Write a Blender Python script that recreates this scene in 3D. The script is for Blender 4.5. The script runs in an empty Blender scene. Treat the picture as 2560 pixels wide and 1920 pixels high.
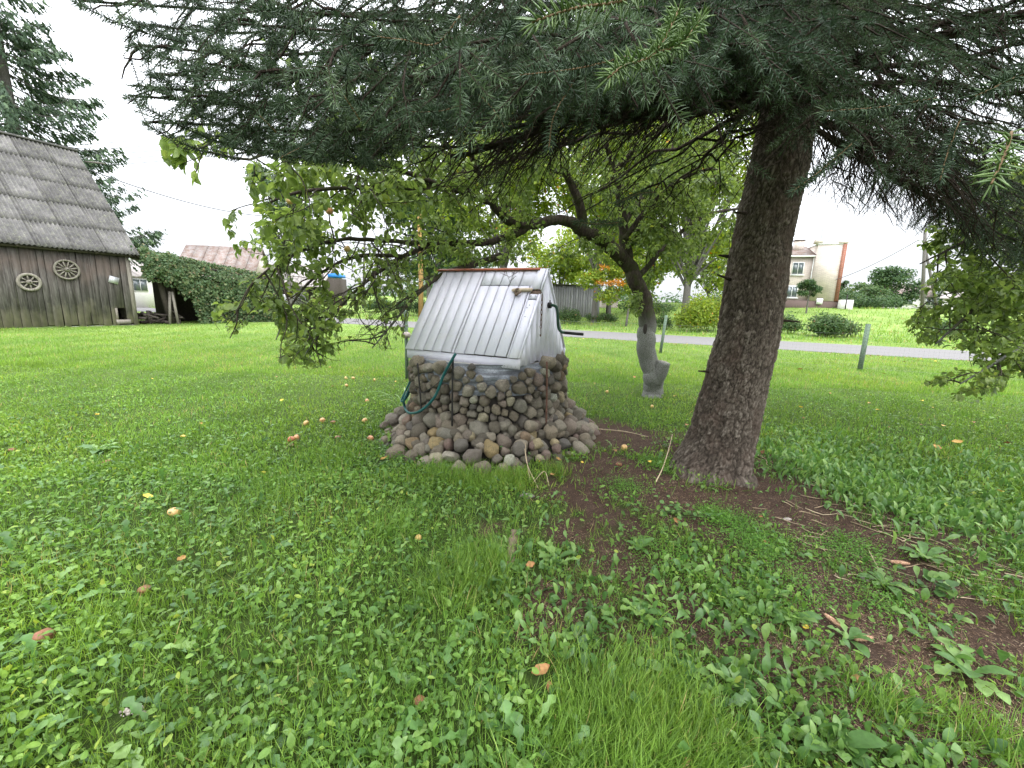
import bpy, math
import numpy as np
from mathutils import Matrix, Vector

rng = np.random.default_rng(7)
C = bpy.context.scene.collection
SC = bpy.context.scene

# ------------------------------------------------------------------ camera
FPX = 1050.0            # focal length in pixels of the 2560 px wide photograph
H = 1.5
_up = -np.array([-154.0, -5466.0, -FPX]); _up /= np.linalg.norm(_up)
_f = np.array([0, 0, -1.0]); _Y = _f - _up * (_f @ _up); _Y /= np.linalg.norm(_Y)
RC = np.array([np.cross(_Y, _up), _Y, _up])
CAMP = np.array([0, 0, H])

def ray(px, py):
    return RC @ np.array([px - 1280.0, -(py - 960.0), -FPX])

def W(px, py, y):
    """the point of the place at depth y (metres ahead) seen in direction px, py"""
    d = ray(px, py)
    return CAMP + d * (y / d[1])

def G(px, py, z=0.0):
    d = ray(px, py)
    return CAMP + d * ((z - H) / d[2])

def PJ(P):
    """photograph coordinates of world points (n,3)"""
    P = np.atleast_2d(P) - CAMP
    c = P @ RC
    w = np.where(-c[:, 2] > 0.05, -c[:, 2], np.nan)
    return np.stack([1280 + FPX * c[:, 0] / w, 960 - FPX * c[:, 1] / w], 1)

cam = bpy.data.cameras.new('camera')
cam.sensor_width = 36.0
cam.lens = 36.0 * FPX / 2560.0
cam.clip_start = 0.02
cam.clip_end = 3000.0
co = bpy.data.objects.new('camera', cam)
C.objects.link(co)
co.matrix_world = Matrix.Translation((0, 0, H)) @ Matrix(RC.tolist()).to_4x4()
SC.camera = co

# ------------------------------------------------------------------ overcast daylight
SUN_EL, SUN_AZ = math.radians(52), math.radians(150)
world = bpy.data.worlds.new('World')
SC.world = world
world.use_nodes = True
wt = world.node_tree
for n in list(wt.nodes):
    wt.nodes.remove(n)
wo = wt.nodes.new('ShaderNodeOutputWorld')
bg = wt.nodes.new('ShaderNodeBackground')
sky = wt.nodes.new('ShaderNodeTexSky')
sky.sky_type = 'NISHITA'
sky.sun_disc = False
sky.sun_elevation = SUN_EL
sky.sun_rotation = SUN_AZ
sky.dust_density = 3.0
# a closed cloud deck: luminance rises from the horizon to the zenith (CIE overcast sky)
tc = wt.nodes.new('ShaderNodeTexCoord')
sx = wt.nodes.new('ShaderNodeSeparateXYZ')
wt.links.new(tc.outputs['Generated'], sx.inputs[0])
mr = wt.nodes.new('ShaderNodeMapRange')
mr.inputs['From Min'].default_value = 0.0
mr.inputs['From Max'].default_value = 1.0
mr.inputs['To Min'].default_value = 4.7
mr.inputs['To Max'].default_value = 35.0
wt.links.new(sx.outputs['Z'], mr.inputs['Value'])
cn = wt.nodes.new('ShaderNodeTexNoise')
cn.inputs['Scale'].default_value = 1.6
cn.inputs['Detail'].default_value = 4
cm = wt.nodes.new('ShaderNodeMapRange')
cm.inputs['From Min'].default_value = 0.3
cm.inputs['From Max'].default_value = 0.7
cm.inputs['To Min'].default_value = 0.90
cm.inputs['To Max'].default_value = 1.10
wt.links.new(tc.outputs['Generated'], cn.inputs['Vector'])
wt.links.new(cn.outputs['Fac'], cm.inputs['Value'])
mu = wt.nodes.new('ShaderNodeMath'); mu.operation = 'MULTIPLY'
wt.links.new(mr.outputs[0], mu.inputs[0]); wt.links.new(cm.outputs[0], mu.inputs[1])
cb = wt.nodes.new('ShaderNodeVectorMath'); cb.operation = 'SCALE'
cb.inputs[0].default_value = (0.945, 0.98, 1.03)
wt.links.new(mu.outputs[0], cb.inputs['Scale'])
mx = wt.nodes.new('ShaderNodeMix'); mx.data_type = 'RGBA'
mx.inputs['Factor'].default_value = 0.93
wt.links.new(sky.outputs[0], mx.inputs[6]); wt.links.new(cb.outputs[0], mx.inputs[7])
bg.inputs['Strength'].default_value = 0.10
wt.links.new(mx.outputs[2], bg.inputs['Color'])
wt.links.new(bg.outputs[0], wo.inputs['Surface'])

sun = bpy.data.lights.new('sun', 'SUN')
sun.energy = 0.9
sun.angle = math.radians(40)
sun.color = (1.0, 0.97, 0.92)
so = bpy.data.objects.new('sun', sun)
C.objects.link(so)
so.rotation_euler = (math.pi / 2 - SUN_EL, 0, math.pi - SUN_AZ)

SC.view_settings.view_transform = 'Standard'
SC.view_settings.look = 'None'
SC.view_settings.exposure = 0.95
SC.view_settings.gamma = 1.0
SC.view_settings.use_curve_mapping = False
SC.render.engine = 'CYCLES'
SC.cycles.max_bounces = 6
SC.cycles.diffuse_bounces = 3
SC.cycles.transmission_bounces = 3
SC.cycles.use_denoising = True

# ------------------------------------------------------------------ helpers
ORG = {}

def unit(v):
    v = np.asarray(v, float)
    return v / (np.linalg.norm(v, axis=-1, keepdims=True) + 1e-12)

def meta(o, label=None, cat=None, group=None, kind=None):
    if label: o['label'] = label
    if cat: o['category'] = cat
    if group: o['group'] = group
    if kind: o['kind'] = kind
    return o

def thing(name, loc, label, cat, group=None):
    o = bpy.data.objects.new(name, None)
    o.empty_display_size = 0.1
    o.location = tuple(float(v) for v in loc)
    C.objects.link(o)
    ORG[o.name] = np.array(loc, float)
    return meta(o, label, cat, group)

def make_mesh(name, V, F3=None, F4=None, mat=None, smooth=False, rnd=None):
    V = np.asarray(V, np.float32)
    me = bpy.data.meshes.new(name)
    n3 = 0 if F3 is None else len(F3)
    n4 = 0 if F4 is None else len(F4)
    loops = []
    if n3: loops.append(np.asarray(F3, np.int32).ravel())
    if n4: loops.append(np.asarray(F4, np.int32).ravel())
    loops = np.concatenate(loops)
    me.vertices.add(len(V)); me.vertices.foreach_set('co', V.ravel())
    me.loops.add(len(loops)); me.loops.foreach_set('vertex_index', loops)
    me.polygons.add(n3 + n4)
    st = np.concatenate([np.arange(n3) * 3, n3 * 3 + np.arange(n4) * 4]).astype(np.int32)
    me.polygons.foreach_set('loop_start', st)
    if smooth:
        me.polygons.foreach_set('use_smooth', np.ones(n3 + n4, bool))
    me.update(calc_edges=True)
    if rnd is not None:
        a = me.attributes.new('rnd', 'FLOAT', 'POINT')
        a.data.foreach_set('value', np.asarray(rnd, np.float32))
    if mat: me.materials.append(mat)
    return me

def link(name, me, parent=None):
    o = bpy.data.objects.new(name, me)
    C.objects.link(o)
    if parent is not None: o.parent = parent
    return o

def obj(name, V, F3=None, F4=None, mat=None, parent=None, smooth=False, rnd=None):
    """mesh object from world coordinates; a child is stored relative to its thing's origin"""
    V = np.asarray(V, float)
    if parent is not None:
        org = ORG[parent.name]
        V = V - org
        me = make_mesh(name, V, F3, F4, mat, smooth, rnd)
        o = link(name, me, parent)
        ORG[o.name] = org
    else:
        org = np.array([V[:, 0].mean(), V[:, 1].mean(), V[:, 2].min()])
        me = make_mesh(name, V - org, F3, F4, mat, smooth, rnd)
        o = link(name, me)
        o.location = tuple(org)
        ORG[o.name] = org
    return o

class Acc:
    def __init__(s): s.V, s.F3, s.F4, s.R, s.n = [], [], [], [], 0
    def add(s, V, F3=None, F4=None, rnd=0.5):
        V = np.asarray(V, float)
        s.V.append(V)
        if F3 is not None and len(F3): s.F3.append(np.asarray(F3) + s.n)
        if F4 is not None and len(F4): s.F4.append(np.asarray(F4) + s.n)
        s.R.append(np.full(len(V), rnd) if np.isscalar(rnd) else np.asarray(rnd))
        s.n += len(V)
    def scatter(s, T, pos, rot, scale, rnd):
        """copies of template T=(V,F) (F 3 or 4 wide) at pos (n,3), rot (n,3,3) columns = axes, scale (n,) or (n,3)"""
        V, F = T
        n = len(pos)
        if n == 0: return
        scale = np.asarray(scale, float)
        if scale.ndim == 1: scale = scale[:, None] * np.ones(3)
        P = np.einsum('nij,nkj->nki', rot, V[None] * scale[:, None, :]) + pos[:, None, :]
        FF = (F[None] + (np.arange(n) * len(V))[:, None, None]).reshape(-1, F.shape[1])
        s.V.append(P.reshape(-1, 3))
        (s.F3 if F.shape[1] == 3 else s.F4).append(FF + s.n)
        s.R.append(np.repeat(rnd, len(V)))
        s.n += n * len(V)
    def build(s, name, mat, parent=None, smooth=False):
        V = np.concatenate(s.V)
        F3 = np.concatenate(s.F3) if s.F3 else None
        F4 = np.concatenate(s.F4) if s.F4 else None
        return obj(name, V, F3, F4, mat, parent, smooth, np.concatenate(s.R))

def frames(d, nrm):
    """columns x, y(=d), z near nrm"""
    y = unit(d)
    x = unit(np.cross(y, nrm))
    z = np.cross(x, y)
    return np.stack([x, y, z], -1)

def box_vf(c, ax, ay, az, sx_, sy_, sz_):
    """box centred c with unit axes and full sizes"""
    c = np.asarray(c, float)
    V = []
    for k in (-.5, .5):
        for j in (-.5, .5):
            for i in (-.5, .5):
                V.append(c + np.asarray(ax) * i * sx_ + np.asarray(ay) * j * sy_ + np.asarray(az) * k * sz_)
    F = [(0, 2, 3, 1), (4, 5, 7, 6), (0, 1, 5, 4), (2, 6, 7, 3), (0, 4, 6, 2), (1, 3, 7, 5)]
    return np.array(V), np.array(F)

EX, EY, EZ = np.eye(3)

def box(name, c, s, mat, parent=None, ax=EX, ay=EY, az=EZ, rnd=0.5):
    V, F = box_vf(c, ax, ay, az, *s)
    return obj(name, V, None, F, mat, parent, rnd=np.full(8, rnd))

def prism(name, poly, d, mat, parent=None, rnd=0.5):
    """planar polygon (n,3) extruded by vector d; fan faces"""
    poly = np.asarray(poly, float); n = len(poly); d = np.asarray(d, float)
    V = np.concatenate([poly, poly + d])
    F3 = [(0, i + 1, i) for i in range(1, n - 1)] + [(n, n + i, n + i + 1) for i in range(1, n - 1)]
    F4 = [(i, (i + 1) % n, n + (i + 1) % n, n + i) for i in range(n)]
    return obj(name, V, F3, F4, mat, parent, rnd=np.full(2 * n, rnd))

def tube_vf(P, r, sides=6, cap=True):
    P = np.asarray(P, float); n = len(P)
    r = np.full(n, float(r)) if np.isscalar(r) else np.asarray(r, float)
    T = np.gradient(P, axis=0); T = unit(T)
    up = np.where(np.abs(T[:, 2:3]) > 0.9, EX, EZ) if n < 3 else None
    X = np.empty_like(P)
    ref = EZ if abs(T[0, 2]) < 0.9 else EX
    x = unit(np.cross(T[0], ref))
    for i in range(n):
        x = x - T[i] * (x @ T[i]); x = x / (np.linalg.norm(x) + 1e-9)
        X[i] = x
    Yv = np.cross(T, X)
    a = np.arange(sides) / sides * 2 * np.pi
    V = P[:, None] + r[:, None, None] * (np.cos(a)[None, :, None] * X[:, None] + np.sin(a)[None, :, None] * Yv[:, None])
    V = V.reshape(-1, 3)
    i = np.arange(n - 1)[:, None] * sides; j = np.arange(sides)[None]; k = (j + 1) % sides
    F4 = np.stack([i + j, i + k, i + sides + k, i + sides + j], -1).reshape(-1, 4)
    F3 = np.zeros((0, 3), int)
    if cap:
        V = np.concatenate([V, P[:1], P[-1:]])
        m = n * sides
        jj = np.arange(sides); kk = (jj + 1) % sides
        F3 = np.concatenate([np.stack([np.full(sides, m), kk, jj], 1),
                             np.stack([np.full(sides, m + 1), m - sides + jj, m - sides + kk], 1)])
    return V, F3, F4

def tube(name, P, r, mat, parent=None, sides=8, rnd=0.5):
    V, F3, F4 = tube_vf(P, r, sides)
    return obj(name, V, F3, F4, mat, parent, smooth=True, rnd=np.full(len(V), rnd))

def smooth_path(P, n=24):
    """Catmull-Rom through the rows of P (any width)"""
    P = np.asarray(P, float)
    Q = np.concatenate([P[:1] * 2 - P[1:2], P, P[-1:] * 2 - P[-2:-1]])
    out = []
    m = len(P) - 1
    for t in np.linspace(0, m, n):
        i = min(int(t), m - 1); u = t - i
        p0, p1, p2, p3 = Q[i], Q[i + 1], Q[i + 2], Q[i + 3]
        out.append(0.5 * (2 * p1 + (p2 - p0) * u + (2 * p0 - 5 * p1 + 4 * p2 - p3) * u * u + (3 * p1 - p0 - 3 * p2 + p3) * u ** 3))
    return np.array(out)

_ns = np.random.default_rng(3)
_K = _ns.normal(size=(12, 3)); _PH = _ns.uniform(0, 6.28, (12, 12))
def sn(P, f=1.0, s=0):
    """smooth pseudo noise about -1..1 at points (n,2|3)"""
    P = np.asarray(P, float)
    out = 0
    for k in range(7):
        kk = _K[(k + s * 3) % 12][:P.shape[-1]]
        out = out + np.sin((P @ kk) * f * (1 + 0.37 * k) + _PH[k, s % 12]) / (1 + 0.25 * k)
    return out / 2.6

def ico(sub):
    t = (1 + 5 ** .5) / 2
    V = [(-1, t, 0), (1, t, 0), (-1, -t, 0), (1, -t, 0), (0, -1, t), (0, 1, t), (0, -1, -t), (0, 1, -t), (t, 0, -1), (t, 0, 1), (-t, 0, -1), (-t, 0, 1)]
    F = [(0, 11, 5), (0, 5, 1), (0, 1, 7), (0, 7, 10), (0, 10, 11), (1, 5, 9), (5, 11, 4), (11, 10, 2), (10, 7, 6), (7, 1, 8),
         (3, 9, 4), (3, 4, 2), (3, 2, 6), (3, 6, 8), (3, 8, 9), (4, 9, 5), (2, 4, 11), (6, 2, 10), (8, 6, 7), (9, 8, 1)]
    V = [tuple(unit(np.array(v, float))) for v in V]
    for _ in range(sub):
        mid = {}; F2 = []
        def m(a, b):
            k = (min(a, b), max(a, b))
            if k not in mid:
                V.append(tuple(unit((np.array(V[a]) + np.array(V[b])) / 2))); mid[k] = len(V) - 1
            return mid[k]
        for a, b, c in F:
            x, y, z = m(a, b), m(b, c), m(c, a)
            F2 += [(a, x, z), (b, y, x), (c, z, y), (x, y, z)]
        F = F2
    return np.array(V), np.array(F)
ICO1, ICO2, ICO3 = ico(1), ico(2), ico(3)
# ------------------------------------------------------------------ materials
class NT:
    def __init__(s, name):
        s.m = bpy.data.materials.new(name); s.m.use_nodes = True
        s.t = s.m.node_tree
        for n in list(s.t.nodes): s.t.nodes.remove(n)
        s.out = s.t.nodes.new('ShaderNodeOutputMaterial')
    def n(s, typ, props=None, **inp):
        nd = s.t.nodes.new('ShaderNode' + typ)
        for k, v in (props or {}).items(): setattr(nd, k, v)
        for k, v in inp.items():
            s.set(nd, k.replace('_', ' ') if k.replace('_', ' ') in nd.inputs else k, v)
        return nd
    def set(s, nd, key, v):
        i = nd.inputs[key]
        if isinstance(v, bpy.types.NodeSocket): s.t.links.new(v, i)
        elif isinstance(v, bpy.types.Node): s.t.links.new(v.outputs[0], i)
        else:
            if hasattr(v, '__len__') and len(v) == 3 and i.type == 'RGBA': v = (*v, 1)
            i.default_value = v
    def ramp(s, fac, stops):
        nd = s.t.nodes.new('ShaderNodeValToRGB')
        el = nd.color_ramp.elements
        while len(el) < len(stops): el.new(0.5)
        for e, (p, c) in zip(el, stops):
            e.position = p; e.color = (*c, 1)
        s.t.links.new(fac if isinstance(fac, bpy.types.NodeSocket) else fac.outputs[0], nd.inputs[0])
        return nd.outputs[0]
    def mix(s, f, a, b, mode='MIX'):
        nd = s.t.nodes.new('ShaderNodeMix'); nd.data_type = 'RGBA'; nd.blend_type = mode
        s.set(nd, 0, f); s.set(nd, 6, a); s.set(nd, 7, b)
        return nd.outputs[2]
    def math(s, op, a, b=0.0, c=None):
        nd = s.t.nodes.new('ShaderNodeMath'); nd.operation = op
        s.set(nd, 0, a); s.set(nd, 1, b)
        if c is not None: s.set(nd, 2, c)
        return nd.outputs[0]
    def mr(s, v, a, b, c=0.0, d=1.0):
        nd = s.n('MapRange'); s.set(nd, 'Value', v)
        for k, x in zip(('From Min', 'From Max', 'To Min', 'To Max'), (a, b, c, d)): nd.inputs[k].default_value = x
        return nd.outputs[0]
    def pos(s, scale=(1, 1, 1)):
        g = s.n('NewGeometry'); mp = s.n('Mapping')
        s.t.links.new(g.outputs['Position'], mp.inputs[0]); mp.inputs['Scale'].default_value = scale
        return mp.outputs[0]
    def ob(s, scale=(1, 1, 1)):
        g = s.n('TexCoord'); mp = s.n('Mapping')
        s.t.links.new(g.outputs['Object'], mp.inputs[0]); mp.inputs['Scale'].default_value = scale
        return mp.outputs[0]
    def noise(s, vec, scale, detail=4, rough=0.6):
        return s.n('TexNoise', Vector=vec, Scale=scale, Detail=detail, Roughness=rough).outputs['Fac']
    def rnd(s):
        return s.n('Attribute', dict(attribute_name='rnd')).outputs['Fac']
    def rand(s):
        return s.n('ObjectInfo').outputs['Random']
    def bump(s, h, strength=0.4, dist=0.01):
        return s.n('Bump', Height=h, Strength=strength, Distance=dist).outputs[0]
    def pr(s, col, rough=0.8, normal=None, spec=0.3, metal=0.0):
        p = s.n('BsdfPrincipled')
        s.set(p, 'Base Color', col); s.set(p, 'Roughness', rough)
        p.inputs['Specular IOR Level'].default_value = spec
        p.inputs['Metallic'].default_value = metal
        if normal is not None: s.set(p, 'Normal', normal)
        return p.outputs[0]
    def done(s, sh):
        s.t.links.new(sh, s.out.inputs['Surface']); return s.m

def leaf_mat(name, stops, patch=None, pscale=0.6, rough=0.5, trans=0.35, tcol=1.6, spec=0.35, fine=40.0):
    t = NT(name)
    c = t.ramp(t.rnd(), stops)
    if patch is not None:
        f = t.mr(t.noise(t.pos(), pscale, 3), 0.38, 0.62)
        c = t.mix(t.math('MULTIPLY', f, 0.75), c, t.mix(1.0, c, patch, 'MULTIPLY'))
    v = t.math('MULTIPLY', t.mr(t.noise(t.pos(), fine, 2), 0.3, 0.7, 0.8, 1.2), t.mr(t.noise(t.pos(), 1.1, 4, .6), .35, .65, .84, 1.16))
    hs = t.n('HueSaturation', Color=c, Value=v).outputs[0]
    p = t.pr(hs, rough, spec=spec)
    tb = t.n('HueSaturation', Color=hs, Value=tcol, Saturation=1.1, Hue=0.49).outputs[0]
    tr = t.n('BsdfTranslucent', Color=tb).outputs[0]
    mx_ = t.n('MixShader'); t.set(mx_, 0, trans); t.set(mx_, 1, p); t.set(mx_, 2, tr)
    return t.done(mx_.outputs[0])

def mat_plain(name, col, rough=0.7, nscale=30, amt=0.25, metal=0.0, spec=0.3, bump=0.0):
    t = NT(name)
    nz = t.noise(t.ob(), nscale, 5)
    c = t.n('HueSaturation', Color=(*col, 1), Value=t.mr(nz, 0.25, 0.75, 1 - amt, 1 + amt)).outputs[0]
    nm = t.bump(nz, bump, 0.01) if bump else None
    return t.done(t.pr(c, rough, nm, spec, metal))

MT = {}
MT['grass'] = leaf_mat('grass_blades', [(0, (.075, .155, .026)), (.5, (.135, .25, .042)), (.85, (.20, .335, .066)), (.97, (.24, .31, .07)), (1, (.34, .30, .13))],
                       patch=(1.25, 1.08, .9), pscale=0.45, rough=.45)
MT['clover'] = leaf_mat('clover_leaves', [(0, (.045, .105, .02)), (.5, (.095, .195, .036)), (.92, (.15, .275, .06)), (1, (.22, .30, .055))],
                        patch=(1.3, 1.1, .9), pscale=0.5, rough=.5, spec=.3)
MT['broad'] = leaf_mat('broad_weed_leaves', [(0, (.055, .125, .032)), (.6, (.10, .20, .05)), (1, (.19, .30, .08))], rough=.42, spec=.45)
MT['chick'] = leaf_mat('chickweed_leaves', [(0, (.06, .15, .02)), (1, (.13, .27, .04))], rough=.5)
MT['apple'] = leaf_mat('apple_leaves', [(0, (.07, .115, .028)), (.5, (.15, .215, .052)), (.86, (.22, .285, .08)), (.94, (.25, .29, .05)), (.985, (.42, .34, .05)), (1, (.26, .12, .04))],
                       rough=.45, spec=.35, trans=.45)
MT['spruce'] = leaf_mat('spruce_needles', [(0, (.022, .042, .021)), (.6, (.044, .076, .040)), (1, (.09, .135, .072))], rough=.55, trans=.15, spec=.25, patch=(1.12, 1.03, .85), pscale=1.2)
MT['spruce_near'] = leaf_mat('spruce_needles_new_growth', [(0, (.08, .14, .045)), (1, (.18, .27, .085))], rough=.45, trans=.2, spec=.4)
MT['fir_far'] = leaf_mat('far_conifer_sprays', [(0, (.03, .055, .03)), (.6, (.055, .095, .05)), (1, (.10, .15, .07))], rough=.7, trans=.15)
MT['maple'] = leaf_mat('background_tree_leaves', [(0, (.10, .16, .025)), (.5, (.19, .265, .035)), (.85, (.28, .34, .045)), (.95, (.32, .32, .05)), (1, (.5, .22, .04))], rough=.6, trans=.45)
MT['dark_tree'] = leaf_mat('far_tree_leaves', [(0, (.03, .065, .03)), (.6, (.06, .11, .04)), (1, (.11, .16, .05))], rough=.7, trans=.25)
MT['bush'] = leaf_mat('bush_leaves', [(0, (.035, .075, .025)), (.6, (.065, .12, .035)), (.9, (.11, .16, .05)), (1, (.2, .13, .06))], rough=.6, trans=.25)
MT['vine'] = leaf_mat('vine_leaves', [(0, (.035, .075, .03)), (.5, (.065, .11, .04)), (.8, (.11, .14, .055)), (1, (.22, .15, .08))], rough=.6, trans=.2)
MT['orange_leaf'] = leaf_mat('orange_leaves', [(0, (.42, .19, .03)), (1, (.58, .30, .05))], rough=.6, trans=.4)
MT['dead'] = leaf_mat('fallen_leaves', [(0, (.16, .07, .03)), (.5, (.34, .18, .07)), (.8, (.5, .33, .1)), (1, (.65, .45, .07))], rough=.7, trans=.1)
MT['yellow_leaf'] = leaf_mat('yellow_fallen_leaf', [(0, (.6, .4, .05)), (1, (.7, .5, .08))], rough=.6, trans=.15)
MT['flower_leaf'] = leaf_mat('strap_leaves', [(0, (.10, .2, .06)), (.8, (.2, .3, .1)), (1, (.4, .36, .18))], rough=.5)
MT['dry_stem'] = leaf_mat('dry_stems', [(0, (.3, .22, .14)), (1, (.55, .45, .30))], rough=.8, trans=.0)

def m_ground():
    t = NT('soil_and_turf')
    p = t.pos()
    a = t.noise(p, 9, 6, .7); b = t.noise(p, 120, 5, .7); w = t.noise(p, .35, 3)
    bare = t.n('Attribute', dict(attribute_name='rnd')).outputs['Fac']
    soil = t.ramp(b, [(.25, (.022, .014, .011)), (.5, (.066, .043, .032)), (.7, (.13, .088, .066)), (.85, (.25, .18, .14))])
    soil = t.mix(t.mr(a, .4, .65), soil, t.mix(1.0, soil, (.7, .66, .62, 1), 'MULTIPLY'))
    turf = t.ramp(a, [(.3, (.028, .045, .012)), (.6, (.05, .08, .018)), (.8, (.085, .115, .03))])  # near turf darkened: shade between the leaves is put into its colour
    far = t.ramp(w, [(.35, (.15, .22, .055)), (.55, (.21, .29, .08)), (.7, (.27, .34, .11))])
    ln = t.n('VectorMath', dict(operation='LENGTH')); t.set(ln, 0, p)
    far = t.mix(t.mr(b, .3, .7, .0, .35), far, (.07, .13, .02, 1))
    turf = t.mix(t.mr(ln.outputs['Value'], 6, 24), turf, far)
    c = t.mix(t.mr(bare, .15, .5), turf, soil)
    return t.done(t.pr(c, .95, t.bump(b, .8, .02), .1))
MT['ground'] = m_ground()

def m_road():
    t = NT('worn_asphalt')
    p = t.pos()
    a = t.noise(p, 260, 4, .8); b = t.noise(p, .9, 5)
    c = t.ramp(a, [(.3, (.12, .115, .115)), (.6, (.18, .172, .17)), (.8, (.23, .22, .215))])
    c = t.mix(t.mr(b, .4, .7, 0, .3), c, (.18, .168, .158, 1))
    return t.done(t.pr(c, .9, t.bump(a, .4, .005), .15))
MT['road'] = m_road()

def m_stone():
    t = NT('field_stone')
    r = t.rnd()
    p = t.ob()
    base = t.ramp(r, [(0, (.09, .078, .06)), (.14, (.16, .135, .10)), (.28, (.23, .19, .135)), (.42, (.17, .16, .13)), (.52, (.27, .23, .17)),
                      (.62, (.11, .10, .088)), (.74, (.20, .16, .125)), (.84, (.30, .27, .215)), (.91, (.17, .115, .095)), (.96, (.27, .205, .10)), (1, (.36, .36, .29))])
    off = t.n('VectorMath', dict(operation='ADD')); t.set(off, 0, p)
    cx = t.n('CombineXYZ'); t.set(cx, 0, t.math('MULTIPLY', r, 91.0)); t.set(cx, 1, t.math('MULTIPLY', r, 37.0))
    t.set(off, 1, cx.outputs[0])
    g = t.noise(off.outputs[0], 160, 6, .85); l = t.noise(off.outputs[0], 22, 5, .7)
    c = t.n('HueSaturation', Color=base, Value=t.mr(g, .32, .68, .45, 1.6)).outputs[0]
    c = t.mix(t.mr(l, .52, .68, 0, .55), c, (.115, .115, .075, 1))
    l2 = t.noise(off.outputs[0], 55, 4, .8)
    c = t.mix(t.mr(l2, .66, .72, 0, .5), c, (.42, .42, .36, 1))
    h = t.math('ADD', g, t.math('MULTIPLY', l, 2.0))
    return t.done(t.pr(c, .85, t.bump(h, 1.0, .012), .25))
MT['stone'] = m_stone()

def m_paint():
    t = NT('weathered_white_boards')
    p = t.ob()
    a = t.noise(t.ob((1, 1, 1)), 14, 5); f = t.noise(p, 170, 3, .7); d = t.noise(p, 3.0, 4)
    c = t.ramp(a, [(.3, (.70, .69, .785)), (.55, (.725, .715, .80)), (.75, (.735, .72, .785))])
    c = t.mix(t.mr(d, .55, .75, 0, .35), c, (.66, .62, .55, 1))
    c = t.n('HueSaturation', Color=c, Value=t.mr(t.rand(), 0, 1, .96, 1.03)).outputs[0]
    s = t.math('MULTIPLY', t.mr(t.noise(p, 75, 2), .70, .73), t.mr(t.noise(p, 6, 3), .42, .55))
    c = t.mix(s, c, (.10, .085, .06, 1))
    return t.done(t.pr(c, .72, t.bump(a, .12, .004), .2))
MT['paint'] = m_paint()
MT['paint_old'] = mat_plain('flaking_painted_wood', (.50, .40, .30), .8, 18, .5)
MT['bark_brown'] = mat_plain('bare_brown_wood', (.17, .12, .09), .9, 25, .4)
MT['rust'] = mat_plain('rusty_iron', (.13, .07, .05), .85, 60, .6, metal=.2)
MT['iron'] = mat_plain('dark_iron', (.035, .033, .032), .55, 60, .4, metal=.6)
MT['green_paint'] = mat_plain('dark_green_enamel', (.012, .05, .028), .35, 30, .3)
MT['hose'] = mat_plain('green_rubber_hose', (.012, .085, .085), .4, 30, .3)
MT['cable'] = mat_plain('black_cable', (.02, .02, .022), .5)
MT['red_strip'] = mat_plain('faded_red_strip', (.36, .11, .06), .6, 25, .35)
MT['dark'] = mat_plain('dark_earth_and_hollow_shade', (.035, .03, .025), .95)  # earth, and the painted shade of gaps and holes
MT['dark_wood'] = mat_plain('old_dark_timber', (.06, .05, .042), .95, 12, .4)
MT['white'] = mat_plain('white_plaster', (.62, .60, .56), .9, 6, .08)
MT['white_trim'] = mat_plain('white_window_frame', (.78, .78, .78), .5, 6, .05)
MT['ceramic'] = mat_plain('white_porcelain', (.8, .8, .8), .3)
MT['post_green'] = mat_plain('peeling_green_post', (.10, .14, .10), .85, 30, .6)
MT['wire'] = mat_plain('galvanised_wire', (.25, .26, .26), .5, metal=.5)
MT['line'] = mat_plain('overhead_line', (.06, .06, .07), .6)
MT['blue'] = mat_plain('blue_tarpaulin', (.03, .2, .6), .5)
MT['car_green'] = mat_plain('green_bodywork', (.02, .12, .06), .3, spec=.5)
MT['grey_metal'] = mat_plain('dull_grey_drum', (.42, .42, .44), .5, 10, .2, metal=.3)
MT['foundation'] = mat_plain('brown_foundation', (.12, .085, .075), .9)
MT['slug'] = mat_plain('brown_rot', (.2, .085, .045), .55, 40, .4)
MT['dropping'] = mat_plain('pale_grit', (.30, .26, .23), .9, 80, .5)
MT['concrete'] = mat_plain('grey_concrete', (.33, .32, .30), .9, 12, .2)

def m_glass():
    t = NT('window_glass')
    return t.done(t.pr((.10, .12, .13, 1), .08, spec=.8))
MT['glass'] = m_glass()

def m_sheet():
    t = NT('grey_plastic_sheet')
    a = t.noise(t.ob((1, 1, 6)), 6, 5)
    c = t.ramp(a, [(.35, (.09, .095, .105)), (.52, (.17, .185, .21)), (.66, (.34, .36, .39))])
    return t.done(t.pr(c, .45, t.bump(a, .5, .02), .4))
MT['sheet'] = m_sheet()

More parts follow.
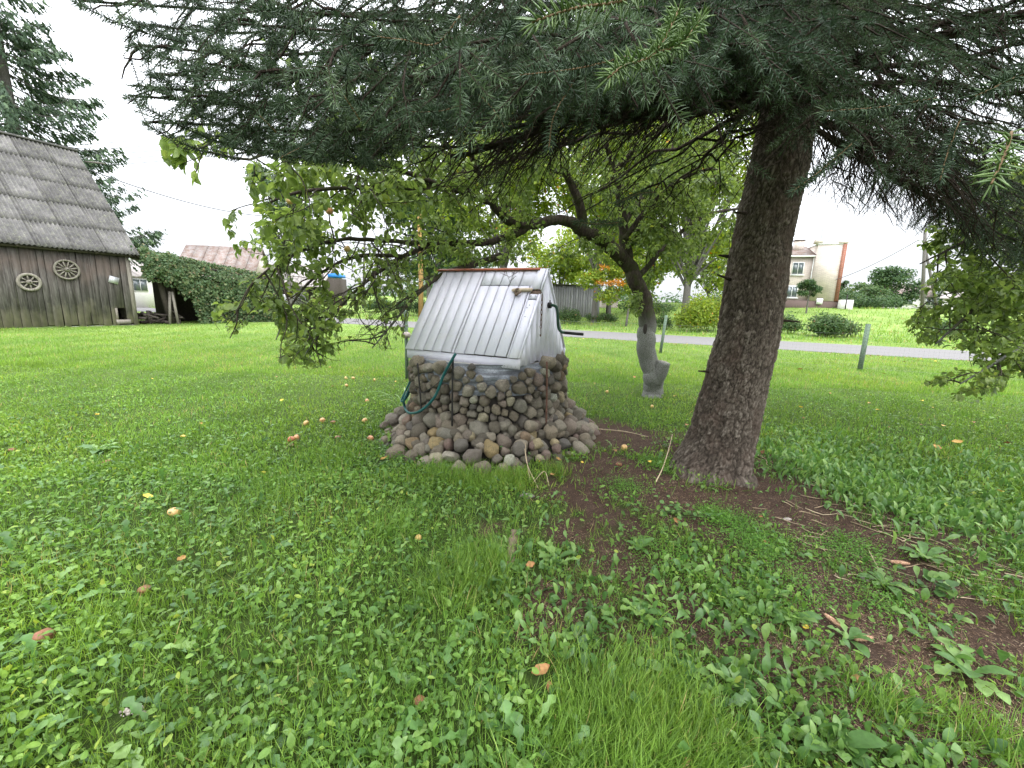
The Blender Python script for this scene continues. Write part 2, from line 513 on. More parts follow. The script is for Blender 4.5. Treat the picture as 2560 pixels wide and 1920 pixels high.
def m_oldwood(name, zlo, zhi, cols, base, streak=1.0):
    t = NT(name)
    p = t.pos((1, 1, .09))
    a = t.noise(p, 16, 6, .75); b = t.noise(t.pos((1, 1, .03)), 70, 4, .7); w = t.noise(t.pos((1, 1, .6)), 1.6, 4)
    c = t.ramp(a, [(.3, cols[0]), (.5, cols[1]), (.7, cols[2])])
    c = t.n('HueSaturation', Color=c, Value=t.mr(b, .3, .7, .7, 1.3)).outputs[0]
    c = t.n('HueSaturation', Color=c, Value=t.mr(t.rand(), 0, 1, .75, 1.2)).outputs[0]
    if base is not None:
        g = t.n('NewGeometry'); s = t.n('SeparateXYZ'); t.t.links.new(g.outputs['Position'], s.inputs[0])
        zz = t.math('ADD', s.outputs['Z'], t.mr(w, .3, .7, -.45, .45))
        c = t.mix(t.mr(zz, zhi, zlo, 0, .85), c, (*base, 1))
        c = t.mix(t.mr(zz, 1.1, 2.1, 0, .35), c, (.055, .043, .036, 1))
        c = t.mix(t.math('MULTIPLY', t.mr(zz, 2.0, 2.5), t.mr(zz, 3.1, 2.6, 0, .5)), c, (.13, .098, .082, 1))
        st = t.noise(t.pos((1, 1, 1)), 26, 2)
        c = t.mix(t.mr(st, .72, .76, 0, .6), c, (.45, .44, .42, 1))
    return t.done(t.pr(c, .92, t.bump(b, .6, .01), .15))
MT['barn_wood'] = m_oldwood('weathered_barn_boards', .15, .95, [(.042, .038, .035), (.095, .087, .08), (.17, .16, .15)], (.31, .27, .22))
MT['grey_wood'] = m_oldwood('silver_grey_boards', 0, 0, [(.25, .24, .26), (.34, .33, .36), (.42, .40, .42)], None)
MT['beam'] = m_oldwood('pale_old_beam', 0, 0, [(.13, .115, .095), (.20, .18, .155), (.28, .26, .23)], None)

def m_corr(name, cols, lich=(.30, .31, .20), lamt=.5):
    t = NT(name)
    p = t.pos()
    a = t.noise(p, 2.2, 6, .7); b = t.noise(p, 38, 4, .8); l = t.noise(p, 7, 5, .7)
    c = t.ramp(a, [(.3, cols[0]), (.5, cols[1]), (.7, cols[2])])
    c = t.n('HueSaturation', Color=c, Value=t.mr(t.rand(), 0, 1, .8, 1.15)).outputs[0]
    c = t.n('HueSaturation', Color=c, Value=t.mr(b, .3, .7, .6, 1.4)).outputs[0]
    c = t.mix(t.math('MULTIPLY', t.mr(l, .5, .66, 0, lamt), t.mr(b, .4, .6)), c, (*lich, 1))
    return t.done(t.pr(c, .95, t.bump(b, .5, .01), .1))
MT['corr'] = m_corr('mossy_asbestos_cement', [(.075, .072, .07), (.125, .12, .117), (.19, .18, .173)])
MT['corr_rust'] = m_corr('rusty_sheet_roof', [(.13, .075, .06), (.20, .155, .14), (.25, .235, .235)])
MT['corr_pale'] = m_corr('faded_sheet_roof', [(.22, .20, .19), (.30, .27, .26), (.38, .34, .33)])

def m_bark():
    t = NT('spruce_bark')
    r = t.rnd()
    p = t.pos((1, 1, .5))
    a = t.noise(p, 45, 6, .8); b = t.noise(t.pos(), 5, 4); f = t.noise(t.pos((1, 1, .7)), 160, 4, .8)
    c = t.ramp(r, [(0, (.018, .014, .011)), (.3, (.075, .06, .048)), (.6, (.13, .108, .088)), (1, (.22, .19, .16))])
    c = t.n('HueSaturation', Color=c, Value=t.mr(a, .3, .7, .65, 1.45)).outputs[0]
    c = t.mix(t.mr(b, .48, .68, 0, .5), c, (.11, .075, .06, 1))
    c = t.mix(t.mr(f, .66, .74, 0, .5), c, (.30, .29, .25, 1))
    h = t.math('ADD', a, t.math('MULTIPLY', f, .5))
    return t.done(t.pr(c, .95, t.bump(h, .8, .008), .12))
MT['bark'] = m_bark()

def m_bark2(name, cols, moss=None, white_to=None):
    t = NT(name)
    p = t.pos((1, 1, .35))
    a = t.noise(p, 30, 6, .8); f = t.noise(t.pos(), 90, 4, .8)
    c = t.ramp(a, [(.3, cols[0]), (.52, cols[1]), (.72, cols[2])])
    if moss: c = t.mix(t.mr(t.noise(t.pos(), 9, 4), .45, .62, 0, .7), c, (*moss, 1))
    if white_to:
        g = t.n('NewGeometry'); s = t.n('SeparateXYZ'); t.t.links.new(g.outputs['Position'], s.inputs[0])
        zz = t.math('ADD', s.outputs['Z'], t.mr(f, .3, .7, -.12, .12))
        c = t.mix(t.math('MULTIPLY', t.mr(zz, white_to, white_to - .35, 0, .85), t.mr(f, .38, .56, .15, 1)), c, (.24, .25, .23, 1))
    return t.done(t.pr(c, .95, t.bump(t.math('ADD', a, f), .9, .012), .12))
MT['apple_bark'] = m_bark2('apple_bark', [(.02, .015, .012), (.055, .043, .035), (.12, .10, .08)], moss=(.05, .06, .02), white_to=1.45)
MT['twig'] = m_bark2('twig_bark', [(.03, .022, .017), (.06, .047, .037), (.11, .09, .07)], moss=(.06, .07, .04))
MT['sp_twig'] = m_bark2('spruce_twig', [(.018, .013, .010), (.04, .03, .022), (.08, .06, .045)])
MT['new_twig'] = mat_plain('pale_new_twig', (.15, .095, .045), .7, 60, .3)
MT['far_bark'] = m_bark2('grey_tree_bark', [(.08, .07, .065), (.15, .14, .13), (.24, .22, .20)])
MT['lichen_pole'] = m_bark2('orange_lichen_pole', [(.16, .12, .07), (.32, .20, .07), (.40, .28, .13)])

def m_brick(name, c1, c2, mortar, sc=1.0):
    t = NT(name)
    b = t.n('TexBrick'); b.inputs['Scale'].default_value = sc
    b.inputs['Brick Width'].default_value = .26; b.inputs['Row Height'].default_value = .1; b.inputs['Mortar Size'].default_value = .012
    t.set(b, 'Color1', c1); t.set(b, 'Color2', c2); t.set(b, 'Mortar', mortar)
    g = t.n('NewGeometry'); s = t.n('SeparateXYZ'); t.t.links.new(g.outputs['Position'], s.inputs[0])
    cb_ = t.n('CombineXYZ'); t.set(cb_, 0, t.math('ADD', s.outputs['X'], s.outputs['Y'])); t.set(cb_, 1, s.outputs['Z'])
    t.set(b, 'Vector', cb_.outputs[0])
    w = t.noise(t.pos(), 1.2, 4)
    c = t.n('HueSaturation', Color=b.outputs[0], Value=t.mr(w, .3, .7, .88, 1.1)).outputs[0]
    return t.done(t.pr(c, .9))
MT['brick_white'] = m_brick('pale_silicate_brick', (.62, .53, .48), (.54, .455, .41), (.45, .40, .37))
MT['brick_red'] = m_brick('red_brick', (.32, .11, .07), (.25, .08, .05), (.3, .22, .18))

def m_apple():
    t = NT('apple_skin')
    p = t.ob(); n1 = t.noise(p, 18, 4); r = t.rnd()
    c = t.ramp(r, [(0, (.50, .35, .10)), (.4, (.52, .30, .12)), (.7, (.48, .15, .08)), (1, (.36, .07, .04))])
    c = t.mix(t.mr(n1, .4, .65, 0, .6), c, (.52, .35, .15, 1))
    return t.done(t.pr(c, .35, spec=.5))
MT['apple_skin'] = m_apple()
def m_cone():
    t = NT('spruce_cone_scales')
    r = t.rnd()
    c = t.ramp(r, [(0, (.30, .17, .10)), (1, (.60, .38, .25))])
    return t.done(t.pr(c, .8))
MT['cone'] = m_cone()
# ------------------------------------------------------------------ the ground
RN = np.array([.406, .914]); RD = np.array([.914, -.406])
C_NEAR, C_FAR = 19.35, 24.9

SPOTS = [(1600, 1110, .50, 1.0), (1480, 1105, .30, .7), (1530, 1190, .42, 1.0), (1760, 1290, .42, 1.1), (1930, 1260, .40, 1.1), (2060, 1330, .38, 1.0), (2180, 1370, .35, .9),
         (1420, 1330, .16, .6), (1440, 1430, .15, .55), (1370, 1500, .12, .7), (1320, 1560, .10, .7), (2120, 1520, .26, 1.0), (2260, 1630, .25, 1.0), (2420, 1750, .25, .9), (2040, 1430, .2, .7),
         (2330, 1330, .35, .7), (1950, 1600, .14, .8), (2030, 1660, .14, .7), (2250, 1450, .25, .7), (2400, 1560, .25, .6), (2500, 1450, .3, .5), (1900, 1150, .2, 1.0),
         (1700, 1250, .4, .8), (1230, 1320, .1, .5), (1350, 1240, .14, .5), (1650, 1640, .13, .6), (1850, 1780, .12, .6), (2150, 1800, .2, .6),
         (1450, 1480, .22, .5), (1600, 1560, .25, .5), (1750, 1580, .25, .55), (1900, 1640, .22, .6), (1560, 1420, .25, .55), (1780, 1420, .25, .6), (2150, 1660, .25, .75), (2350, 1700, .28, .8), (2480, 1600, .3, .7), (2300, 1850, .2, .6), (2000, 1800, .18, .5), (2200, 1560, .3, .8)]
SPOTS = [(*G(a, b)[:2], r, k) for a, b, r, k in SPOTS]
SPRUCE = np.array([1.98, 3.68])
WELLC = np.array([-.27, 4.86])

def bare(xy):
    v = np.zeros(len(xy))
    for x, y, r, k in SPOTS:
        d2 = ((xy[:, 0] - x) ** 2 + (xy[:, 1] - y) ** 2) / (r * r * 1.7)
        v = np.maximum(v, k * np.exp(-d2))
    v = v + (.30 * sn(xy, 4.0, 2) + .28 * sn(xy, 14.0, 4) + .15 * sn(xy, 40.0, 3)) * (v > .04)
    return np.clip(v, 0, 1)

def gz(xy):
    xy = np.atleast_2d(xy)
    x, y = xy[:, 0], xy[:, 1]
    c = xy @ RN
    s = np.clip(c - C_FAR - .5, 0, 30)
    z = .0022 * s * s
    z = z - .35 * np.clip((c - C_FAR - 50) / 60, 0, 6)
    d = np.hypot(x - SPRUCE[0], y - SPRUCE[1])
    z = z + .07 * np.exp(-(d / .9) ** 2)
    flat = np.clip((C_NEAR - 1.0 - c) / 2.0, 0, 1)
    z = z + flat * (.022 * sn(xy, .9, 1) + .008 * sn(xy, 6.0, 5))
    z = z + .025 * np.exp(-((c - C_FAR - 1.2) / .7) ** 2)
    z = z + (.10 + .02 * sn(xy, 3.0, 6)) * np.clip((c - C_FAR - 2) / 8, 0, 1) * sn(xy, .7, 7)
    return z

def gzp(x, y): return float(gz(np.array([[x, y]]))[0])

def axis_lines(a, b, fine, lo, hi, grow=1.09):
    mid = list(np.arange(a, b, fine))
    p, st = b, fine
    while p < hi:
        mid.append(p); st *= grow; p += st
    mid.append(hi)
    p, st, left = a - fine, fine, []
    while p > lo:
        left.append(p); st *= grow; p -= st
    left.append(lo)
    return np.array(left[::-1] + mid)

gx = axis_lines(-4.5, 6.0, .085, -700, 700); gy = axis_lines(.2, 8.0, .085, -60, 900)
XX, YY = np.meshgrid(gx, gy)
xy = np.stack([XX.ravel(), YY.ravel()], 1)
V = np.column_stack([xy, gz(xy)])
nx, ny = len(gx), len(gy)
ii = (np.arange(ny - 1)[:, None] * nx + np.arange(nx - 1)[None]).ravel()
F4 = np.stack([ii, ii + 1, ii + nx + 1, ii + nx], 1)
o = obj('ground', V, None, F4, MT['ground'], smooth=True, rnd=bare(xy))
meta(o, kind='structure')

# the lane behind the lawn
t_ = np.arange(-70, 70, 1.0)
c_ = np.linspace(C_NEAR, C_FAR, 7)
TT, CC = np.meshgrid(t_, c_)
wob = .06 * np.sin(TT * .9) * ((CC == C_NEAR) | (CC == C_FAR)) + .04 * np.sin(TT * 3.1) * ((CC == C_NEAR) | (CC == C_FAR))
P2 = TT[..., None] * RD + (CC + wob)[..., None] * RN
camber = .05 * (1 - ((CC - (C_NEAR + C_FAR) / 2) / ((C_FAR - C_NEAR) / 2)) ** 2)
P2 = P2.reshape(-1, 2)
V = np.column_stack([P2, .012 + camber.ravel()])
nt = len(t_)
ii = (np.arange(6)[:, None] * nt + np.arange(nt - 1)[None]).ravel()
o = obj('road', V, None, np.stack([ii, ii + 1, ii + nt + 1, ii + nt], 1), MT['road'], smooth=True)
meta(o, kind='structure')
# ------------------------------------------------------------------ grass and weeds
def sample(n, y0, y1, p, wid=1.30, off=.6):
    yy = np.linspace(y0, y1, 400)
    pdf = (2 * (wid * yy + off)) * yy ** (-p)
    cdf = np.cumsum(pdf); cdf /= cdf[-1]
    y = np.interp(rng.random(n), cdf, yy)
    x = (rng.random(n) * 2 - 1) * (wid * y + off)
    return np.stack([x, y], 1)

def keep(xy, bare_pow=1.0, bare_left=.05):
    c = xy @ RN
    k = (c < C_NEAR - .05) | (c > C_FAR + .1)
    dw = np.hypot(*(xy - WELLC).T)
    k &= dw > 1.0 + .14 * sn(xy, 6, 3)
    k &= np.hypot(*(xy - SPRUCE).T) > .38
    b = bare(xy)
    k &= rng.random(len(xy)) > np.clip(b ** bare_pow * 1.6, 0, 1 - bare_left)
    # inside of the barn
    bx = xy - np.array([-17.9, 20.0]); a = bx @ np.array([.46, .888]); d = bx @ np.array([-.888, .46])
    k &= ~((a < .1) & (d > .05) & (d < 9))
    return k

def up_dirs(n, tilt):
    a = rng.random(n) * 2 * np.pi
    t = np.abs(rng.normal(0, tilt, n))
    return np.stack([np.sin(t) * np.cos(a), np.sin(t) * np.sin(a), np.cos(t)], 1)

def hdirs(n):
    a = rng.random(n) * 2 * np.pi
    return np.stack([np.cos(a), np.sin(a), np.zeros(n)], 1)

BL5 = (np.array([(-.5, 0, 0), (.5, 0, 0), (-.42, .4, .04), (.42, .4, .04), (-.28, .75, .17), (.28, .75, .17), (0, 1, .36)]),
       np.array([(0, 1, 3), (0, 3, 2), (2, 3, 5), (2, 5, 4), (4, 5, 6)]))
BL2 = (np.array([(-.5, 0, 0), (.5, 0, 0), (.3, .6, .08), (0, 1, .3)]), np.array([(0, 1, 2), (0, 2, 3)]))
BL1 = (np.array([(-.5, 0, 0), (.5, 0, 0), (0, 1, .15)]), np.array([(0, 1, 2)]))
_h = [(0, 0, 0), (.38, .22, .10), (.5, .58, .13), (.26, .93, .07), (0, 1.0, .0), (-.26, .93, .07), (-.5, .58, .13), (-.38, .22, .10), (0, .55, 0)]
LF8 = (np.array(_h, float), np.array([(0, 1, 8), (1, 2, 8), (2, 3, 8), (3, 4, 8), (4, 5, 8), (5, 6, 8), (6, 7, 8), (7, 0, 8)]))
LF4 = (np.array([(0, 0, 0), (.5, .55, .13), (0, 1, -.03), (-.5, .55, .13), (0, .55, 0)], float), np.array([(0, 1, 4), (1, 2, 4), (2, 3, 4), (3, 0, 4)]))
LF2 = (np.array([(0, 0, 0), (.5, .5, .12), (0, 1, 0), (-.5, .5, .12)], float), np.array([(0, 1, 2), (0, 2, 3)]))
def lance(teeth=False):
    ys = [0, .12, .3, .5, .68, .84, .95]
    w = [.06, .12, .3, .46, .5, .38, .2] if not teeth else [.06, .25, .12, .42, .2, .5, .26]
    zc = [0, .03, .06, .07, .04, -.02, -.08]
    V, F = [], []
    for y, ww, z in zip(ys, w, zc):
        V += [(-ww, y, z + .12 * ww), (0, y, z), (ww, y, z + .12 * ww)]
    V.append((0, 1.0, -.12))
    for i in range(6):
        a = i * 3
        F += [(a, a + 1, a + 4), (a, a + 4, a + 3), (a + 1, a + 2, a + 5), (a + 1, a + 5, a + 4)]
    F += [(18, 19, 21), (19, 20, 21)]
    return np.array(V, float), np.array(F)
LAN, LANT = lance(), lance(True)

_KP = [(2155, 1606, .09), (2082, 1562, .08), (2247, 1413, .09), (436, 1280, .06), (765, 1052, .05), (806, 1047, .05), (728, 1096, .06), (741, 1091, .05), (912, 1052, .05), (926, 1097, .05), (1352, 1688, .07), (1326, 1418, .05), (455, 1412, .05), (372, 1257, .05),
       (960, 1158, .06), (110, 1594, .06), (363, 1478, .05), (267, 1158, .05), (833, 1054, .05), (845, 1093, .05), (332, 1788, .06), (1560, 1127, .05), (1396, 1158, .05), (1380, 1196, .05), (2012, 1580, .03), (1046, 1346, .03), (865, 945, .05), (883, 944, .05), (936, 949, .05), (918, 1000, .05), (866, 961, .05)]
_KP = [(G(a, b)[0], G(a, b)[1] - .03, r) for a, b, r in _KP]
def place(acc, T, xy, z, d, nrm, sc, rnd):
    m_ = np.ones(len(xy), bool)
    for x_, y_, r_ in _KP:
        m_ &= (np.hypot(xy[:, 0] - x_, (xy[:, 1] - y_) * .8) > r_) | (rng.random(len(xy)) < .12)
    z = np.broadcast_to(z, (len(xy),)); xy, z, d, nrm, sc, rnd = xy[m_], z[m_], d[m_], nrm[m_], np.asarray(sc)[m_], rnd[m_]
    P = np.column_stack([xy, gz(xy) + z])
    acc.scatter(T, P, frames(d, nrm), sc, rnd)

def blades(acc, T, n, y0, y1, p, L, Wd, tilt=.5, kp=True, xyf=None, rshift=0.0):
    xy = sample(n, y0, y1, p) if xyf is None else xyf
    if kp: xy = xy[keep(xy)]
    n = len(xy)
    d = up_dirs(n, tilt)
    l = rng.uniform(*L, n) * (1 + .25 * sn(xy, 2.2, 8)); w = rng.uniform(*Wd, n)
    r = np.clip(rng.normal(.45 + rshift, .24, n) + .18 * sn(xy, 1.3, 9), 0, 1)
    place(acc, T, xy, -.004, d, hdirs(n), np.stack([w, l, l], 1), r)

def leaves(acc, T, n, y0, y1, p, L, ar, zr, tilt=.6, kp=True, xyf=None, lie=True):
    xy = sample(n, y0, y1, p) if xyf is None else xyf
    if kp: xy = xy[keep(xy)]
    n = len(xy)
    nrm = up_dirs(n, tilt)
    d = unit(np.cross(nrm, hdirs(n)))
    l = rng.uniform(*L, n); w = l * rng.uniform(*ar, n)
    place(acc, T, xy, rng.uniform(*zr, n), d, nrm, np.stack([w, l, l], 1), rng.random(n))

def cluster(spots, n, rmul=1.0):
    out = []
    for px, py, r, k in spots:
        c = G(px, py)[:2]; m = int(n * k)
        out.append(c + rng.normal(0, r * rmul, (m, 2)))
    return np.concatenate(out)

BL3 = (np.array([(-.5, 0, 0), (.5, 0, 0), (-.36, .55, .08), (.36, .55, .08), (0, 1, .34)]), np.array([(0, 1, 3), (0, 3, 2), (2, 3, 4)]))
A = Acc()
blades(A, BL3, 50000, .75, 3.4, 1.2, (.045, .115), (.0022, .0042), .55)
# long tufts: beside the soil, at the foot of the picture, against the stones
TUFTS = [(1180, 1430, .13, 1.2), (1120, 1480, .12, .8), (1230, 1400, .08, .6), (1540, 1830, .12, 1.9), (1660, 1860, .12, 1.9), (1450, 1890, .12, 1.6), (1780, 1900, .09, .9), (1600, 1760, .12, 1.2), (1700, 1930, .1, 1.2), (1560, 1910, .1, 1.2), (980, 1330, .12, .5),
         (1200, 1200, .13, 1.0), (1110, 1190, .12, .8), (1280, 1205, .09, .6), (1390, 1190, .07, .4), (1600, 1720, .12, .6), (300, 1560, .12, .4), (700, 1240, .15, .5), (840, 1150, .15, .5), (2450, 1850, .08, .5), (2200, 1780, .06, .3)]
tx = cluster(TUFTS, 720)
m = len(tx)
l = rng.uniform(.08, .17, m); d = up_dirs(m, .62); d[:, 0] += .12 + .3 * sn(tx, 6, 2); d = unit(d)
place(A, BL5, tx, -.004, d, hdirs(m), np.stack([rng.uniform(.0024, .0048, m), l, l], 1), np.clip(rng.normal(.38, .27, m), 0, 1))
blades(A, BL2, 80000, 3.2, 8.5, 1.6, (.04, .085), (.004, .007), .5)
blades(A, BL1, 210000, 8.2, 24, 1.75, (.05, .10), (.008, .015), .45, rshift=.1)
def beside(n, y1=8.0):
    y = .2 + (y1 - .2) * rng.random(n) ** 1.2; x = (1.3 * y + .45 + rng.random(n) * 2.3) * np.where(rng.random(n) < .5, -1, 1)
    return np.stack([x, y], 1)
blades(A, BL2, 0, 0, 0, 0, (.06, .12), (.006, .011), .6, True, beside(46000))
o = A.build('lawn_grass', MT['grass']); meta(o, kind='stuff')

# rough grass across the lane and on the slope beyond
A = Acc()
xy = sample(60000, 22, 75, 1.5, 1.35, 2); c = xy @ RN; xy = xy[c > C_FAR + .1]
blades(A, BL1, 0, 0, 0, 0, (.12, .3), (.03, .07), .5, False, xy, .15)
o = A.build('field_grass', MT['grass']); meta(o, kind='stuff')

A = Acc()
xy = sample(40000, .75, 3.3, 1.1)
pat = sn(xy, 1.6, 6)
xy = xy[rng.random(len(xy)) < .72 + .4 * pat]
leaves(A, LF8, 0, 0, 0, 0, (.012, .042), (.36, .8), (.002, .07), .85, True, xy)
xy = sample(60000, 3.0, 8.0, 1.9)
xy = xy[rng.random(len(xy)) < .55 + .45 * sn(xy, 1.6, 6)]
leaves(A, LF4, 0, 0, 0, 0, (.02, .045), (.45, .85), (.006, .06), .75, True, xy)
leaves(A, LF4, 0, 0, 0, 0, (.03, .055), (.5, .85), (.004, .06), .75, True, beside(17000))
o = A.build('clover_cover', MT['clover']); meta(o, kind='stuff')

# plantain and dandelion leaves growing singly all over, thick behind the spruce
A = Acc()
xy = sample(3400, .8, 6.0, 1.3)
leaves(A, LAN, 0, 0, 0, 0, (.03, .065), (.32, .5), (.01, .05), .75, True, xy)
xy = sample(2200, .8, 4.2, 1.3)
leaves(A, LANT, 0, 0, 0, 0, (.05, .11), (.35, .5), (.01, .05), .75, True, xy)
ZONE = [(2050, 1130, .45, 1.0), (2200, 1180, .45, 1.0), (2120, 1220, .38, 1.0), (2350, 1240, .42, 1.1), (2480, 1290, .4, 1.1), (1980, 1180, .3, .8), (2300, 1140, .5, .8), (2450, 1180, .5, .8), (2520, 1360, .3, .6), (2240, 1290, .2, .5)]
xy = cluster(ZONE, 520)
m = len(xy); l = .035 + .08 * rng.random(m) ** 1.5
d = up_dirs(m, 1.0); nn = up_dirs(m, .7)
place(A, LAN, xy, rng.uniform(.0, .03, m), unit(d + [0, 0, .4]), nn + hdirs(m) * .2, np.stack([l * rng.uniform(.22, .36, m), l, l], 1), np.clip(rng.normal(.6, .3, m), 0, 1))
# on the poor soil right of the soil patch
ZONE2 = [(1350, 1430, .2, 1.0), (1430, 1540, .22, 1.0), (1560, 1560, .25, 1.0), (1700, 1600, .25, 1.0), (1800, 1660, .25, 1), (1450, 1680, .18, .7), (1300, 1300, .15, .5), (1280, 1450, .12, .6), (1900, 1700, .22, .8),
         (2050, 1750, .2, .6), (1750, 1800, .18, .8), (1950, 1850, .18, .8), (2250, 1700, .15, .3), (2400, 1640, .2, .35), (2330, 1500, .2, .35), (1900, 1490, .2, .8), (1780, 1480, .2, .8), (2150, 1880, .15, .7), (2400, 1880, .15, .4)]
xy = cluster(ZONE2, 85)
m = len(xy); l = rng.uniform(.035, .085, m)
place(A, LAN, xy, rng.uniform(.0, .03, m), unit(up_dirs(m, 1.1) + [0, 0, .2]), up_dirs(m, .8) + hdirs(m) * .2, np.stack([l * rng.uniform(.3, .5, m), l, l], 1), rng.random(m))
o = A.build('plantain_leaves', MT['broad']); meta(o, kind='stuff')

A = Acc()
xy = cluster(ZONE2, 1050, 1.1)
xy = xy[rng.random(len(xy)) < .55 + .5 * sn(xy, 9, 1)]
leaves(A, LF4, 0, 0, 0, 0, (.006, .014), (.6, .9), (.004, .03), .6, False, xy)
MATS = [(1860, 1330, .13, 1.2), (1900, 1380, .10, .8), (2130, 1380, .13, 1.1), (1790, 1300, .07, .5), (1640, 1170, .12, .5), (1560, 1230, .1, .5), (1680, 1400, .16, .9), (1960, 1470, .15, .9), (2220, 1510, .1, .6), (1050, 1270, .1, .4)]
xy = cluster(MATS, 2100)
leaves(A, LF4, 0, 0, 0, 0, (.008, .016), (.6, .9), (.004, .045), .7, False, xy)
o = A.build('chickweed_mat', MT['chick']); meta(o, kind='stuff')

# brown needles, bits and dry stems on the bare soil
A = Acc()
xy = np.concatenate([np.array([[x, y]]) + rng.normal(0, r * .9, (int(2600 * r / .3 * k), 2)) for x, y, r, k in SPOTS])
xy = xy[(bare(xy) > .2)]
n = len(xy); l = rng.uniform(.012, .03, n)
place(A, BL1, xy, rng.uniform(.001, .006, n), unit(hdirs(n) + [0, 0, .08]), np.tile(EZ, (n, 1)) + hdirs(n) * .3, np.stack([rng.uniform(.0015, .003, n), l, l * .2], 1), rng.random(n) ** 1.4)
MT['litter'] = leaf_mat('needle_litter', [(0, (.045, .025, .015)), (.6, (.15, .09, .055)), (.92, (.32, .22, .14)), (1, (.5, .4, .27))], trans=0, rough=.85)
o = A.build('needle_litter', MT['litter']); meta(o, kind='stuff')

A = Acc()
for a, b, r, k in [(2000, 1215, .25, 14), (2150, 1300, .35, 26), (2300, 1350, .35, 16), (1850, 1150, .25, 12), (2450, 1480, .3, 8), (2100, 1400, .3, 8)]:
    c0 = G(a, b)[:2]
    for _ in range(k):
        p0 = c0 + rng.normal(0, r, 2)
        if np.hypot(*(p0 - SPRUCE)) < .45: continue
        an = rng.normal(-.45, .5); L = rng.uniform(.08, .35)
        q = np.array([[0, 0], [.33, rng.normal(0, .05)], [.66, rng.normal(0, .07)], [1, rng.normal(0, .09)]]) * L
        R2 = np.array([[np.cos(an), -np.sin(an)], [np.sin(an), np.cos(an)]])
        q = p0 + q @ R2.T
        P = np.column_stack([q, gz(q) + .008])
        v, f3, f4 = tube_vf(smooth_path(P, 7), np.linspace(.0035, .0015, 7), 5)
        A.add(v, f3, f4, rng.random())
o = A.build('dry_stems', MT['dry_stem'], smooth=True); meta(o, kind='stuff')

# dandelion rosettes that stand out, each a plant with its leaves as parts
_lm = [make_mesh('leaf', np.array(T[0]) * s, T[1], None, MT['broad'], True, np.full(len(T[0]), r)) for T, s, r in
       [(LAN, (.36, 1, 1), .5), (LANT, (.42, 1, 1), .75), (LAN, (.45, 1, 1), .3), (LANT, (.38, 1, 1), .9)]]
ROS = [(1390, 1400, .13, 'in the gap beside the long grass tuft'), (1600, 1380, .12, 'on the soil in front of the spruce trunk'), (1420, 1010, 0, ''),
       (1820, 1500, .11, 'among chickweed below the spruce'), (1980, 1560, .12, 'just left of the upper brown cone'), (2210, 1460, .13, 'beside the grey twig on the bare soil'),
       (2310, 1400, .15, 'yellowish and sprawling right of the bare soil'), (2420, 1680, .16, 'tall, near the lower right corner'), (2120, 1600, .10, 'right behind the lying cone'),
       (1700, 1690, .12, 'in the middle of the weedy patch'), (1830, 1730, .12, 'at the front of the weedy patch'), (2080, 1880, .14, 'large, at the bottom edge of the view'),
       (1080, 1110, .12, 'growing out of the stones left of the front'), (1240, 1150, .13, 'growing out of the stones at the front'), (1290, 1130, .0, ''),
       (560, 1330, .1, 'in the clover left of the path of fallen apples'), (250, 1130, .16, 'dark and flat in the lawn on the left'), (1440, 1600, .1, 'left edge of the weedy patch'), (1600, 1540, .11, 'pale green on the open weedy patch')]
for a, b, L, where in ROS:
    if L == 0: continue
    g = G(a, b); zz = gzp(g[0], g[1])
    if 'stones' in where: zz = .10
    t = thing('dandelion_plant', (g[0], g[1], zz + .004), 'leafy green dandelion rosette ' + where, 'weed', 'dandelion rosettes')
    k = int(rng.integers(7, 11)); a0 = rng.random() * 6
    for i in range(k):
        lf = link('leaf', _lm[int(rng.integers(0, 4))], t)
        an = a0 + i * 2.4
        el = rng.uniform(.15, .75)
        dd = np.array([np.cos(an) * np.cos(el), np.sin(an) * np.cos(el), np.sin(el)])
        Rm = frames(dd[None], np.array([[0, 0, 1.0]]))[0]
        s = L * rng.uniform(.65, 1.15)
        lf.matrix_local = Matrix.Translation(tuple(dd * .005)) @ Matrix(Rm.tolist()).to_4x4() @ Matrix.Scale(s, 4)
# ------------------------------------------------------------------ the well: stone drum
def rock(c, ax, ay, az, nbr, depth, sub, seed, p=7, gap=.94):
    """rounded stone filling its cell: nbr (k,2) half-vectors to neighbours in the (ax, ay) plane, az outward"""
    V0, F = sub
    # depth term uses its own softer exponent
    q2 = np.zeros(len(V0))
    for v in nbr:
        L = np.hypot(*v); n = v / L
        q2 += np.clip((V0[:, 0] * n[0] + V0[:, 1] * n[1]) / (L * gap), 0, None) ** p
    r = (q2 + np.abs(V0[:, 2] / depth) ** p + 1e-12) ** (-1 / p)
    P = V0 * r[:, None]
    size = np.mean([np.hypot(*v) for v in nbr[:6]])
    rl = np.random.default_rng(seed)
    # a few random facets, then roughness
    for _ in range(9 if p > 5 else 6):
        n = unit(rl.normal(size=3)); n[2] = abs(n[2]); d = size * rl.uniform(.62, .98)
        s = P @ n; over = np.clip(s - d, 0, None); P = P - over[:, None] * n * .92
    P = P * (1 + .055 * sn(P + rl.normal(size=3) * 3, 2.6 / size, seed % 12)[:, None] + .02 * sn(P, 7 / size, seed % 11)[:, None])
    return c + P[:, :1] * ax + P[:, 1:2] * ay + P[:, 2:3] * az, F

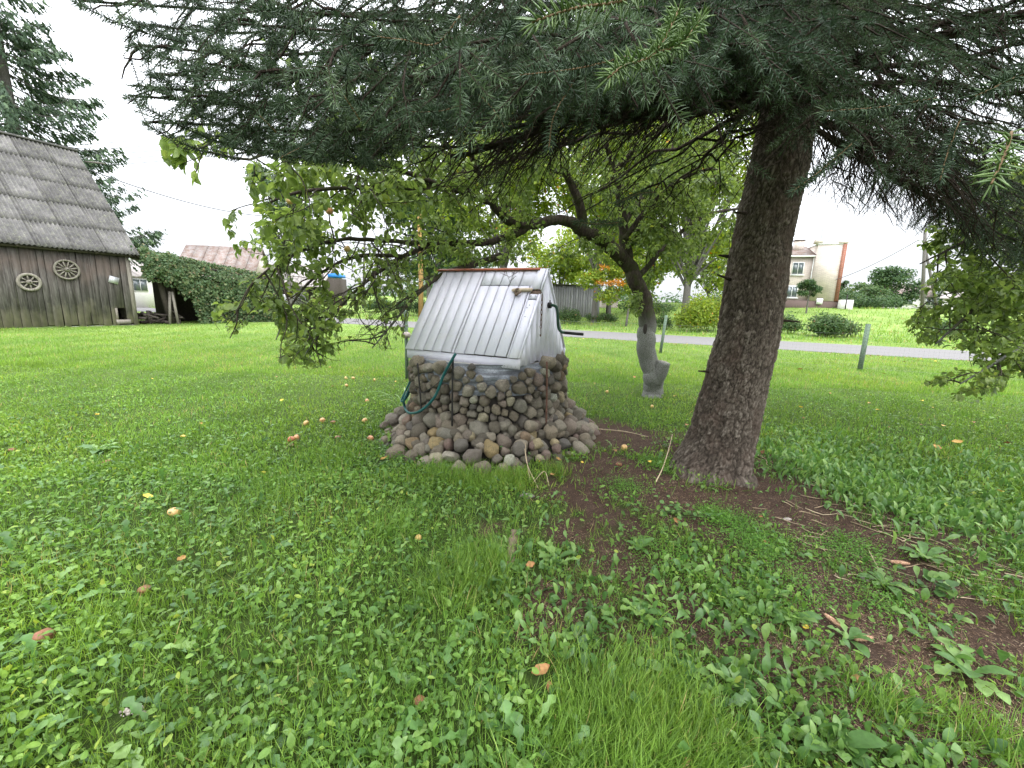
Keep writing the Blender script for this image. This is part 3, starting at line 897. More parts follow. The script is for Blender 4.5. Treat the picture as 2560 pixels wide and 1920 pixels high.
def relax(pts, Lx, n_it, y0, y1, an=1.0):
    """Lloyd-like repulsion on a strip periodic in x; pts (n,3)= x,y,weight"""
    for _ in range(n_it):
        d = pts[:, None, :2] - pts[None, :, :2]
        d[..., 0] -= Lx * np.round(d[..., 0] / Lx)
        d[..., 1] *= an
        w = (pts[:, None, 2] + pts[None, :, 2]) / 2
        D = np.sqrt((d ** 2).sum(-1)) + 1e-9
        f = np.clip(1 - D / (w * 1.12), 0, 1); np.fill_diagonal(f, 0)
        mv = (d / D[..., None] * (f * w)[..., None]).sum(1) * .28
        pts[:, :2] += mv
        pts[:, 0] %= Lx
        pts[:, 1] = np.clip(pts[:, 1], y0, y1)
    return pts

def nbrs(pts, i, Lx, k=9):
    d = pts[:, :2] - pts[i, :2]
    d[:, 0] -= Lx * np.round(d[:, 0] / Lx)
    D = np.hypot(d[:, 0], d[:, 1]); idx = np.argsort(D)[1:k]
    w = pts[i, 2] / (pts[i, 2] + pts[idx, 2])
    v = d[idx] * w[:, None]
    q = np.arange(8) * .785 + i          # outer bound where neighbours are missing
    b = pts[i, 2] * .74
    return np.concatenate([v, np.stack([np.cos(q) * b, np.sin(q) * b], 1)])

RDRUM = .86
TOPL = np.array([(900, 893), (1040, 893), (1060, 912), (1090, 898), (1150, 902), (1175, 916), (1215, 920), (1222, 944), (1250, 940), (1275, 925), (1300, 945), (1330, 925), (1352, 897), (1600, 890)], float)
well = thing('stone_well', (WELLC[0], WELLC[1], 0), 'round well shaft clad in grey and brown field stones behind wire netting', 'well')
Lx = 2 * np.pi * RDRUM
rl = np.random.default_rng(21)
N = 420
pts = np.column_stack([rl.random(N) * Lx, rl.uniform(.05, .97, N), (.064 + .090 * rl.random(N) ** 1.3)])
low = pts[:, 1] < .5
pts = relax(pts, Lx, 60, .06, .97, 1.12)
cand = []
for i in range(N):
    th = pts[i, 0] / RDRUM
    out = np.array([np.cos(th), np.sin(th), 0]); z = pts[i, 1]
    cc = np.array([WELLC[0], WELLC[1], 0]) + out * RDRUM + EZ * z
    vis = out[:2] @ (-WELLC)
    if z < .10: continue
    if vis > 0:
        q = PJ(cc)[0]
        if q[1] < np.interp(q[0], TOPL[:, 0], TOPL[:, 1]): continue
    elif z > .93: continue
    cand.append((vis, i, cc, out, th))
cand.sort(key=lambda v: -v[0])
SA = Acc()
for rank, (vis, i, cc, out, th) in enumerate(cand):
    tan = np.array([-np.sin(th), np.cos(th), 0])
    nb = nbrs(pts, i, Lx)
    size = pts[i, 2] / 2
    dep = size * rl.uniform(.75, 1.05)
    front = rank < 235
    Vr, Fr = rock(cc + out * rl.uniform(-.012, .02), tan, EZ, out, nb, dep, ICO2 if front else ICO1, i, gap=rl.uniform(.88, .99))
    r = rl.random()
    if front: obj('stone', Vr, Fr, None, MT['stone'], well, True, np.full(len(Vr), r))
    else: SA.add(Vr, Fr, None, r)
o = SA.build('stones', MT['stone'], well, True); meta(o, kind='stuff')
# core, coloured dark so the voids between the stones read as shade
a = np.linspace(0, 2 * np.pi, 49)[:-1]
def ring(r, z, wob=0): return np.column_stack([WELLC[0] + (r + wob * np.sin(a * 7)) * np.cos(a), WELLC[1] + (r + wob * np.sin(a * 5)) * np.sin(a), np.full(48, z)])
Vc = np.concatenate([ring(.84, 0), ring(.82, .72), ring(.80, .74)]); ii = np.arange(48)
F4 = np.concatenate([np.stack([ii, (ii + 1) % 48, (ii + 1) % 48 + 48, ii + 48], 1), np.stack([ii + 48, (ii + 1) % 48 + 48, (ii + 1) % 48 + 96, ii + 96], 1)])
obj('core', Vc, None, F4, MT['dark'], well)
# crumpled plastic sheet round the concrete rim
zz = np.linspace(.60, .905, 14); aa = np.linspace(0, 2 * np.pi, 241)[:-1]
AA, ZZ = np.meshgrid(aa, zz)
pp = np.stack([np.cos(AA) * .85, np.sin(AA) * .85, ZZ], -1)
w_ = sn(pp.reshape(-1, 3) * [1, 1, 9], 4.0, 3).reshape(AA.shape) * .014 + sn(pp.reshape(-1, 3) * [1, 1, 3], 9.0, 5).reshape(AA.shape) * .008
rr = .845 + w_ * 1.5 - .05 * np.clip((ZZ - .80) / .1, 0, 1)
Vp = np.stack([WELLC[0] + rr * np.cos(AA), WELLC[1] + rr * np.sin(AA), ZZ], -1).reshape(-1, 3)
i0 = (np.arange(13)[:, None] * 240 + np.arange(240)[None]).ravel(); j0 = (np.arange(13)[:, None] * 240 + (np.arange(240)[None] + 1) % 240).ravel()
obj('plastic_sheet', Vp, None, np.stack([i0, j0, j0 + 240, i0 + 240], 1), MT['sheet'], well, True)
# concrete lid under the cover
Vl = np.concatenate([ring(.79, .84), ring(.79, .893)])
obj('rim_lid', Vl, [(48, 48 + i, 49 + i) for i in range(1, 47)], np.stack([ii, (ii + 1) % 48, (ii + 1) % 48 + 48, ii + 48], 1), MT['concrete'], well)

def oncyl(px, py, r):
    d = ray(px, py); o2 = CAMP[:2] - WELLC
    A_, B_, C_ = d[:2] @ d[:2], 2 * o2 @ d[:2], o2 @ o2 - r * r
    D_ = B_ * B_ - 4 * A_ * C_
    t = (-B_ - np.sqrt(max(D_, 0))) / (2 * A_)
    return CAMP + d * t

# rusty rods that hold the netting
for pts_, r_, m_, lb in [([(1133, 893), (1131, 960), (1130, 1060)], .0085, 'iron', 'dark iron rod'), ([(1044, 908), (1050, 980), (1056, 1040)], .008, 'iron', 'dark iron rod'),
                         ([(1367, 904), (1367, 980), (1366, 1064)], .010, 'rust', 'flaking rusty rod')]:
    P = [oncyl(x, y, .93) for x, y in pts_]
    P[-1] = P[-1] + np.array([0, 0, -.1])
    o = tube('rod', smooth_path(P, 8), r_, MT[m_], well, 8); o['label'] = lb
for th in (1.2, 2.6):
    p = np.array([WELLC[0] + .93 * np.cos(th), WELLC[1] + .93 * np.sin(th)])
    tube('rod', [(p[0], p[1], .05), (p[0], p[1], .95)], .008, MT['iron'], well, 8)

# chicken wire: hexagon netting as fine ribbons round the stones
A = Acc()
hx, hz = .036, .031
nth = int(2 * np.pi * .915 / hx); segs = []
for k in range(int(.78 / hz)):
    z0 = .14 + k * hz
    for j in range(nth):
        a0 = (j + .5 * (k % 2)) / nth * 2 * np.pi; da = 2 * np.pi / nth
        if np.cos(a0 - math.atan2(-WELLC[1], -WELLC[0])) < -.15: continue
        segs.append((a0, z0, a0 + da / 2, z0 + hz * .4)); segs.append((a0 + da / 2, z0 + hz * .4, a0 + da, z0)); segs.append((a0 + da / 2, z0 + hz * .4, a0 + da / 2, z0 + hz))
S = np.array(segs)
def cylp(a_, z_):
    r_ = .918 + .012 * np.sin(a_ * 23 + z_ * 19) + .008 * np.sin(a_ * 51 - z_ * 40)
    return np.stack([WELLC[0] + r_ * np.cos(a_), WELLC[1] + r_ * np.sin(a_), z_], 1)
P0, P1 = cylp(S[:, 0], S[:, 1]), cylp(S[:, 2], S[:, 3])
dd = P1 - P0; L = np.linalg.norm(dd, axis=1)
outn = np.stack([np.cos(S[:, 0]), np.sin(S[:, 0]), np.zeros(len(S))], 1)
RIB = (np.array([(-.5, 0, 0), (.5, 0, 0), (.5, 1, 0), (-.5, 1, 0)], float), np.array([(0, 1, 2, 3)]))
A.scatter(RIB, P0, frames(dd, outn), np.stack([np.full(len(L), .0010), L, L], 1), np.full(len(L), .5))
o = A.build('wire_netting', MT['iron'], well); meta(o, kind='stuff')

# ------------------------------------------------------------------ skirt of loose cobbles
pile = thing('stone_pile', (WELLC[0], WELLC[1] - 1.0, 0), 'low skirt of loose rounded cobbles heaped round the foot of the well', 'stone pile')
Lx = 2 * np.pi * 1.06
N = 235
pts = np.column_stack([rl.random(N) * Lx, rl.uniform(0, .44, N), .085 + .115 * rl.random(N) ** 1.4])
pts = relax(pts, Lx, 70, .0, .44, 1.0)
cand = []
for i in range(N):
    th = pts[i, 0] / 1.06; u = pts[i, 1] / .44          # u 0 = outer foot, 1 = against the drum
    r0 = 1.22 - .34 * u + .05 * np.sin(th * 3 + 1) + .03 * np.sin(th * 7)
    z = .01 + .27 * u ** .9
    sl = unit(np.array([.5, 0, .25]))                     # slope direction inward/up in (r,z)
    out = np.array([np.cos(th), np.sin(th), 0])
    cc = np.array([WELLC[0], WELLC[1], 0]) + out * r0 + EZ * z
    vis = out[:2] @ (-WELLC)
    cand.append((vis, i, cc, out, th))
cand.sort(key=lambda v: -v[0])
SA = Acc()
for rank, (vis, i, cc, out, th) in enumerate(cand):
    tan = np.array([-np.sin(th), np.cos(th), 0])
    inw = unit(-out * .5 + EZ * .24); nrm = np.cross(tan, inw); nrm = nrm if nrm[2] > 0 else -nrm
    nb = nbrs(pts, i, Lx)
    size = pts[i, 2] / 2
    an = rl.normal(0, .25)
    nrm2 = unit(nrm + tan * rl.normal(0, .2) + inw * rl.normal(0, .2))
    Vr, Fr = rock(cc + nrm * rl.uniform(-.03, .04), tan, inw, nrm2, nb, size * rl.uniform(.72, 1.0), ICO2 if rank < 170 else ICO1, i + 900, p=3.6, gap=rl.uniform(1.0, 1.10))
    r = rl.random()
    if rank < 170: obj('stone', Vr, Fr, None, MT['stone'], pile, True, np.full(len(Vr), r))
    else: SA.add(Vr, Fr, None, r)
o = SA.build('stones', MT['stone'], pile, True); meta(o, kind='stuff')
# cobbles lying on top of the layer
for k in range(40):
    th = rl.uniform(np.pi * .95, np.pi * 2.05); u = rl.random()
    r0 = 1.22 - .30 * u; s = rl.uniform(.045, .08)
    cc = np.array([WELLC[0] + r0 * np.cos(th), WELLC[1] + r0 * np.sin(th), .055 + .25 * u])
    nb = [s * np.array([np.cos(q), np.sin(q)]) * rl.uniform(.85, 1.25) for q in np.arange(6) * 1.05 + rl.random()]
    ax = unit(np.array([np.cos(th + 1.57), np.sin(th + 1.57), rl.normal(0, .3)])); az = unit(np.cross(ax, rl.normal(size=3))); az = az if az[2] > 0 else -az
    Vr, Fr = rock(cc, ax, np.cross(az, ax), az, nb, s * rl.uniform(.7, .9), ICO2, 2000 + k, p=3.4, gap=1.0)
    obj('stone', Vr, Fr, None, MT['stone'], pile, True, np.full(len(Vr), rl.random()))
# earth under the cobbles
Vc = np.concatenate([ring(1.20, -.05, .02), ring(1.0, .14), ring(.84, .24)])
F4 = np.concatenate([np.stack([ii, (ii + 1) % 48, (ii + 1) % 48 + 48, ii + 48], 1), np.stack([ii + 48, (ii + 1) % 48 + 48, (ii + 1) % 48 + 96, ii + 96], 1)])
obj('earth_core', Vc, None, F4, MT['dark'], pile)

# ------------------------------------------------------------------ white boarded cover
TH = -.463
ca = np.array([np.cos(TH), np.sin(TH), 0]); cbk = np.array([-np.sin(TH), np.cos(TH), 0])      # along the ridge, towards the back
CC = np.array([-.27, 4.855, 0]); CL, CW, CZ0, CZ1 = 1.40, 1.26, .977, 1.85
cover = thing('well_cover', (CC[0], CC[1], .9), 'white boarded gable cover with hatch and crank standing on the stone well', 'well cover')
def cpt(s, t, z): return CC + ca * s + cbk * t + EZ * z
slope_f = np.array([0, 0, 0]) + cbk * (-CW / 2) + EZ * (CZ0 - CZ1); SLEN = np.linalg.norm(slope_f)
def face(side):
    dn = unit(cbk * (side * CW / 2) + EZ * (CZ0 - CZ1)); nr = unit(cbk * side * (CZ1 - CZ0) + EZ * CW / 2)
    return dn, nr
rl = np.random.default_rng(5)
dn0, nr0 = face(-1)
def board(s0, s1, t0, t1, side, lift=0.0, th=.018, name='plank', mat='paint', par=None, skew=0.0):
    dn, nr = face(side)
    c = CC + EZ * CZ1 + ca * (s0 + s1) / 2 + dn * (t0 + t1) / 2 * SLEN + nr * (lift + th / 2)
    dn2 = unit(dn + ca * skew)
    V, F = box_vf(c, ca, dn2, nr, s1 - s0, (t1 - t0) * SLEN, th)
    # bevel-like chamfer: narrow the outer face
    cen = c
    for k in range(4, 8): V[k] = V[k] - ca * np.sign((V[k] - cen) @ ca) * .0022
    return obj(name, V, None, F, MT[mat], par or cover)
g_ = .0042
fr_ = [-.70, -.575, -.455, -.34, -.22, -.095]
for k in range(5): board(fr_[k] + g_, fr_[k + 1] - g_, .0, 1.0 + rl.uniform(-.004, .006), -1, rl.uniform(0, .002))
board(-.095 + g_, -.060, 0, 1.0, -1)
# hatch and the short boards above it
dx = [-.052, .072, .190, .305, .425, .552]
for k in range(5): board(dx[k] + g_, dx[k + 1] - g_ if k < 4 else .60, 0, .195 + rl.uniform(-.006, .003), -1, .001)
hatch = board(-.047, .548, .235, .985, -1, -.016, .014, name='hatch', mat='dark_wood'); hatch['label'] = 'boarded hatch of the cover'
for k in range(5):
    board(dx[k] + g_ + (.003 if k == 0 else 0), dx[k + 1] - g_, .212, 1.0 + rl.uniform(-.006, .004), -1, .007 + rl.uniform(0, .0015), par=hatch)
board(.556, .576, .20, 1.0, -1, 0)
board(.582, .672, .0, .245, -1, .012)
board(.677, .70, -.005, .25, -1, .006)
board(.578, .69, .255, .30, -1, -.006, name='latch_block', mat='bark_brown')
board(.584, .668, .302, .352, -1, .003)
board(.580, .672, .37, 1.0, -1, .003)
board(.676, .700, .30, 1.0, -1, .005)
V, F = box_vf(CC + EZ * CZ1 + dn0 * SLEN * .5 - nr0 * .024, ca, dn0, nr0, 1.36, SLEN * .98, .012); obj('seam_backing', V, None, F, MT['dark_wood'], cover)  # added dark sheet that makes the seams between the boards read as shade
# back slope
for k in range(11):
    s0 = -.70 + k * 1.40 / 11
    board(s0 + g_, s0 + 1.40 / 11 - g_, 0, 1.0, 1)
# fascia and corner
dn, nr = face(-1)
V, F = box_vf(cpt(0, -CW / 2 + .012, CZ0 - .048), ca, cbk, EZ, 1.375, .018, .088); obj('fascia', V, None, F, MT['paint'], cover)
V, F = box_vf(cpt(0, -CW / 2 + .020, CZ0 - .095), ca, cbk, EZ, 1.37, .012, .012); obj('lower_lip', V, None, F, MT['paint'], cover)
V, F = box_vf(cpt(0, CW / 2 - .012, CZ0 - .04), ca, cbk, EZ, 1.40, .018, .10); obj('fascia', V, None, F, MT['paint'], cover)
# gable boards
for sgn in (1, -1):
    n = 10; ww = (CW - .03) / n
    for k in range(n):
        t0 = -CW / 2 + .015 + k * ww + .0025; t1 = t0 + ww - .005
        zt = lambda t: CZ1 - .012 - (CZ1 - CZ0) * abs(t) / (CW / 2)
        zb = .90 + (.0 if k != 3 else .012) + rl.uniform(-.004, .004)
        x0 = sgn * .682
        poly = [cpt(x0, t0, zb), cpt(x0, t1, zb), cpt(x0, t1, zt(t1))]
        if t0 < 0 < t1: poly.append(cpt(x0, 0, zt(0)))
        poly.append(cpt(x0, t0, zt(t0)))
        if sgn < 0: poly = poly[::-1]
        prism('plank', poly, -ca * .016 * sgn, MT['paint'], cover)
# ridge strip
P = [cpt(s, 0, CZ1 + .012) for s in (-.70, .60)]
V, F = box_vf(cpt(-.05, -.012, CZ1 + .016), ca, unit(cbk + EZ * .25), unit(EZ - cbk * .25), 1.32, .075, .012); obj('ridge_strip', V, None, F, MT['red_strip'], cover)
V, F = box_vf(cpt(.66, 0, CZ1 + .010), ca, cbk, EZ, .09, .05, .014); obj('ridge_cap', V, None, F, MT['paint'], cover)
# latch: pale peg with a knot of rag / wood on the hatch, hooked in the block
def onface(s, t, h=0.03): return CC + EZ * CZ1 + ca * s + dn * t * SLEN + nr * h
P = [onface(.37, .275, .04), onface(.42, .272, .042), onface(.50, .268, .04), onface(.60, .262, .035)]
lt = tube('latch_peg', smooth_path(P, 10), np.array([.008, .016, .019, .02, .02, .019, .019, .02, .02, .016]), MT['paint_old'], cover, 8)
Pk = [onface(.455, .30, .05) + ca * .028 * np.cos(q) + dn * .034 * np.sin(q) + nr * .012 * np.sin(2 * q) for q in np.linspace(0, 5.2, 14)]
tube('latch_knot', Pk, .013, MT['bark_brown'], cover, 7)
# eye bolts / nail heads on the right strip
for s, t in ((.60, .325), (.65, .325), (.62, .43), (.60, .46), (.61, .56)):
    V0, F0 = ICO1
    obj('nail', onface(s, t, .022) + V0 * .005, F0, None, MT['iron'], cover)
# crank
cz = 1.49; tq = .06
hub = cpt(.685, tq, cz)
kn = [cpt(.70, tq, cz), cpt(.745, tq, cz), cpt(.775, tq + .005, cz - .02), cpt(.79, tq + .01, cz - .09), cpt(.80, tq + .02, cz - .22), cpt(.83, tq + .03, cz - .275), cpt(.88, tq + .03, cz - .285)]
cr = tube('crank', smooth_path(kn, 26), .0155, MT['green_paint'], cover, 10)
tube('crank_grip', [cpt(.875, tq + .03, cz - .285), cpt(1.08, tq + .03, cz - .290)], .0165, MT['iron'], cover, 10)
tube('axle_boss', [cpt(.678, tq, cz), cpt(.715, tq, cz)], .033, MT['iron'], cover, 10)
tube('axle_pin', [cpt(.70, tq, cz - .03), cpt(.70, tq, cz + .055)], .007, MT['iron'], cover, 6)

# chain hanging from the right barge edge
ch = thing('hook_chain', onface(.70, .30, .03), 'short rusty chain with hook hanging down the gable of the white cover', 'chain')
top = onface(.705, .285, .02)
def torus_link(c, ax, ay, rx, ry, r, name='link'):
    q = np.linspace(0, 2 * np.pi, 17)
    P = np.array([c + ax * rx * np.cos(k) + ay * ry * np.sin(k) for k in q])
    V, F3, F4 = tube_vf(P, r, 6, False)
    return obj(name, V, None, F4, MT['rust'], ch, True)
zc = top[2] - .045; b0 = cpt(.705, 0, 0)
tpos = (top - CC) @ cbk + .012
for k in range(6):
    c = cpt(.708, tpos, zc)
    big = k % 2 == 0
    torus_link(c, cbk if big else ca, EZ, .0145 if big else .008, .032, .0035)
    zc -= .050
torus_link(cpt(.708, tpos, zc + .004), cbk, EZ, .020, .020, .0035, 'ring')
zc -= .02
Ph = [cpt(.708, tpos, zc), cpt(.708, tpos + .004, zc - .03), cpt(.708, tpos + .010, zc - .055), cpt(.708, tpos + .004, zc - .075), cpt(.708, tpos - .010, zc - .072), cpt(.708, tpos - .014, zc - .055)]
tube('hook', smooth_path(Ph, 14), .004, MT['rust'], ch, 6)
tube('hanging_wire', smooth_path([onface(.62, .27, .03), onface(.67, .262, .045), onface(.70, .275, .04), cpt(.708, tpos, top[2] - .01)], 10), .003, MT['rust'], ch, 5)
# stub of dead spruce twig lying on the hatch boards comes with the spruce

# hose and black cable looped over the drum
hp = [(1139, 884), (1128, 903), (1110, 935), (1100, 962), (1088, 990), (1068, 1014), (1045, 1030), (1022, 1032), (1012, 1018), (1010, 1000), (1016, 986), (1026, 965), (1033, 935)]
P = [oncyl(x, y, .965) for x, y in hp[:7]] + [oncyl(x, y, .955) for x, y in hp[7:9]] + [W(x, y, 4.55 + .03 * k) for k, (x, y) in enumerate(hp[9:])]
P.append(W(1036, 900, 4.72))
tag_ = tube('garden_hose', smooth_path(P, 60), .0135, MT['hose'], None, 10)
meta(tag_, 'dark green rubber hose looped down from under the white cover', 'hose')
P = [W(1034, 905, 4.8), W(1030, 940, 4.75), W(1018, 968, 4.7), W(1008, 990, 4.66), W(1003, 1003, 4.62), W(1012, 1000, 4.6), W(1024, 980, 4.62), W(1034, 955, 4.68), W(1038, 915, 4.75)]
meta(tube('garden_hose', smooth_path(P, 40), .011, MT['hose'], None, 8), 'second thinner green hose bunched at the left side of the well', 'hose')
P = [oncyl(1136, 893, .95), oncyl(1128, 915, .955), oncyl(1110, 942, .955), oncyl(1085, 965, .95), oncyl(1060, 980, .95), oncyl(1042, 978, .95), W(1034, 962, 4.66), W(1034, 930, 4.68), W(1037, 898, 4.7)]
meta(tube('black_cable', smooth_path(P, 40), .0045, MT['cable'], None, 6), 'thin black cable sagging across the stones beside the hose', 'cable')
# ------------------------------------------------------------------ the big spruce
spruce = thing('spruce_tree', (1.98, 3.68, 0), 'large blue spruce with thick scaly trunk and low branches spreading over the well', 'tree')
rl = np.random.default_rng(11)

def voro(u, v, ncols, seed, per):
    """F1, F2-F1 and a random value per cell on a (u periodic, v) plane, unit cells"""
    r = np.random.default_rng(seed); T = r.random((per, 400, 3))
    iu, iv = np.floor(u).astype(int), np.floor(v).astype(int)
    f1 = np.full(u.shape, 9.0); f2 = np.full(u.shape, 9.0); cid = np.zeros(u.shape)
    for a in (-1, 0, 1):
        for b in (-1, 0, 1):
            cu, cv = iu + a, iv + b
            t = T[cu % per, cv % 400]
            d = np.hypot(cu + t[..., 0] - u, cv + t[..., 1] - v)
            m = d < f1
            f2 = np.where(m, f1, np.minimum(f2, d)); cid = np.where(m, t[..., 2], cid); f1 = np.where(m, d, f1)
    return f1, f2 - f1, cid

_tk = []
for py_, xl, xr in ((1156, 1690, 1877), (1080, 1722, 1895), (972, 1755, 1916), (834, 1795, 1950), (700, 1818, 1972), (605, 1836, 1984), (500, 1860, 2008), (421, 1880, 2030)):
    a_, b_ = W(xl, py_, 3.7), W(xr, py_, 3.7); _tk.append(((a_[0] + b_[0]) / 2, 3.70 + .02 * a_[2], a_[2], (b_[0] - a_[0]) / 2 * .876 - .014))
_z0 = _tk[0]
TRUNK = np.array([(_z0[0] - .05, 3.58, -.06, _z0[3] * 1.12), (_z0[0] - .02, 3.62, .08, _z0[3] * 1.05)] + _tk + [(_tk[-1][0] + .04, 3.78, 3.2, .18), (_tk[-1][0] + .06, 3.8, 4.0, .165), (2.22, 3.8, 6.0, .15), (2.22, 3.8, 9.0, .08), (2.22, 3.8, 11.5, .015)])
zt = np.concatenate([np.linspace(-.05, 4.0, 420), np.linspace(4.1, 11.5, 40)])
cols = [np.interp(zt, TRUNK[:, 2], TRUNK[:, k]) for k in (0, 1, 3)]
nth = 250
aa = np.linspace(0, 2 * np.pi, nth + 1)[:-1]
AA, ZI = np.meshgrid(aa, zt)
per = 64
u = AA / (2 * np.pi) * per; v = ZI / .055
wu = .38 * sn(np.stack([np.cos(AA) * 3, np.sin(AA) * 3, ZI * 6], -1).reshape(-1, 3), 1.6, 2).reshape(AA.shape)
f1, fd, cid = voro(u + wu, v + .5 * wu + .25 * np.sin(u * 2.7), per, 4, per)
_, fd3, cid3 = voro((u + wu) * .42, v * .34 + .2 * wu, 27, 17, 27) if False else voro(AA / (2 * np.pi) * 24 + wu, ZI / .15 + .8 * wu, 24, 17, 24)
_, fd2, cid2 = voro((u + wu) * 2, v * 2.3, per * 2, 9, per * 2)
crack = np.exp(-(fd / .12) ** 2) * (.55 + .45 * np.roll(cid2, 7, 1))
tilt = (np.modf(v)[0] - .5) * (cid - .3)
h = .010 * cid3 * (1 - np.exp(-(fd3 / .1) ** 2)) + (1 - crack) * (.009 + .011 * cid) + (1 - np.exp(-(fd2 / .12) ** 2)) * .005 * (.4 + cid2) + .007 * tilt + .0015 * sn(np.stack([AA * 9, v * 6], -1).reshape(-1, 2), 3.0, 5).reshape(AA.shape)
flare = np.clip((.38 - ZI) / .38, 0, 1) ** 1.8
roots = flare * ((.13 * np.clip(np.cos((AA - 3.35) * 1.0), 0, 1) ** 5) + .05 * np.clip(np.cos(AA - 5.35), 0, 1) ** 9 + .06 * np.clip(np.cos(AA - 1.2), 0, 1) ** 6 + .03 * np.sin(AA * 5 + .6))
rad = cols[2][:, None] * (1 + .03 * np.sin(AA * 2 + ZI * 1.3) + .02 * np.sin(AA * 5 - ZI * 2)) + roots + h * np.clip(cols[2][:, None] / .25, .2, 1)
V = np.stack([cols[0][:, None] + rad * np.cos(AA), cols[1][:, None] + rad * np.sin(AA), ZI], -1).reshape(-1, 3)
nz = len(zt)
i0 = (np.arange(nz - 1)[:, None] * nth + np.arange(nth)[None]).ravel(); j0 = (np.arange(nz - 1)[:, None] * nth + (np.arange(nth)[None] + 1) % nth).ravel()
shade = np.clip(.05 + .95 * (1 - crack) * (.35 + .65 * cid) * (.45 + .55 * cid2) * (1 - .5 * np.exp(-(fd2 / .12) ** 2)) * (.7 + .6 * cid3) * (1 - .55 * np.exp(-(fd3 / .09) ** 2)), 0, 1)
obj('trunk', V, None, np.stack([i0, j0, j0 + nth, i0 + nth], 1), MT['bark'], spruce, True, shade.ravel())

def tr(z):  # trunk axis and radius
    return np.array([np.interp(z, TRUNK[:, 2], TRUNK[:, 0]), np.interp(z, TRUNK[:, 2], TRUNK[:, 1]), z])

# dead stubs
for z, an in ((2.28, 3.5), (1.95, 2.9), (1.42, -.2), (2.55, .3), (1.75, 3.3), (.95, 3.2)):
    p = tr(z) + .24 * np.array([np.cos(an), np.sin(an), 0]); d = np.array([np.cos(an), np.sin(an), rl.uniform(-.1, .3)])
    tube('stub', [p, p + d * .05, p + d * rl.uniform(.08, .16)], np.array([.016, .011, .006]), MT['sp_twig'], spruce, 7)

# ---- branches: explicit ones that the photograph shows, then whorls
def limb_path(z0, tip, lift, n=14, wig=.03):
    a = tr(z0); tip = np.asarray(tip, float)
    t = np.linspace(0, 1, n)[:, None]
    mid = (a + tip) / 2 + np.array([0, 0, lift])
    P = (1 - t) ** 2 * a + 2 * t * (1 - t) * mid + t ** 2 * tip
    P[1:-1] += rl.normal(0, wig, (n - 2, 3)) * np.sin(t[1:-1] * np.pi)
    return P
LIMBS = []
def L_(z0, px, py, dep, lift=.12, dens=1.0, sec=.62):
    LIMBS.append((3.02 + (z0 - 2.3) * 1.05, W(px, py, dep), lift, dens, sec))
L_(2.55, 372, 306, 1.95, -.22); L_(2.6, 320, 238, 1.80, -.28); L_(2.7, 415, 222, 1.70, -.25); L_(2.8, 388, 183, 1.85, -.2); L_(2.9, 345, 112, 1.6, -.2); L_(3.1, 195, 2, 1.75, -.2); L_(3.0, 330, 60, 2.0, -.2); L_(2.6, 480, 340, 2.2, -.2)
L_(2.7, 520, 160, 1.5, -.2); L_(2.9, 600, 60, 1.6, -.15); L_(2.65, 560, 260, 1.75, -.2); L_(3.2, 420, -30, 1.9, -.1); L_(3.3, 700, -60, 1.5, -.1); L_(2.9, 760, 30, 1.5, -.1); L_(3.3, 1000, -80, 1.5, -.05); L_(3.2, 1250, -60, 1.4, 0); L_(2.6, 700, 390, 1.9, -.15)
L_(2.6, 640, 330, 1.7, -.15); L_(2.5, 820, 370, 2.1, -.05); L_(2.8, 640, 180, 1.35, -.1); L_(2.9, 860, 120, 1.2, .0); L_(2.7, 980, 260, 1.35, .12); L_(2.9, 1120, 120, 1.0, .15)
L_(2.6, 1130, 330, 1.8, .12, .7); L_(2.45, 1260, 300, 1.7, .1, .7); L_(2.8, 1330, 150, 1.15, .12); L_(2.95, 1480, 30, .95, .12, .8); L_(2.6, 1500, 240, 1.5, .1, .6)
L_(2.35, 1420, 520, 3.0, .08, .5, .5); L_(2.3, 1570, 500, 2.6, .08, .6, .45); L_(2.5, 1690, 300, 1.7, .1, .7); L_(2.9, 1800, 120, 1.3, .15); L_(2.6, 1960, 330, 2.2, .1, .8, .45)
L_(3.35, 1650, -80, 1.4, .0); L_(3.1, 1400, -40, 1.25, .0); L_(3.0, 2080, 60, 1.4, .15, .8); L_(2.7, 2100, 300, 1.6, .1, .8); L_(2.45, 2330, 420, 2.1, .1); L_(2.6, 2500, 330, 1.7, .1); L_(2.9, 2440, 150, 1.6, .12); L_(3.1, 2280, 30, 1.9, .15, .6)
L_(2.45, 2240, 535, 3.6, .15, .8); L_(2.5, 2120, 520, 4.4, .2, .8); L_(2.5, 2420, 560, 3.7, .12, 1.2); L_(2.35, 2560, 560, 3.2, .1, 1.2); L_(2.4, 2620, 620, 4.2, .1, 1.3); L_(2.6, 2500, 480, 4.6, .2, 1.2); L_(2.55, 2620, 430, 3.4, .1, 1.2)
L_(2.45, 2480, 600, 3.6, .1, 1.4); L_(2.5, 2600, 540, 3.9, .1, 1.4); L_(2.35, 2600, 680, 4.6, .1, 1.3); L_(2.35, 2520, 640, 4.4, .1, 1.2); L_(2.7, 2330, 420, 3.3, .1)
for z0, an, ln, dz in [(2.6, 1.0, 3.6, -.3), (2.75, 1.6, 3.7, -.2), (2.6, 2.1, 3.5, -.15), (2.9, 2.5, 3.5, -.2), (2.55, 2.75, 3.3, .0), (3.1, 1.9, 3.4, -.3), (3.0, .5, 3.6, -.5), (2.8, 3.0, 3.6, -.2), (2.65, 3.3, 3.4, -.15),
                       (3.3, 2.3, 3.4, -.3), (3.3, 1.2, 3.4, -.3), (3.2, 3.2, 3.5, -.5), (3.3, .1, 3.5, -.7)]:
    a = tr(z0 + .65); LIMBS.append((z0 + .65, a + np.array([np.cos(an) * ln, np.sin(an) * ln, dz - .35]), .1, .6, .6))
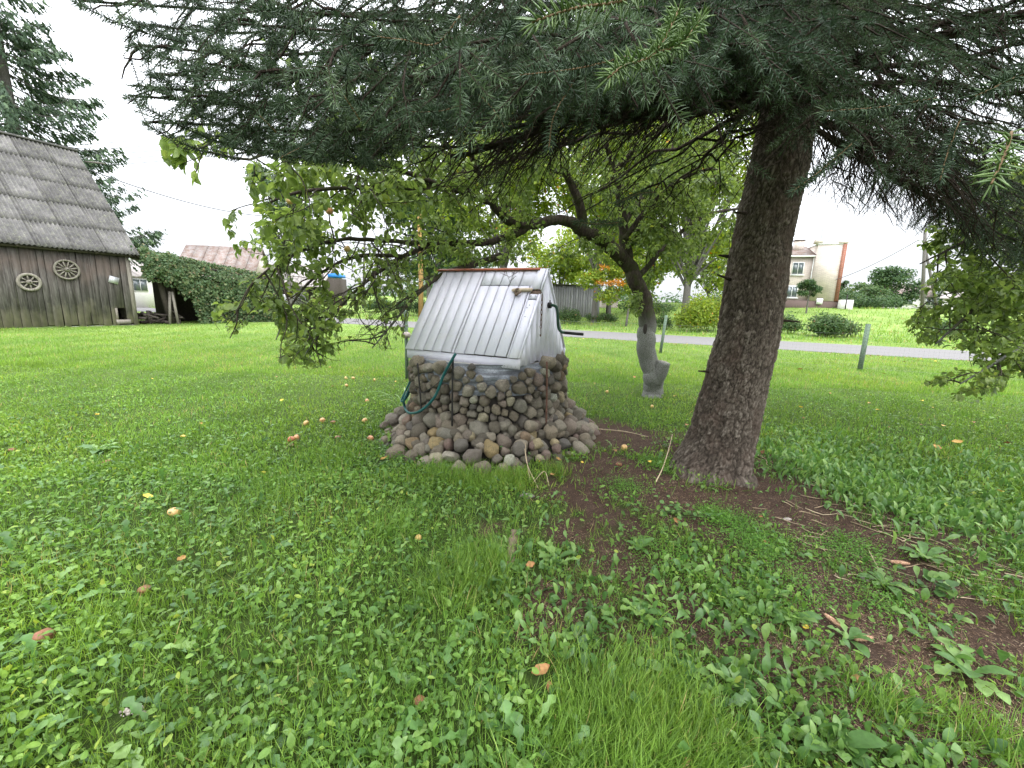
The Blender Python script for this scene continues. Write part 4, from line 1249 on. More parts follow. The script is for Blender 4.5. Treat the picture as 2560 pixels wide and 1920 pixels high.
for z0 in (3.35, 3.6, 3.85, 4.1):
    for k in range(10):
        an = math.pi * (.92 + 1.2 * (k + rl.random() * .6) / 9); ln = rl.uniform(3.0, 3.7)
        a = tr(z0); LIMBS.append((z0, a + np.array([np.cos(an) * ln, np.sin(an) * ln, rl.uniform(-1.0, -.45)]), rl.uniform(-.1, .15), .8, .6))
N_EXPL = len(LIMBS)
for z0 in np.arange(4.4, 9.4, .42):
    ln = 3.5 * (1 - (z0 - 4.4) / 7.2)
    for k in range(6):
        an = k * 1.047 + z0 * 2.1 + rl.normal(0, .15)
        a = tr(z0); LIMBS.append((z0, a + np.array([np.cos(an) * ln, np.sin(an) * ln, -.25 * ln + rl.normal(0, .1)]), .15, .42, .6))

BND = np.array([(0, -60), (150, -10), (200, 35), (300, 60), (345, 135), (390, 250), (300, 262), (380, 335), (560, 395), (640, 430), (760, 400), (900, 425), (1000, 440), (1130, 520), (1300, 560), (1480, 640), (1700, 660), (1790, 560), (1990, 505),
                (2060, 530), (2130, 560), (2200, 545), (2290, 600), (2330, 560), (2400, 690), (2480, 720), (2560, 730)], float)
BX = np.array([(0, -60), (140, -10), (175, 25), (290, 70), (298, 262), (355, 335), (470, 365), (560, 400), (700, 415), (1000, 440), (1130, 520), (1300, 560), (1480, 640), (1700, 655), (1790, 560), (1990, 505), (2060, 530), (2130, 555),
               (2200, 545), (2290, 600), (2340, 570), (2400, 690), (2480, 715), (2560, 730), (2900, 800)], float)
IX, IY = [850, 900, 1000, 1100, 1300, 1500, 1700, 1850, 1960, 2040, 2100], [900, 430, 350, 290, 270, 235, 210, 200, 290, 470, 900]
def inner_side(P):
    q = PJ(P); return q[:, 1] > np.interp(q[:, 0], IX, IY)
def clear_of_view(P):
    """True where a point hangs below the tree's real lower outline as seen from the garden"""
    q = PJ(P)
    inside = (q[:, 0] > -100) & (q[:, 0] < 2700)
    return inside & (q[:, 1] > np.interp(q[:, 0], BX[:, 0], BX[:, 1]))
sh_b, sh_d, sh_l, sh_k = [], [], [], []
TW = Acc(); DT = Acc()
for li, (z0, tip, lift, dens, sec) in enumerate(LIMBS):
    P = limb_path(z0, tip, lift)
    Ltot = np.linalg.norm(np.diff(P, axis=0), axis=1).sum()
    hi = li >= N_EXPL
    rr = (.023 * (1 - np.linspace(0, 1, len(P))) ** 1.3 + .003) * (Ltot / 3.6)
    v, f3, f4 = tube_vf(P, rr, 7)
    if not hi: obj('branch', v, f3, f4, MT['sp_twig'], spruce, True)
    else: TW.add(v, f3, f4, .4)
    cl = np.concatenate([[0], np.cumsum(np.linalg.norm(np.diff(P, axis=0), axis=1))])
    for s_ in np.arange((1.9 if z0 < 3.5 else 1.4) + rl.random() * .4, Ltot, .1):
        b = np.array([np.interp(s_, cl, P[:, i]) for i in range(3)]); e = np.array([np.interp(s_ + .12, cl, P[:, i]) for i in range(3)])
        if s_ > Ltot - .12: e = b + (P[-1] - P[-2])
        sh_b.append(b); sh_d.append(unit(e - b)); sh_l.append(.14); sh_k.append(hi)
    ns = int(Ltot / (.115 if not hi else .24) * max(dens, .45))
    for k in range(ns):
        t = .16 + .84 * (k + rl.random()) / ns
        i = t * (len(P) - 1); i1 = min(int(i), len(P) - 2)
        base = P[i1] + (P[i1 + 1] - P[i1]) * (i - i1)
        T = unit(P[i1 + 1] - P[i1]); side = unit(np.cross(T, EZ)) * (1 if k % 2 else -1)
        d = unit(T * rl.uniform(.55, .9) + side * rl.uniform(.6, 1.0) + EZ * rl.uniform(-.35, .12))
        ls = sec * (.35 + .9 * (1 - t)) * rl.uniform(.7, 1.2) if t > .3 else sec * rl.uniform(.6, 1.1)
        m = 6; q = np.linspace(0, 1, m)[:, None]
        S = base + d * ls * q + EZ * (-.38 * ls) * q ** 2 + rl.normal(0, .012, (m, 3)) * q
        if clear_of_view(S[-1:])[0]:
            S = base + (S - base) * .5
            if clear_of_view(S[-1:])[0]: continue
        if not hi and inner_side(S[3:4])[0] and rl.random() < .55: continue
        v, f3, f4 = tube_vf(S, np.linspace(.0065, .0022, m), 3, False)
        (TW).add(v, None, f4, rl.random())
        tot = ls
        for j in range(int(ls / .115)):
            u_ = (j + .1) * .115 / ls; a1 = min(int(u_ * (m - 1)), m - 2); b = S[a1] + (S[a1 + 1] - S[a1]) * (u_ * (m - 1) - a1)
            if np.hypot(*(b[:2] - SPRUCE)) > (1.7 if z0 < 3.5 else 1.2) + (.5 if b[1] > 3.9 else 0) + rl.normal(0, .3): sh_b.append(b); sh_d.append(unit(S[a1 + 1] - S[a1])); sh_l.append(.13); sh_k.append(hi)
        nn = max(3, int(tot / (.055 if not hi else .12)))
        dist_tr = np.hypot(*(base[:2] - tr(z0)[:2]))
        for j in range(nn + 1):
            u_ = (j + .5) / nn if j < nn else 1.0
            u_ = min(u_, 1.0)
            ii_ = u_ * (m - 1); a1 = min(int(ii_), m - 2)
            b = S[a1] + (S[a1 + 1] - S[a1]) * (ii_ - a1)
            TT = unit(S[a1 + 1] - S[a1]); sd = unit(np.cross(TT, EZ)) * (1 if j % 2 else -1)
            dd = unit(TT * .8 + sd * rl.uniform(.4, .9) + EZ * rl.uniform(-.85, .1)) if j < nn else TT
            l = rl.uniform(.09, .18)
            dist = np.hypot(*(b[:2] - SPRUCE))
            live = dist > (1.7 if z0 < 3.5 else 1.2) + (.5 if b[1] > 3.9 else 0) + rl.normal(0, .35) or hi
            if not live and rl.random() < .9:
                if rl.random() < .6:
                    e = b + dd * l * rl.uniform(.8, 2.2) + EZ * rl.uniform(-.08, .02)
                    if clear_of_view(e[None])[0]: continue
                    mid = (b + e) / 2 + rl.normal(0, .012, 3)
                    v, f3, f4 = tube_vf([b, mid, e], np.array([.0026, .002, .0011]), 3, False); DT.add(v, None, f4, rl.random())
                continue
            sh_b.append(b); sh_d.append(dd); sh_l.append(l); sh_k.append(hi)
B = np.array(sh_b); D = np.array(sh_d); Ls = np.array(sh_l); HI = np.array(sh_k)
ok = ~clear_of_view(B) & ~clear_of_view(B + D * (Ls + .015)[:, None])
dc = np.linalg.norm(B - CAMP, axis=1)
ok &= dc > .55
# the shaded inner side of the lowest boughs has shed its needles
_q = PJ(B); inner = _q[:, 1] > np.interp(_q[:, 0], IX, IY)
drop = inner & (rl.random(len(B)) < .93) & ok
for i_ in np.where(drop & (rl.random(len(B)) < .22))[0]:
    e = B[i_] + D[i_] * Ls[i_] * rl.uniform(.6, 1.6); mid = (B[i_] + e) / 2 + rl.normal(0, .012, 3)
    v, f3, f4 = tube_vf([B[i_], mid, e], np.array([.0026, .002, .0011]), 3, False); DT.add(v, None, f4, rl.random())
ok &= ~drop
# thin out what lies far outside every plausible view
q = PJ(B); out = HI & ~((q[:, 1] > -500) & (q[:, 0] > -300) & (q[:, 0] < 2900))
ok &= ~(out & (rl.random(len(B)) < .35))
B, D, Ls, HI, dc, out = B[ok], D[ok], Ls[ok], HI[ok], dc[ok], out[ok]
print('shoots', len(B))

def shoot_template(n, two, seed, fat=1.0):
    """needles round a shoot of unit .15 m along +y"""
    r = np.random.default_rng(seed); V, F = [], []
    for i in range(n):
        y = (i + r.random()) / n
        a = i * 2.4 + r.normal(0, .2)
        yy = y * .15
        ln = .024 * r.uniform(.8, 1.1) * (1.0 if y < .9 else .85)
        el = math.radians(r.uniform(48, 68)) * (1.0 - .75 * max(0, (y - .85) / .15))
        rad = np.array([np.cos(a), 0, np.sin(a) * .85 + .12]); rad /= np.linalg.norm(rad)
        dd = rad * np.sin(el) + np.array([0, 1, 0]) * np.cos(el)
        sd = unit(np.cross(dd, r.normal(size=3))) * .00085 * fat
        p = np.array([0, yy, 0]) + rad * .0015
        bend = np.array([0, 1, 0]) * .0035
        k = len(V)
        if two:
            V += [p - sd * .8, p + sd * .8, p + dd * ln * .6 + sd - bend * 0, p + dd * ln * .6 - sd, p + dd * ln + bend]
            F += [(k, k + 1, k + 2), (k, k + 2, k + 3), (k + 3, k + 2, k + 4)]
        else:
            V += [p - sd * 1.2, p + sd * 1.2, p + dd * ln + bend * .5]
            F += [(k, k + 1, k + 2)]
    return np.array(V), np.array(F)
near = dc < 1.4
groups = [(near, 80, True, 1.0), (~near & ~out & (dc < 3.2), 54, False, 1.7), (~near & ~out & (dc >= 3.2), 34, False, 2.3), (out, 22, False, 3.4)]
A = Acc()
for gi, (mk, nn, two, fat) in enumerate(groups):
    idx = np.where(mk)[0]
    print('group', gi, len(idx))
    for vset in range(4):
        sel = idx[idx % 4 == vset]
        T = shoot_template(nn, two, 50 + gi * 4 + vset, fat)
        s = Ls[sel] / .15
        A.scatter(T, B[sel], frames(D[sel], up_dirs(len(sel), .5)), np.stack([np.ones(len(sel)), s, np.ones(len(sel))], 1), np.clip(rl.normal(.40 if gi else .7, .25, len(sel)), 0, 1))
o = A.build('needles', MT['spruce'], spruce); meta(o, kind='stuff')
# shoot axes
STK = (np.array([(-.0016, 0, 0), (.0016, 0, 0), (0, 0, .0026), (-.001, 1, 0), (.001, 1, 0), (0, 1, .0016)]), np.array([(0, 1, 4, 3), (1, 2, 5, 4), (2, 0, 3, 5)]))
sel = np.where(~out)[0]
TW.scatter(STK, B[sel], frames(D[sel], np.tile(EZ, (len(sel), 1)) + .01), np.stack([np.ones(len(sel)), Ls[sel], np.ones(len(sel))], 1), rl.random(len(sel)))
o = TW.build('side_twigs', MT['sp_twig'], spruce); meta(o, kind='stuff')
o = DT.build('dead_twigs', MT['sp_twig'], spruce); meta(o, kind='stuff')

# sprigs that hang closest to the camera, needle by needle
def sprig(pts, n_per_m=760, nl=.026, mat='spruce_near', fat=.0012, sides=3, seed=0, tw='new_twig'):
    r = np.random.default_rng(seed)
    P = smooth_path(pts, 24); A = Acc(); A2 = Acc()
    v, f3, f4 = tube_vf(P, np.linspace(.0021, .0012, 24), 6); A2.add(v, f3, f4, .5)
    seg = np.linalg.norm(np.diff(P, axis=0), axis=1); cum = np.concatenate([[0], np.cumsum(seg)]); L = cum[-1]
    n = int(n_per_m * L)
    NV = (np.array([(-1, 0, -.6), (1, 0, -.6), (0, 0, 1), (-1, .55, -.2), (1, .55, -.2), (0, .55, 1.4), (0, 1, .8)], float),
          np.array([(0, 1, 4), (0, 4, 3), (1, 2, 5), (1, 5, 4), (2, 0, 3), (2, 3, 5), (3, 4, 6), (4, 5, 6), (5, 3, 6)]))
    pos, dr, ln = [], [], []
    for i in range(n):
        s = (i + r.random()) / n; dist = s * L
        k = min(np.searchsorted(cum, dist) - 1, 22); k = max(k, 0)
        p = P[k] + (P[k + 1] - P[k]) * (dist - cum[k]) / seg[k]; T = unit(P[k + 1] - P[k])
        X = unit(np.cross(T, EZ)); Y = np.cross(X, T); a = i * 2.4 + r.normal(0, .25)
        rad = unit(np.cos(a) * X + (np.sin(a) * .9) * Y)
        el = math.radians(r.uniform(48, 70)) * (1 - .6 * max(0, (s - .9) / .1))
        pos.append(p + rad * .002); dr.append(rad * np.sin(el) + T * np.cos(el)); ln.append(nl * r.uniform(.85, 1.1))
    pos, dr, ln = map(np.array, (pos, dr, ln))
    A.scatter(NV, pos, frames(dr, r.normal(size=(n, 3))), np.stack([np.full(n, fat), ln, np.full(n, fat)], 1), np.clip(r.normal(.5, .25, n), 0, 1))
    o = A.build('needles', MT[mat], spruce, True); meta(o, kind='stuff')
    A2.build('twig', MT[tw], spruce, True)
sprig([W(1660, -60, .62), W(1560, 0, .60), W(1440, 20, .58), W(1330, 55, .56)], seed=1, nl=.025)
sprig([W(1700, 20, .72), W(1640, 130, .64), W(1560, 165, .6), W(1520, 195, .58)], seed=2, nl=.026)
sprig([W(1760, 40, .75), W(1700, 110, .68), W(1640, 130, .64)], seed=3, nl=.026)
sprig([W(1570, 140, 1.0), W(1450, 170, .95), W(1300, 188, .9)], seed=4, mat='spruce')
sprig([W(1430, 210, 1.1), W(1385, 290, 1.05), W(1372, 370, 1.02)], seed=5, mat='spruce', nl=.022)
sprig([W(1180, 220, 1.2), W(1230, 270, 1.15), W(1262, 320, 1.1)], seed=6, mat='spruce', nl=.022)
sprig([W(1160, 260, 1.2), W(1100, 278, 1.15), W(1030, 280, 1.1)], seed=7, mat='spruce', nl=.022)
sprig([W(2340, 245, 1.0), W(2200, 268, .95), W(2060, 278, .9)], seed=8, mat='spruce', nl=.026)
sprig([W(2640, 160, .75), W(2560, 185, .72), W(2440, 240, .7)], seed=9, mat='spruce', nl=.026)
sprig([W(2530, 330, .62), W(2510, 390, .6), W(2478, 460, .58)], seed=10, nl=.028, n_per_m=520)
sprig([W(2400, 300, 1.2), W(2370, 380, 1.15), W(2350, 450, 1.1)], seed=11, mat='spruce')
sprig([W(2140, 350, 1.3), W(2060, 420, 1.25), W(1980, 480, 1.2)], seed=12, mat='spruce')
sprig([W(1560, 555, 2.0), W(1500, 560, 1.9), W(1440, 556, 1.85)], seed=13, mat='spruce')
sprig([W(1640, 480, 2.0), W(1590, 486, 1.95), W(1540, 510, 1.9)], seed=14, mat='spruce')
sprig([W(1150, 40, .95), W(1090, 110, .95), W(1010, 100, .9), W(930, 90, .9)], seed=15, mat='spruce')
sprig([W(700, 395, 1.3), W(790, 350, 1.35)], seed=16, mat='spruce')
sprig([W(900, 300, 1.0), W(860, 240, .95)], seed=17, mat='spruce', nl=.02)
sprig([W(690, 330, 1.2), W(650, 290, 1.15)], seed=18, mat='spruce', nl=.02)

# the brush-like ends of the left boughs, and shoots that point at the viewer
for k, (x0, y0, x1, y1, dd_) in enumerate([(620, 190, 335, 112, 1.6), (640, 270, 378, 186, 1.65), (660, 330, 405, 225, 1.6), (640, 385, 313, 241, 1.75), (600, 400, 361, 310, 1.85), (470, 110, 182, 3, 1.7), (560, 120, 300, 40, 1.8), (700, 300, 450, 170, 1.5),
                                            (760, 380, 500, 290, 1.6), (820, 400, 560, 345, 1.5), (700, 200, 470, 80, 1.45), (860, 330, 620, 200, 1.35), (800, 250, 560, 130, 1.5), (900, 410, 680, 340, 1.4), (640, 60, 400, -40, 1.6), (980, 420, 800, 350, 1.45)]):
    sprig([W(x0, y0, dd_ + .12), W((x0 + x1) / 2, (y0 + y1) / 2 + 14, dd_ + .05), W(x1, y1, dd_)], seed=40 + k, mat='spruce', nl=.027, n_per_m=820, fat=.0012, tw='sp_twig')
rp = np.random.default_rng(8)
for k in range(40):
    px, py = rp.uniform(520, 1320), rp.uniform(20, 395); dp = rp.uniform(.95, 1.5)
    if k > 29: px, py = rp.uniform(1350, 2300), rp.uniform(0, 230)
    if py > 410 - .0006 * (px - 700) ** 2 * (px > 900): continue
    b = W(px, py, dp); d = unit(np.array([rp.normal(-.15, .45), -1, rp.normal(-.35, .35)])); L = rp.uniform(.07, .16)
    sprig([b - d * L, b - d * L * .5 + [0, 0, .006], b], seed=70 + k, mat='spruce', nl=.026, n_per_m=900, fat=.0012, tw='sp_twig')
# the thick lowest bough that arches left from the trunk, its inner twigs long dead
bp = smooth_path([(*W(x, y, d), r) for x, y, d, r in ((1950, 275, 3.76, .06), (1905, 245, 3.66, .052), (1805, 212, 3.4, .046), (1650, 208, 3.15, .04), (1530, 242, 2.95, .034), (1420, 290, 2.8, .028), (1290, 345, 2.7, .02), (1130, 395, 2.55, .01))], 30)
v, f3, f4 = tube_vf(bp[:, :3] + rl.normal(0, .006, (30, 3)), bp[:, 3], 10); obj('branch', v, f3, f4, MT['sp_twig'], spruce, True)
DA = Acc()
for k in range(90):
    i = rl.integers(3, 29); b = bp[i, :3]; T = unit(bp[min(i + 1, 29), :3] - bp[i - 1, :3]); sd = unit(np.cross(T, EZ)) * (1 if k % 2 else -1)
    d = unit(T * .9 + sd * rl.uniform(.3, .9) + EZ * rl.uniform(-.9, -.05)); L = rl.uniform(.25, .8)
    S = b + d * L * np.linspace(0, 1, 6)[:, None] + EZ * (-.1 * L) * np.linspace(0, 1, 6)[:, None] ** 2 + rl.normal(0, .008, (6, 3)) * np.linspace(0, 1, 6)[:, None]
    if clear_of_view(S[-1:])[0]: continue
    v, f3, f4 = tube_vf(S, np.linspace(.006, .0015, 6), 4, False); DA.add(v, None, f4)
    for j in range(6):
        b2 = S[rl.integers(1, 5)]; d2 = unit(d + rl.normal(0, .6, 3)); v, f3, f4 = tube_vf([b2, b2 + d2 * .08, b2 + d2 * .17 - EZ * .01], np.array([.0025, .002, .001]), 3, False); DA.add(v, None, f4)
o = DA.build('dead_twigs', MT['sp_twig'], spruce); o['kind'] = 'stuff'

# a dead twig lies on the cover's top edge
t = thing('dead_spruce_twig', (W(1276, 690, 4.45)), 'small dry spruce twig caught on the top edge of the white cover', 'twig')
A = Acc(); A2 = Acc()
for a_, b_ in (((1262, 672), (1276, 708)), ((1300, 675), (1272, 695)), ((1250, 682), (1274, 692)), ((1290, 690), (1276, 702))):
    p0, p1 = W(*a_, 4.42), W(*b_, 4.32); v, f3, f4 = tube_vf([p0, (p0 + p1) / 2, p1], .0022, 4); A2.add(v, f3, f4)
    n = 26; s = rl.random(n)[:, None]; pp = p0 + (p1 - p0) * s; dr = unit(unit(p1 - p0) * .8 + rl.normal(0, .6, (n, 3)))
    A.scatter(BL1, pp, frames(dr, rl.normal(size=(n, 3))), np.stack([np.full(n, .0022), rl.uniform(.012, .02, n), np.ones(n) * .01], 1), rl.random(n))
A2.build('stem', MT['sp_twig'], t); A.build('needles', MT['litter'], t)['kind'] = 'stuff'
# ------------------------------------------------------------------ apple trees
APL_T = [(1.0, 0.0)]
APL = (np.array([(0, 0, 0), (.44, .30, .12), (.42, .70, .07), (0, 1, -.14), (-.42, .70, .07), (-.44, .30, .12), (0, .5, 0)], float),
       np.array([(0, 1, 6), (1, 2, 6), (2, 3, 6), (3, 4, 6), (4, 5, 6), (5, 0, 6)]))

class Tree:
    def __init__(s, seed): s.r = np.random.default_rng(seed); s.tw = Acc(); s.lb, s.ld, s.ll = [], [], []; s.mask = None; s.leafp = None
    def limb(s, pts, par, name='limb', mat='apple_bark', sides=9, n=None, rough=.06):
        pts = np.array(pts, float); n = n or 10 * len(pts)
        Q = smooth_path(pts, n)
        P = Q[:, :3].copy()
        if len(pts) > 3: P[2:] += np.stack([sn(P[2:], 5.0, 1), sn(P[2:], 5.0, 4), sn(P[2:], 6.0, 7)], 1) * (Q[2:, 3:] * .35)
        rad = Q[:, 3] * (1 + rough * sn(Q[:, :3], 1.6, 4))
        v, f3, f4 = tube_vf(P, np.maximum(rad, .003), sides)
        if sides > 8: v = v + (rough * .9 * (sn(v * [1, 1, .22], 13, 3) + .4 * sn(v * [1, 1, .22], 34, 6))[:, None]) * np.repeat(np.append(np.repeat(Q[:, 3], sides), [0, 0])[:, None], 3, 1) * unit(v - np.vstack([np.repeat(P, sides, 0), P[:1], P[-1:]]) + 1e-9)
        obj(name, v, f3, f4, MT[mat], par, True, np.full(len(v), .5))
        return P
    def sub(s, P, spacing, length, r0, levels, droop=.35, lo=.1, leaf=1.0, horiz=.7):
        r = s.r
        seg = np.linalg.norm(np.diff(P, axis=0), axis=1); L = seg.sum(); cum = np.concatenate([[0], np.cumsum(seg)])
        n = max(1, int(L / spacing))
        for k in range(n):
            t = (lo + (1 - lo) * (k + r.random()) / n) * L
            i = int(np.clip(np.searchsorted(cum, t) - 1, 0, len(P) - 2)); b = P[i] + (P[i + 1] - P[i]) * (t - cum[i]) / seg[i]
            T = unit(P[i + 1] - P[i])
            rv = unit(np.cross(T, r.normal(size=3)))
            d = unit(T * r.uniform(.2, .9) + rv * horiz + EZ * r.uniform(-.5, .35))
            s.grow(b, d, length * r.uniform(.5, 1.25), r0 * r.uniform(.7, 1.1), levels, droop, leaf)
    def grow(s, b, d, L, r0, lev, droop, leaf):
        r = s.r
        m = 7; P = [b]; dd = d
        for k in range(m):
            dd = unit(dd + EZ * (-droop / m) + r.normal(0, .16, 3)); P.append(P[-1] + dd * L / m)
        P = np.array(P)
        if s.mask is not None:
            bad = s.mask(P)
            if bad[3]: return
            if bad.any(): P = P[:max(3, int(np.argmax(bad)))]
        v, f3, f4 = tube_vf(P, np.linspace(r0, max(r0 * .35, .0012), len(P)), 3 if r0 < .006 else 5, False)
        s.tw.add(v, None, f4, r.random())
        seg = np.linalg.norm(np.diff(P, axis=0), axis=1)
        if lev > 0:
            k = max(2, int(seg.sum() / (.085 if lev == 1 else .13)))
            for q in range(k):
                t = .15 + .85 * (q + r.random()) / k; i = min(int(t * (len(P) - 1)), len(P) - 2); f = t * (len(P) - 1) - i
                bb = P[i] + (P[i + 1] - P[i]) * f; T = unit(P[i + 1] - P[i])
                d2 = unit(T * .5 + unit(np.cross(T, r.normal(size=3))) * .8 + EZ * r.uniform(-.35, .25))
                s.grow(bb, d2, L * r.uniform(.3, .55) * (1 if lev > 1 else .7), r0 * .5, lev - 1, droop * .8, leaf)
        # leaves in spurs along the outer part
        lp = leaf if s.leafp is None else leaf * s.leafp(P[-1:])[0]
        if lev <= 1:
            k = int(seg.sum() / .034)
            for q in range(k + 1):
                if r.random() > lp: continue
                t = .12 + .88 * q / max(k, 1) if k else 1; i = min(int(t * (len(P) - 1)), len(P) - 2); f = min(t * (len(P) - 1) - i, 1)
                bb = P[i] + (P[i + 1] - P[i]) * f; T = unit(P[i + 1] - P[i])
                for w in range(r.integers(1, 4)):
                    s.lb.append(bb); s.ld.append(unit(T * .35 + unit(np.cross(T, r.normal(size=3))) * .75 + EZ * r.uniform(-.75, .1))); s.ll.append(r.uniform(.045, .085))
    def finish(s, par, leafmat='apple', lname='leaves'):
        B, D, L = np.array(s.lb), np.array(s.ld), np.array(s.ll)
        if s.mask is not None:
            ok = ~s.mask(B) & ~s.mask(B + D * L[:, None]); B, D, L = B[ok], D[ok], L[ok]
        if getattr(s, 'window', None) is not None:
            ok = ~s.window(B); B, D, L = B[ok], D[ok], L[ok]
        n = len(B); print('leaves', lname, n)
        A = Acc()
        nrm = up_dirs(n, .7) + s.r.normal(0, .25, (n, 3))
        B2 = B + D * .012
        A.scatter(APL, B2, frames(D, nrm), np.stack([L * s.r.uniform(.5, .7, n), L, L * s.r.uniform(.6, 1.8, n)], 1), s.r.beta(2, 2.2, n) * .93 + .07 * (s.r.random(n) > .93))
        o = A.build(lname, MT[leafmat], par, True); meta(o, kind='stuff')
        o = s.tw.build('twigs', MT['twig'], par, True); meta(o, kind='stuff')

def PW(*a): return [(*W(x, y, d), r) for x, y, d, r in a]

at1 = thing('apple_tree', (2.43, 7.02, 0), 'old spreading apple tree with whitewashed crooked trunk behind the well', 'tree')
T = Tree(31)
# open sky and lawn that the crown leaves free
AM = np.array([(300, 0), (400, 440), (470, 455), (520, 430), (530, 560), (490, 690), (500, 780), (570, 850), (640, 800), (680, 780), (690, 900), (720, 925), (800, 920), (860, 900), (900, 850), (960, 880), (1010, 870), (1030, 760), (1090, 700), (1110, 668),
               (1360, 668), (1400, 760), (1440, 700), (1500, 780), (1560, 770), (1600, 800), (1660, 800), (1720, 760), (1800, 790), (1850, 700), (1900, 640), (2000, 500)], float)
def amask(P):
    q = PJ(P)
    lo = q[:, 1] > np.interp(q[:, 0], AM[:, 0], AM[:, 1])
    left = (q[:, 0] < 470 + .0 * q[:, 1]) & ((q[:, 1] > 440) | (q[:, 1] < 330))
    left |= (q[:, 0] < 610) & (q[:, 1] < 505) & (q[:, 1] > 395) & (q[:, 0] > 500)
    inv = (q[:, 0] > 350) & (q[:, 0] < 2000) & (q[:, 1] > 0)
    d = np.linalg.norm(P - CAMP, axis=1)
    g = P[:, 2] < .25
    return (inv & (lo | left)) | (q[:, 0] < 400) | (d < 1.9) | g
T.mask = amask
def leafp(P):
    q = PJ(P)[0]
    f = 1.0
    if q[0] < 900 and q[1] > 780: f = .6
    if 830 < q[0] < 1110 and 560 < q[1] < 800: f = .30
    if 860 < q[0] < 1120 and 760 < q[1] < 960: f = .12
    if 1250 < q[0] < 1480 and 640 < q[1] < 760: f = .45
    if q[0] > 1120 and q[1] < 560: f = .95
    return [f]
T.leafp = leafp
def window(P):
    q = PJ(P); return (((q[:, 0] - 735) / 52) ** 2 + ((q[:, 1] - 715) / 52) ** 2 < 1) & (T.r.random(len(P)) < .85)
T.window = window
tk = T.limb(PW((1632, 1005, 7.0, .175), (1632, 975, 7.0, .16), (1629, 930, 7.0, .148), (1621, 870, 7.0, .145), (1615, 800, 7.0, .142), (1611, 750, 7.0, .128), (1599, 712, 7.0, .122), (1575, 672, 7.0, .112), (1545, 632, 6.95, .108), (1500, 600, 6.85, .098), (1458, 575, 6.6, .088)), at1, 'trunk', sides=28, n=110, rough=.05)
# cut stub, hollow
stp = PW((1640, 960, 6.95, .09), (1650, 930, 6.92, .12), (1658, 905, 6.9, .115))
sb = T.limb(stp, at1, 'cut_stub', sides=18, n=14, rough=.03)
V0, F0 = ICO2
cf = W(1658, 907, 6.9); box_n = unit(np.array([.15, -.2, 1.0]))
q = np.linspace(0, 2 * np.pi, 19)[:-1]; xx = unit(np.cross(box_n, EY)); yy = np.cross(box_n, xx)
disc = np.array([cf + xx * .098 * np.cos(k) + yy * .098 * np.sin(k) for k in q])
prism('cut_face', disc, box_n * .012, MT['beam'], at1)
hc = W(1613, 822, 6.79)
HV = V0 * np.array([.035, .02, .085]) + hc; obj('knot_hole_shade', HV, F0, None, MT['dark'], at1, True)  # solid dark lump; the shade inside the hole is its colour
l1 = T.limb(PW((1458, 575, 6.6, .088), (1400, 552, 6.35, .072), (1345, 560, 6.15, .068), (1300, 560, 6.0, .06), (1262, 545, 5.9, .06), (1232, 508, 5.8, .05), (1205, 455, 5.7, .04), (1180, 395, 5.5, .03), (1170, 330, 5.2, .02)), at1, sides=12)
l2 = T.limb(PW((1330, 558, 6.1, .06), (1280, 590, 5.95, .05), (1235, 605, 5.8, .045), (1185, 606, 5.65, .042), (1095, 610, 5.3, .035), (1010, 640, 5.0, .028), (920, 700, 4.7, .018), (830, 790, 4.45, .01), (760, 890, 4.3, .005)), at1)
l3 = T.limb(PW((1569, 665, 7.0, .09), (1566, 600, 7.1, .08), (1552, 520, 7.1, .07), (1535, 430, 7.0, .05), (1510, 330, 6.8, .03), (1500, 200, 6.6, .015)), at1)
l4 = T.limb(PW((1458, 578, 6.65, .08), (1449, 513, 6.5, .065), (1420, 440, 6.4, .055), (1400, 386, 6.3, .045), (1360, 310, 6.0, .03), (1340, 180, 5.6, .015)), at1)
l5 = T.limb(PW((1232, 508, 5.8, .04), (1120, 470, 5.1, .032), (1000, 470, 4.4, .025), (880, 470, 3.8, .018), (750, 480, 3.4, .012), (640, 520, 3.1, .006)), at1)
l6 = T.limb(PW((1095, 610, 5.3, .028), (960, 600, 4.6, .022), (850, 600, 4.0, .016), (740, 630, 3.6, .011), (640, 700, 3.2, .008), (590, 780, 3.0, .004)), at1)
l7 = T.limb(PW((1120, 470, 5.1, .028), (980, 420, 4.2, .022), (840, 390, 3.5, .016), (700, 380, 2.95, .011), (620, 400, 2.7, .006)), at1)
l8 = T.limb(PW((1250, 640, 5.9, .045), (1180, 664, 5.4, .038), (1100, 690, 5.1, .03), (1040, 740, 4.8, .02), (980, 810, 4.6, .012), (930, 870, 4.5, .006)), at1)
l9 = T.limb(PW((1590, 700, 7.0, .05), (1680, 600, 7.4, .04), (1760, 540, 7.6, .03), (1850, 520, 7.8, .02)), at1)
l10 = T.limb(PW((1560, 600, 7.05, .05), (1620, 520, 7.0, .04), (1700, 450, 6.6, .03), (1780, 420, 6.3, .02)), at1)
l11 = T.limb(PW((1010, 640, 5.0, .022), (900, 640, 4.4, .018), (790, 690, 3.9, .012), (720, 780, 3.7, .008), (690, 850, 3.6, .004)), at1)
l12 = T.limb(PW((1400, 386, 6.3, .045), (1330, 330, 6.0, .035), (1220, 280, 5.8, .025), (1100, 240, 5.6, .012)), at1)
l13 = T.limb(PW((1535, 430, 7.0, .045), (1610, 350, 7.0, .035), (1700, 290, 7.0, .022), (1800, 240, 7.0, .01)), at1)
l14 = T.limb(PW((1560, 560, 7.1, .05), (1620, 470, 7.8, .04), (1680, 370, 8.2, .025), (1700, 260, 8.4, .01)), at1)
l15 = T.limb(PW((1205, 455, 5.7, .03), (1110, 380, 5.4, .025), (1010, 330, 5.0, .015), (930, 300, 4.7, .006)), at1)
